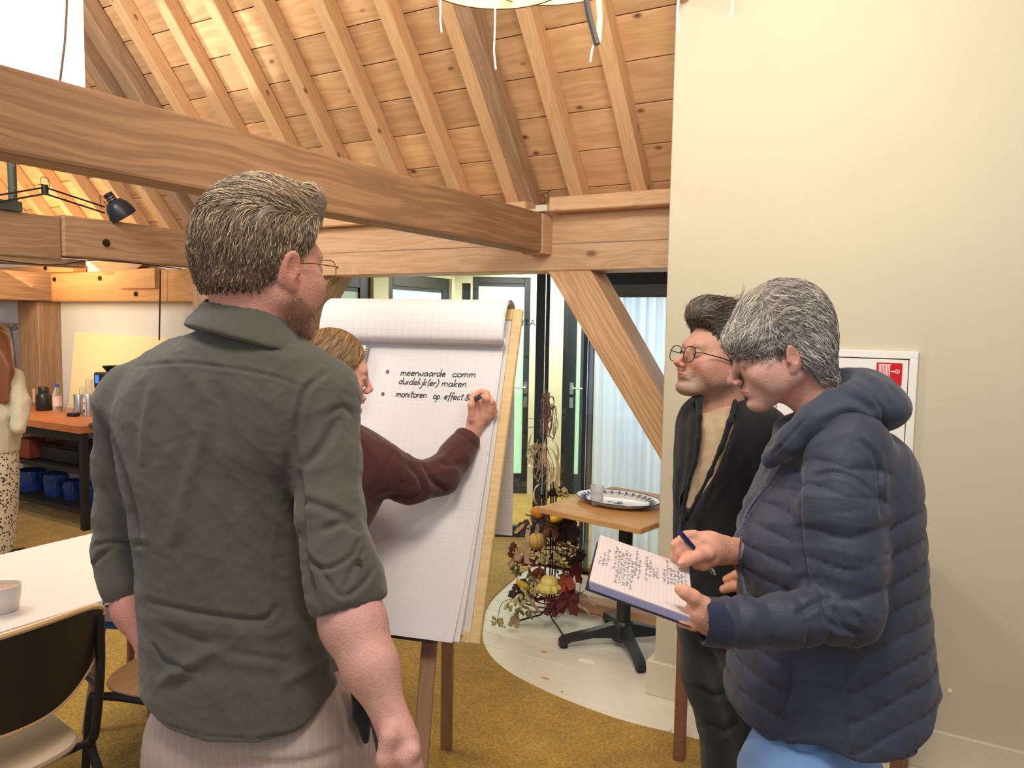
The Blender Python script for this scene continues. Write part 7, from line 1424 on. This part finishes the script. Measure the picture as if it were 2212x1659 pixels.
for py, r, dz in ((1292, .165, 0), (1197, .158, 0), (1124, .10, 0)):
    c = DL(1186, py); TR_.append((c, r)); mb = MB(); n = 40
    mb.tube([(c[0]+r*math.cos(a), c[1]+r*math.sin(a), c[2]+.006) for a in np.linspace(0, 2*PI, n, endpoint=False)], .004, 6, closed=True); mb.tube([(c[0]+r*.55*math.cos(a), c[1]+r*.55*math.sin(a), c[2]) for a in np.linspace(0, 2*PI, n, endpoint=False)], .003, 6, closed=True)
    mb.build('tray_ring', M_WIRE, et)
    mb = MB()
    for k in range(6): a = k*PI/3; mb.tube([(c[0], c[1], c[2]-.002), (c[0]+r*math.cos(a), c[1]+r*math.sin(a), c[2]+.004)], .0025, 5)
    o = mb.build('tray_spokes', M_WIRE, et); o['kind'] = 'stuff'
def maple(lobed=True):
    V, Fc = [(0, 0, 0)], []; n = 30
    for i in range(n):
        a = 2*PI*i/n-PI/2; r = .5+(.32*max(0, math.cos(2.5*(a-PI/2)))**1.0+.10*(i % 2)) if lobed else .42+.35*abs(math.sin(a))**3
        if lobed and abs((a+PI/2) % (2*PI)) < .2: r = .2
        x, y = r*math.cos(a)*(1 if lobed else .5), r*math.sin(a); V.append((x, y, .22*x*x-.15*y*abs(y)+.06*math.sin(5*a)))
    for i in range(n): Fc.append((0, 1+i, 1+(i+1) % n))
    me = mesh('leaf', V, Fc); bm = bmesh.new(); bm.from_mesh(me); bmesh.ops.solidify(bm, geom=list(bm.faces), thickness=.02); bm.to_mesh(me); bm.free(); return me
LC = [srgb(120, 34, 26), srgb(92, 30, 30), srgb(150, 62, 34), srgb(118, 76, 46), srgb(70, 42, 38), srgb(176, 146, 108), srgb(60, 40, 34), srgb(196, 168, 128)]
LM = [mat('dry_leaf_%s' % n_, c, .6, noise=.25, nscale=8, bump=.5, bscale=30) for n_, c in zip('red maroon rust brown plum tan dark straw'.split(), LC)]
LME = []
for i, m_ in enumerate(LM):
    for lob in (True, False): me = maple(lob); me.materials.append(m_); LME.append(me)
rg = random.Random(12)
def leaf(p, s, rot, idx): o = bpy.data.objects.new('leaf', LME[idx]); COL.objects.link(o); o.parent = et; o.location = p; o.scale = (s, s, s); o.rotation_euler = rot; return o
for ti, (c, r) in enumerate(TR_):
    for k in range((38, 34, 16)[ti]):
        a = rg.uniform(0, 2*PI); q = r*rg.uniform(.55, 1.12); idx = rg.choice([0, 1, 2, 3, 5, 7, 8, 9, 10, 13, 15] if ti < 2 else [6, 8, 9, 12, 13, 7])
        leaf((c[0]+q*math.cos(a), c[1]+q*math.sin(a), c[2]+rg.uniform(.008, .045)-(.03 if q > r else 0)), rg.uniform(.035, .065), (rg.uniform(-.9, .9), rg.uniform(-.9, .9), rg.uniform(0, 6.3)), idx)
for px, py, dd, s, rot, idx in [(1228, 1296, -.17, .10, (1.35, .2, .7), 2), (1222, 1258, -.14, .08, (.7, -.3, .4), 4), (1243, 1235, -.05, .075, (1.3, .3, .9), 0), (1222, 1140, -.05, .10, (1.4, 0, .5), 12), (1234, 1150, .0, .09, (1.3, .4, .9), 8), (1190, 1140, -.08, .07, (1.4, 0, .5), 6), (1130, 1140, .0, .06, (1.2, .5, .3), 8), (1140, 1152, -.02, .06, (1.1, .2, .6), 15), (1160, 1145, -.03, .05, (1.3, .2, .6), 11), (1122, 1142, -.03, .05, (1., .8, .3), 15), (1245, 1205, -.05, .09, (.8, .9, .3), 13), (1250, 1210, .0, .08, (1.0, 1.1, .5), 9), (1262, 1290, -.06, .12, (.3, .2, 1.2), 11), (1250, 1305, -.04, .10, (.6, .2, 1.6), 15), (1112, 1205, -.04, .08, (.9, .4, .2), 11), (1110, 1190, -.04, .06, (.9, .2, .8), 2), (1132, 1195, -.1, .07, (1.2, .2, .5), 10), (1150, 1300, -.14, .09, (.8, .2, 1.4), 11), (1123, 1275, -.06, .08, (1.0, .3, .2), 8), (1112, 1340, -.1, .05, (1.2, .2, .4), 10), (1192, 1315, -.16, .06, (.9, .2, .4), 2)]: leaf(DL(px, py, dd), s, rot, idx)
# curling long leaves and vines
M_HUSK = mat('dry_corn_husk', srgb(206, 180, 130), .7, noise=.15, nscale=20); M_DRYV = mat('dry_vine', srgb(120, 96, 70), .7)
def ribbon(name, pts, w, m, tw=0.0, par=et):
    p = smooth_path(pts, 7); n = len(p); V = []; t = np.gradient(p, axis=0)
    for i in range(n):
        s = i/(n-1); a = np.cross(t[i], [math.sin(tw*s), math.cos(tw*s), .3]); a /= np.linalg.norm(a)+1e-9; ww = w*math.sin(PI*min(1, .12+s*.86))**.7; b = np.cross(a, t[i]); b /= np.linalg.norm(b)+1e-9; V += [p[i]+a*ww, p[i]+b*ww*.25, p[i]-a*ww]
    Fc = [(i*3+k, i*3+k+1, i*3+k+4, i*3+k+3) for i in range(n-1) for k in (0, 1)]; return MB().add(V, Fc).build(name, m, par, fix=False)
ribbon('husk_leaf', [DL(1178, 1010), DL(1176, 965, -.02), DL(1182, 935, .01), DL(1192, 915, 0)], .014, M_HUSK, 1.5); ribbon('husk_leaf', [DL(1200, 1055), DL(1206, 1020, -.02), DL(1200, 985, -.02), DL(1186, 965)], .018, M_HUSK, 1.2)
ribbon('husk_leaf', [DL(1190, 1045), DL(1196, 1010, .02), DL(1186, 980, .03), DL(1180, 960)], .013, M_HUSK, 2.0); ribbon('husk_leaf', [DL(1160, 1090), DL(1152, 1075, -.02), DL(1156, 1055), DL(1166, 1045)], .012, M_HUSK, 1.0)
ribbon('husk_leaf', [DL(1182, 940), DL(1196, 950), DL(1206, 975), DL(1202, 1010)], .010, M_HUSK, 2.6); ribbon('husk_leaf', [DL(1178, 1290, -.15), DL(1160, 1272, -.16), DL(1150, 1250, -.12), DL(1140, 1244, -.1)], .015, M_HUSK, 1.2)
for pts in ([DL(1150, 1125, .0), DL(1130, 1135), DL(1115, 1145), DL(1102, 1147)], [DL(1245, 1205), DL(1254, 1240), DL(1250, 1290), DL(1240, 1310)], [DL(1120, 1215), DL(1108, 1230), DL(1118, 1250), DL(1126, 1262)], [DL(1120, 1290, -.05), DL(1088, 1300, -.1), DL(1078, 1320, -.12), DL(1074, 1345, -.15)], [DL(1228, 1140), DL(1238, 1160), DL(1245, 1190)]): part_tube('vine', pts, .0018, M_DRYV)
mb_i = 0
for k in range(26):
    a = rg.uniform(0, 2*PI); c = DL(1186, 1072); L_ = rg.uniform(.05, .10); up_ = rg.uniform(-.3, .9); d = np.array([math.cos(a), math.sin(a), up_]); d /= np.linalg.norm(d)
    ribbon('pointed_leaf', [c+d*.01, c+d*L_*.5+(0, 0, .012), c+d*L_+(0, 0, -.005)], .010, LM[4] if k % 3 else LM[6], .5)
for k in range(8):
    a = rg.uniform(0, 2*PI); c = DL(1212, 1066, -.02); d = np.array([math.cos(a), math.sin(a), rg.uniform(-.2, .8)]); ribbon('husk_leaf', [c-d*.02, c+d*.022+(0, 0, .015), c+d*.04, c+d*.03-(0, 0, .02)], .014, M_HUSK, 2)
# drooping tassels
def tassel(name, cx, cy, n, L_, m, spread, seed):
    r_ = random.Random(seed); mb = MB(); c = DL(cx, cy)
    for k in range(n):
        a = r_.uniform(0, 2*PI); l = L_*r_.uniform(.6, 1.1); o = np.array([math.cos(a), math.sin(a), 0])*spread*r_.uniform(.3, 1); pts = [c, c+o*.5+(0, 0, l*.15), c+o*1.0+(0, 0, -l*.1), c+o*(1.15+r_.uniform(-.3, .3))+(0, 0, -l*.5), c+o*(.9+r_.uniform(-.5, .5))+(0, 0, -l)]
        pts = [q+np.array([r_.gauss(0, 1), r_.gauss(0, 1), r_.gauss(0, 1)])*.010*(i > 0) for i, q in enumerate(pts)]
        p = smooth_path(pts, 6); mb.tube(p, [.0013+.0016*(i % 2) for i in range(len(p))], 4)
    o = mb.build(name, m, et, smooth=False); o['kind'] = 'stuff'; return o
M_TAS = mat('brown_tassel', srgb(126, 96, 82), .8, noise=.2, nscale=60); M_TAS2 = mat('pale_tassel', srgb(178, 152, 122), .8, noise=.2, nscale=60)
tassel('corn_tassel', 1180, 862, 19, .19, M_TAS, .034, 1); tassel('corn_tassel', 1194, 885, 11, .16, M_TAS, .035, 2); tassel('corn_tassel', 1160, 968, 17, .10, M_TAS2, .05, 3); tassel('corn_tassel', 1172, 1000, 10, .11, M_TAS2, .04, 4)
ribbon('husk_leaf', [DL(1152, 985), DL(1143, 965), DL(1146, 945), DL(1150, 935)], .006, M_TAS2, .5)
# hop sprays
M_HOP = mat('dry_hops', srgb(186, 178, 124), .75, noise=.2, nscale=50); M_HOPG = mat('green_hops', srgb(120, 120, 80), .75, noise=.2, nscale=50)
def hops(px, py, dd, n, sp, m, seed):
    r_ = random.Random(seed); mb = MB(); c = DL(px, py, dd)
    for k in range(n):
        q = c+np.array([r_.gauss(0, sp), r_.gauss(0, sp), r_.gauss(0, sp*.8)]); R = r_.uniform(.005, .010); mb.lathe([(.0005, -R*1.3), (R*.8, -R*.7), (R, 0), (R*.6, R*.9), (.0005, R*1.3)], c=q, n=6)
    o = mb.build('hop_spray', m, et); o['kind'] = 'stuff'
for i, (px, py, dd, n, sp, m) in enumerate([(1140, 1282, -.14, 40, .028, M_HOP), (1160, 1262, -.12, 26, .02, M_HOP), (1150, 1243, -.08, 24, .02, M_HOPG), (1215, 1240, -.06, 30, .03, M_HOPG), (1170, 1205, -.15, 26, .022, M_HOP), (1200, 1205, -.15, 24, .022, M_HOP), (1120, 1198, -.08, 18, .02, M_HOP), (1235, 1190, -.08, 14, .018, M_HOP), (1112, 1232, -.05, 12, .014, M_HOPG), (1106, 1222, -.03, 10, .012, M_HOPG), (1100, 1310, -.12, 18, .02, M_HOP), (1075, 1345, -.16, 22, .018, M_HOP), (1122, 1320, -.14, 14, .018, M_HOPG), (1142, 1328, -.15, 8, .01, M_HOPG), (1235, 1270, -.1, 12, .015, M_HOP), (1214, 1148, 0, 6, .01, M_HOP), (1125, 1300, -.14, 16, .02, M_HOP)]): hops(px, py, dd, n, sp, m, i)
# gourds (things resting on the trays)
def gourd(name, px, py, dd, r, h, ribs, depth, m, label, cat='gourd', stem=True, prof=None, flat=1.0):
    q = DP(px, py, dd); pr_ = prof or [(math.sin(PI*i/12)**.8, -math.cos(PI*i/12)) for i in range(13)]; mb = MB()
    mb.lathe([(max(.02, a)*r, b*h) for a, b in pr_], n=64, fn=lambda a, rr, z: 1-depth*abs(math.sin(ribs*a/2))**6 if ribs else 1+depth*math.sin(9*a+90*z)*math.cos(7*a-70*z))
    o = mb.build(name, m); o.location = q; tag(o, label, cat)
    if stem: s_ = MB(); s_.tube([(0, 0, h*.9), (.002, 0, h*1.1), (.008, 0, h*1.22)], [.007, .005, .006], 8); s_.build('stem', mat('gourd_stem', srgb(120, 104, 62), .7), o)
    return o
M_CRM = mat('cream_yellow_gourd', srgb(226, 206, 116), .4, noise=.10, nscale=18); M_YEL = mat('yellow_gourd', srgb(226, 180, 52), .4, noise=.12, nscale=25); M_STR = mat('striped_squash', srgb(214, 178, 92), .4, noise=.12, nscale=9, stretch=(3, 3, .4)); M_ORG = mat('warty_orange_gourd', srgb(198, 126, 30), .5, noise=.4, nscale=70, bump=.6, bscale=90); M_RED = mat('red_orange_pumpkin', srgb(176, 62, 34), .4, noise=.12, nscale=20)
g1 = gourd('pattypan_squash', 1186, 1262, -.14, .048, .042, 0, .0, M_CRM, 'round cream yellow squash with scalloped skirt on the lowest tray', 'squash', stem=False)
sk_ = MB(); sk_.lathe([(.02, -.050), (.045, -.048), (.064, -.034), (.066, -.020), (.055, -.006), (.044, .0)], n=64, fn=lambda a, rr, z: 1+.10*math.sin(10*a)*(rr > .05)); sk_.build('scalloped_skirt', M_CRM, g1); g1.location.z += .006
gourd('ribbed_squash', 1160, 1169, -.02, .048, .045, 10, .16, M_STR, 'small ribbed yellow striped squash on the middle tray', 'squash'); gourd('warty_gourd', 1162, 1106, -.05, .038, .032, 0, .10, M_ORG, 'bumpy orange gourd on the top tray', 'gourd', stem=False)
gourd('small_gourd', 1199, 1119, -.07, .042, .024, 0, .01, M_YEL, 'smooth flat yellow gourd on the top tray under the oak table edge', 'gourd', stem=False); gourd('small_pumpkin', 1164, 1243, .0, .040, .042, 9, .10, M_RED, 'small red orange pumpkin at the back of the lowest tray', 'pumpkin')
q = DP(1130, 1264, -.12); cn = MB(); n = 22
cn.lathe([(.004, -.045), (.014, -.036), (.018, -.01), (.016, .02), (.008, .045)], n=40, fn=lambda a, rr, z: 1+.14*abs(math.sin(6*a))*abs(math.sin(z*420))); cn = cn.build('corn_cob', M_YEL); cn.location = q; cn.rotation_euler = (.3, -.95, .5); tag(cn, 'yellow ornamental corn cob at the left of the lowest tray', 'corn')
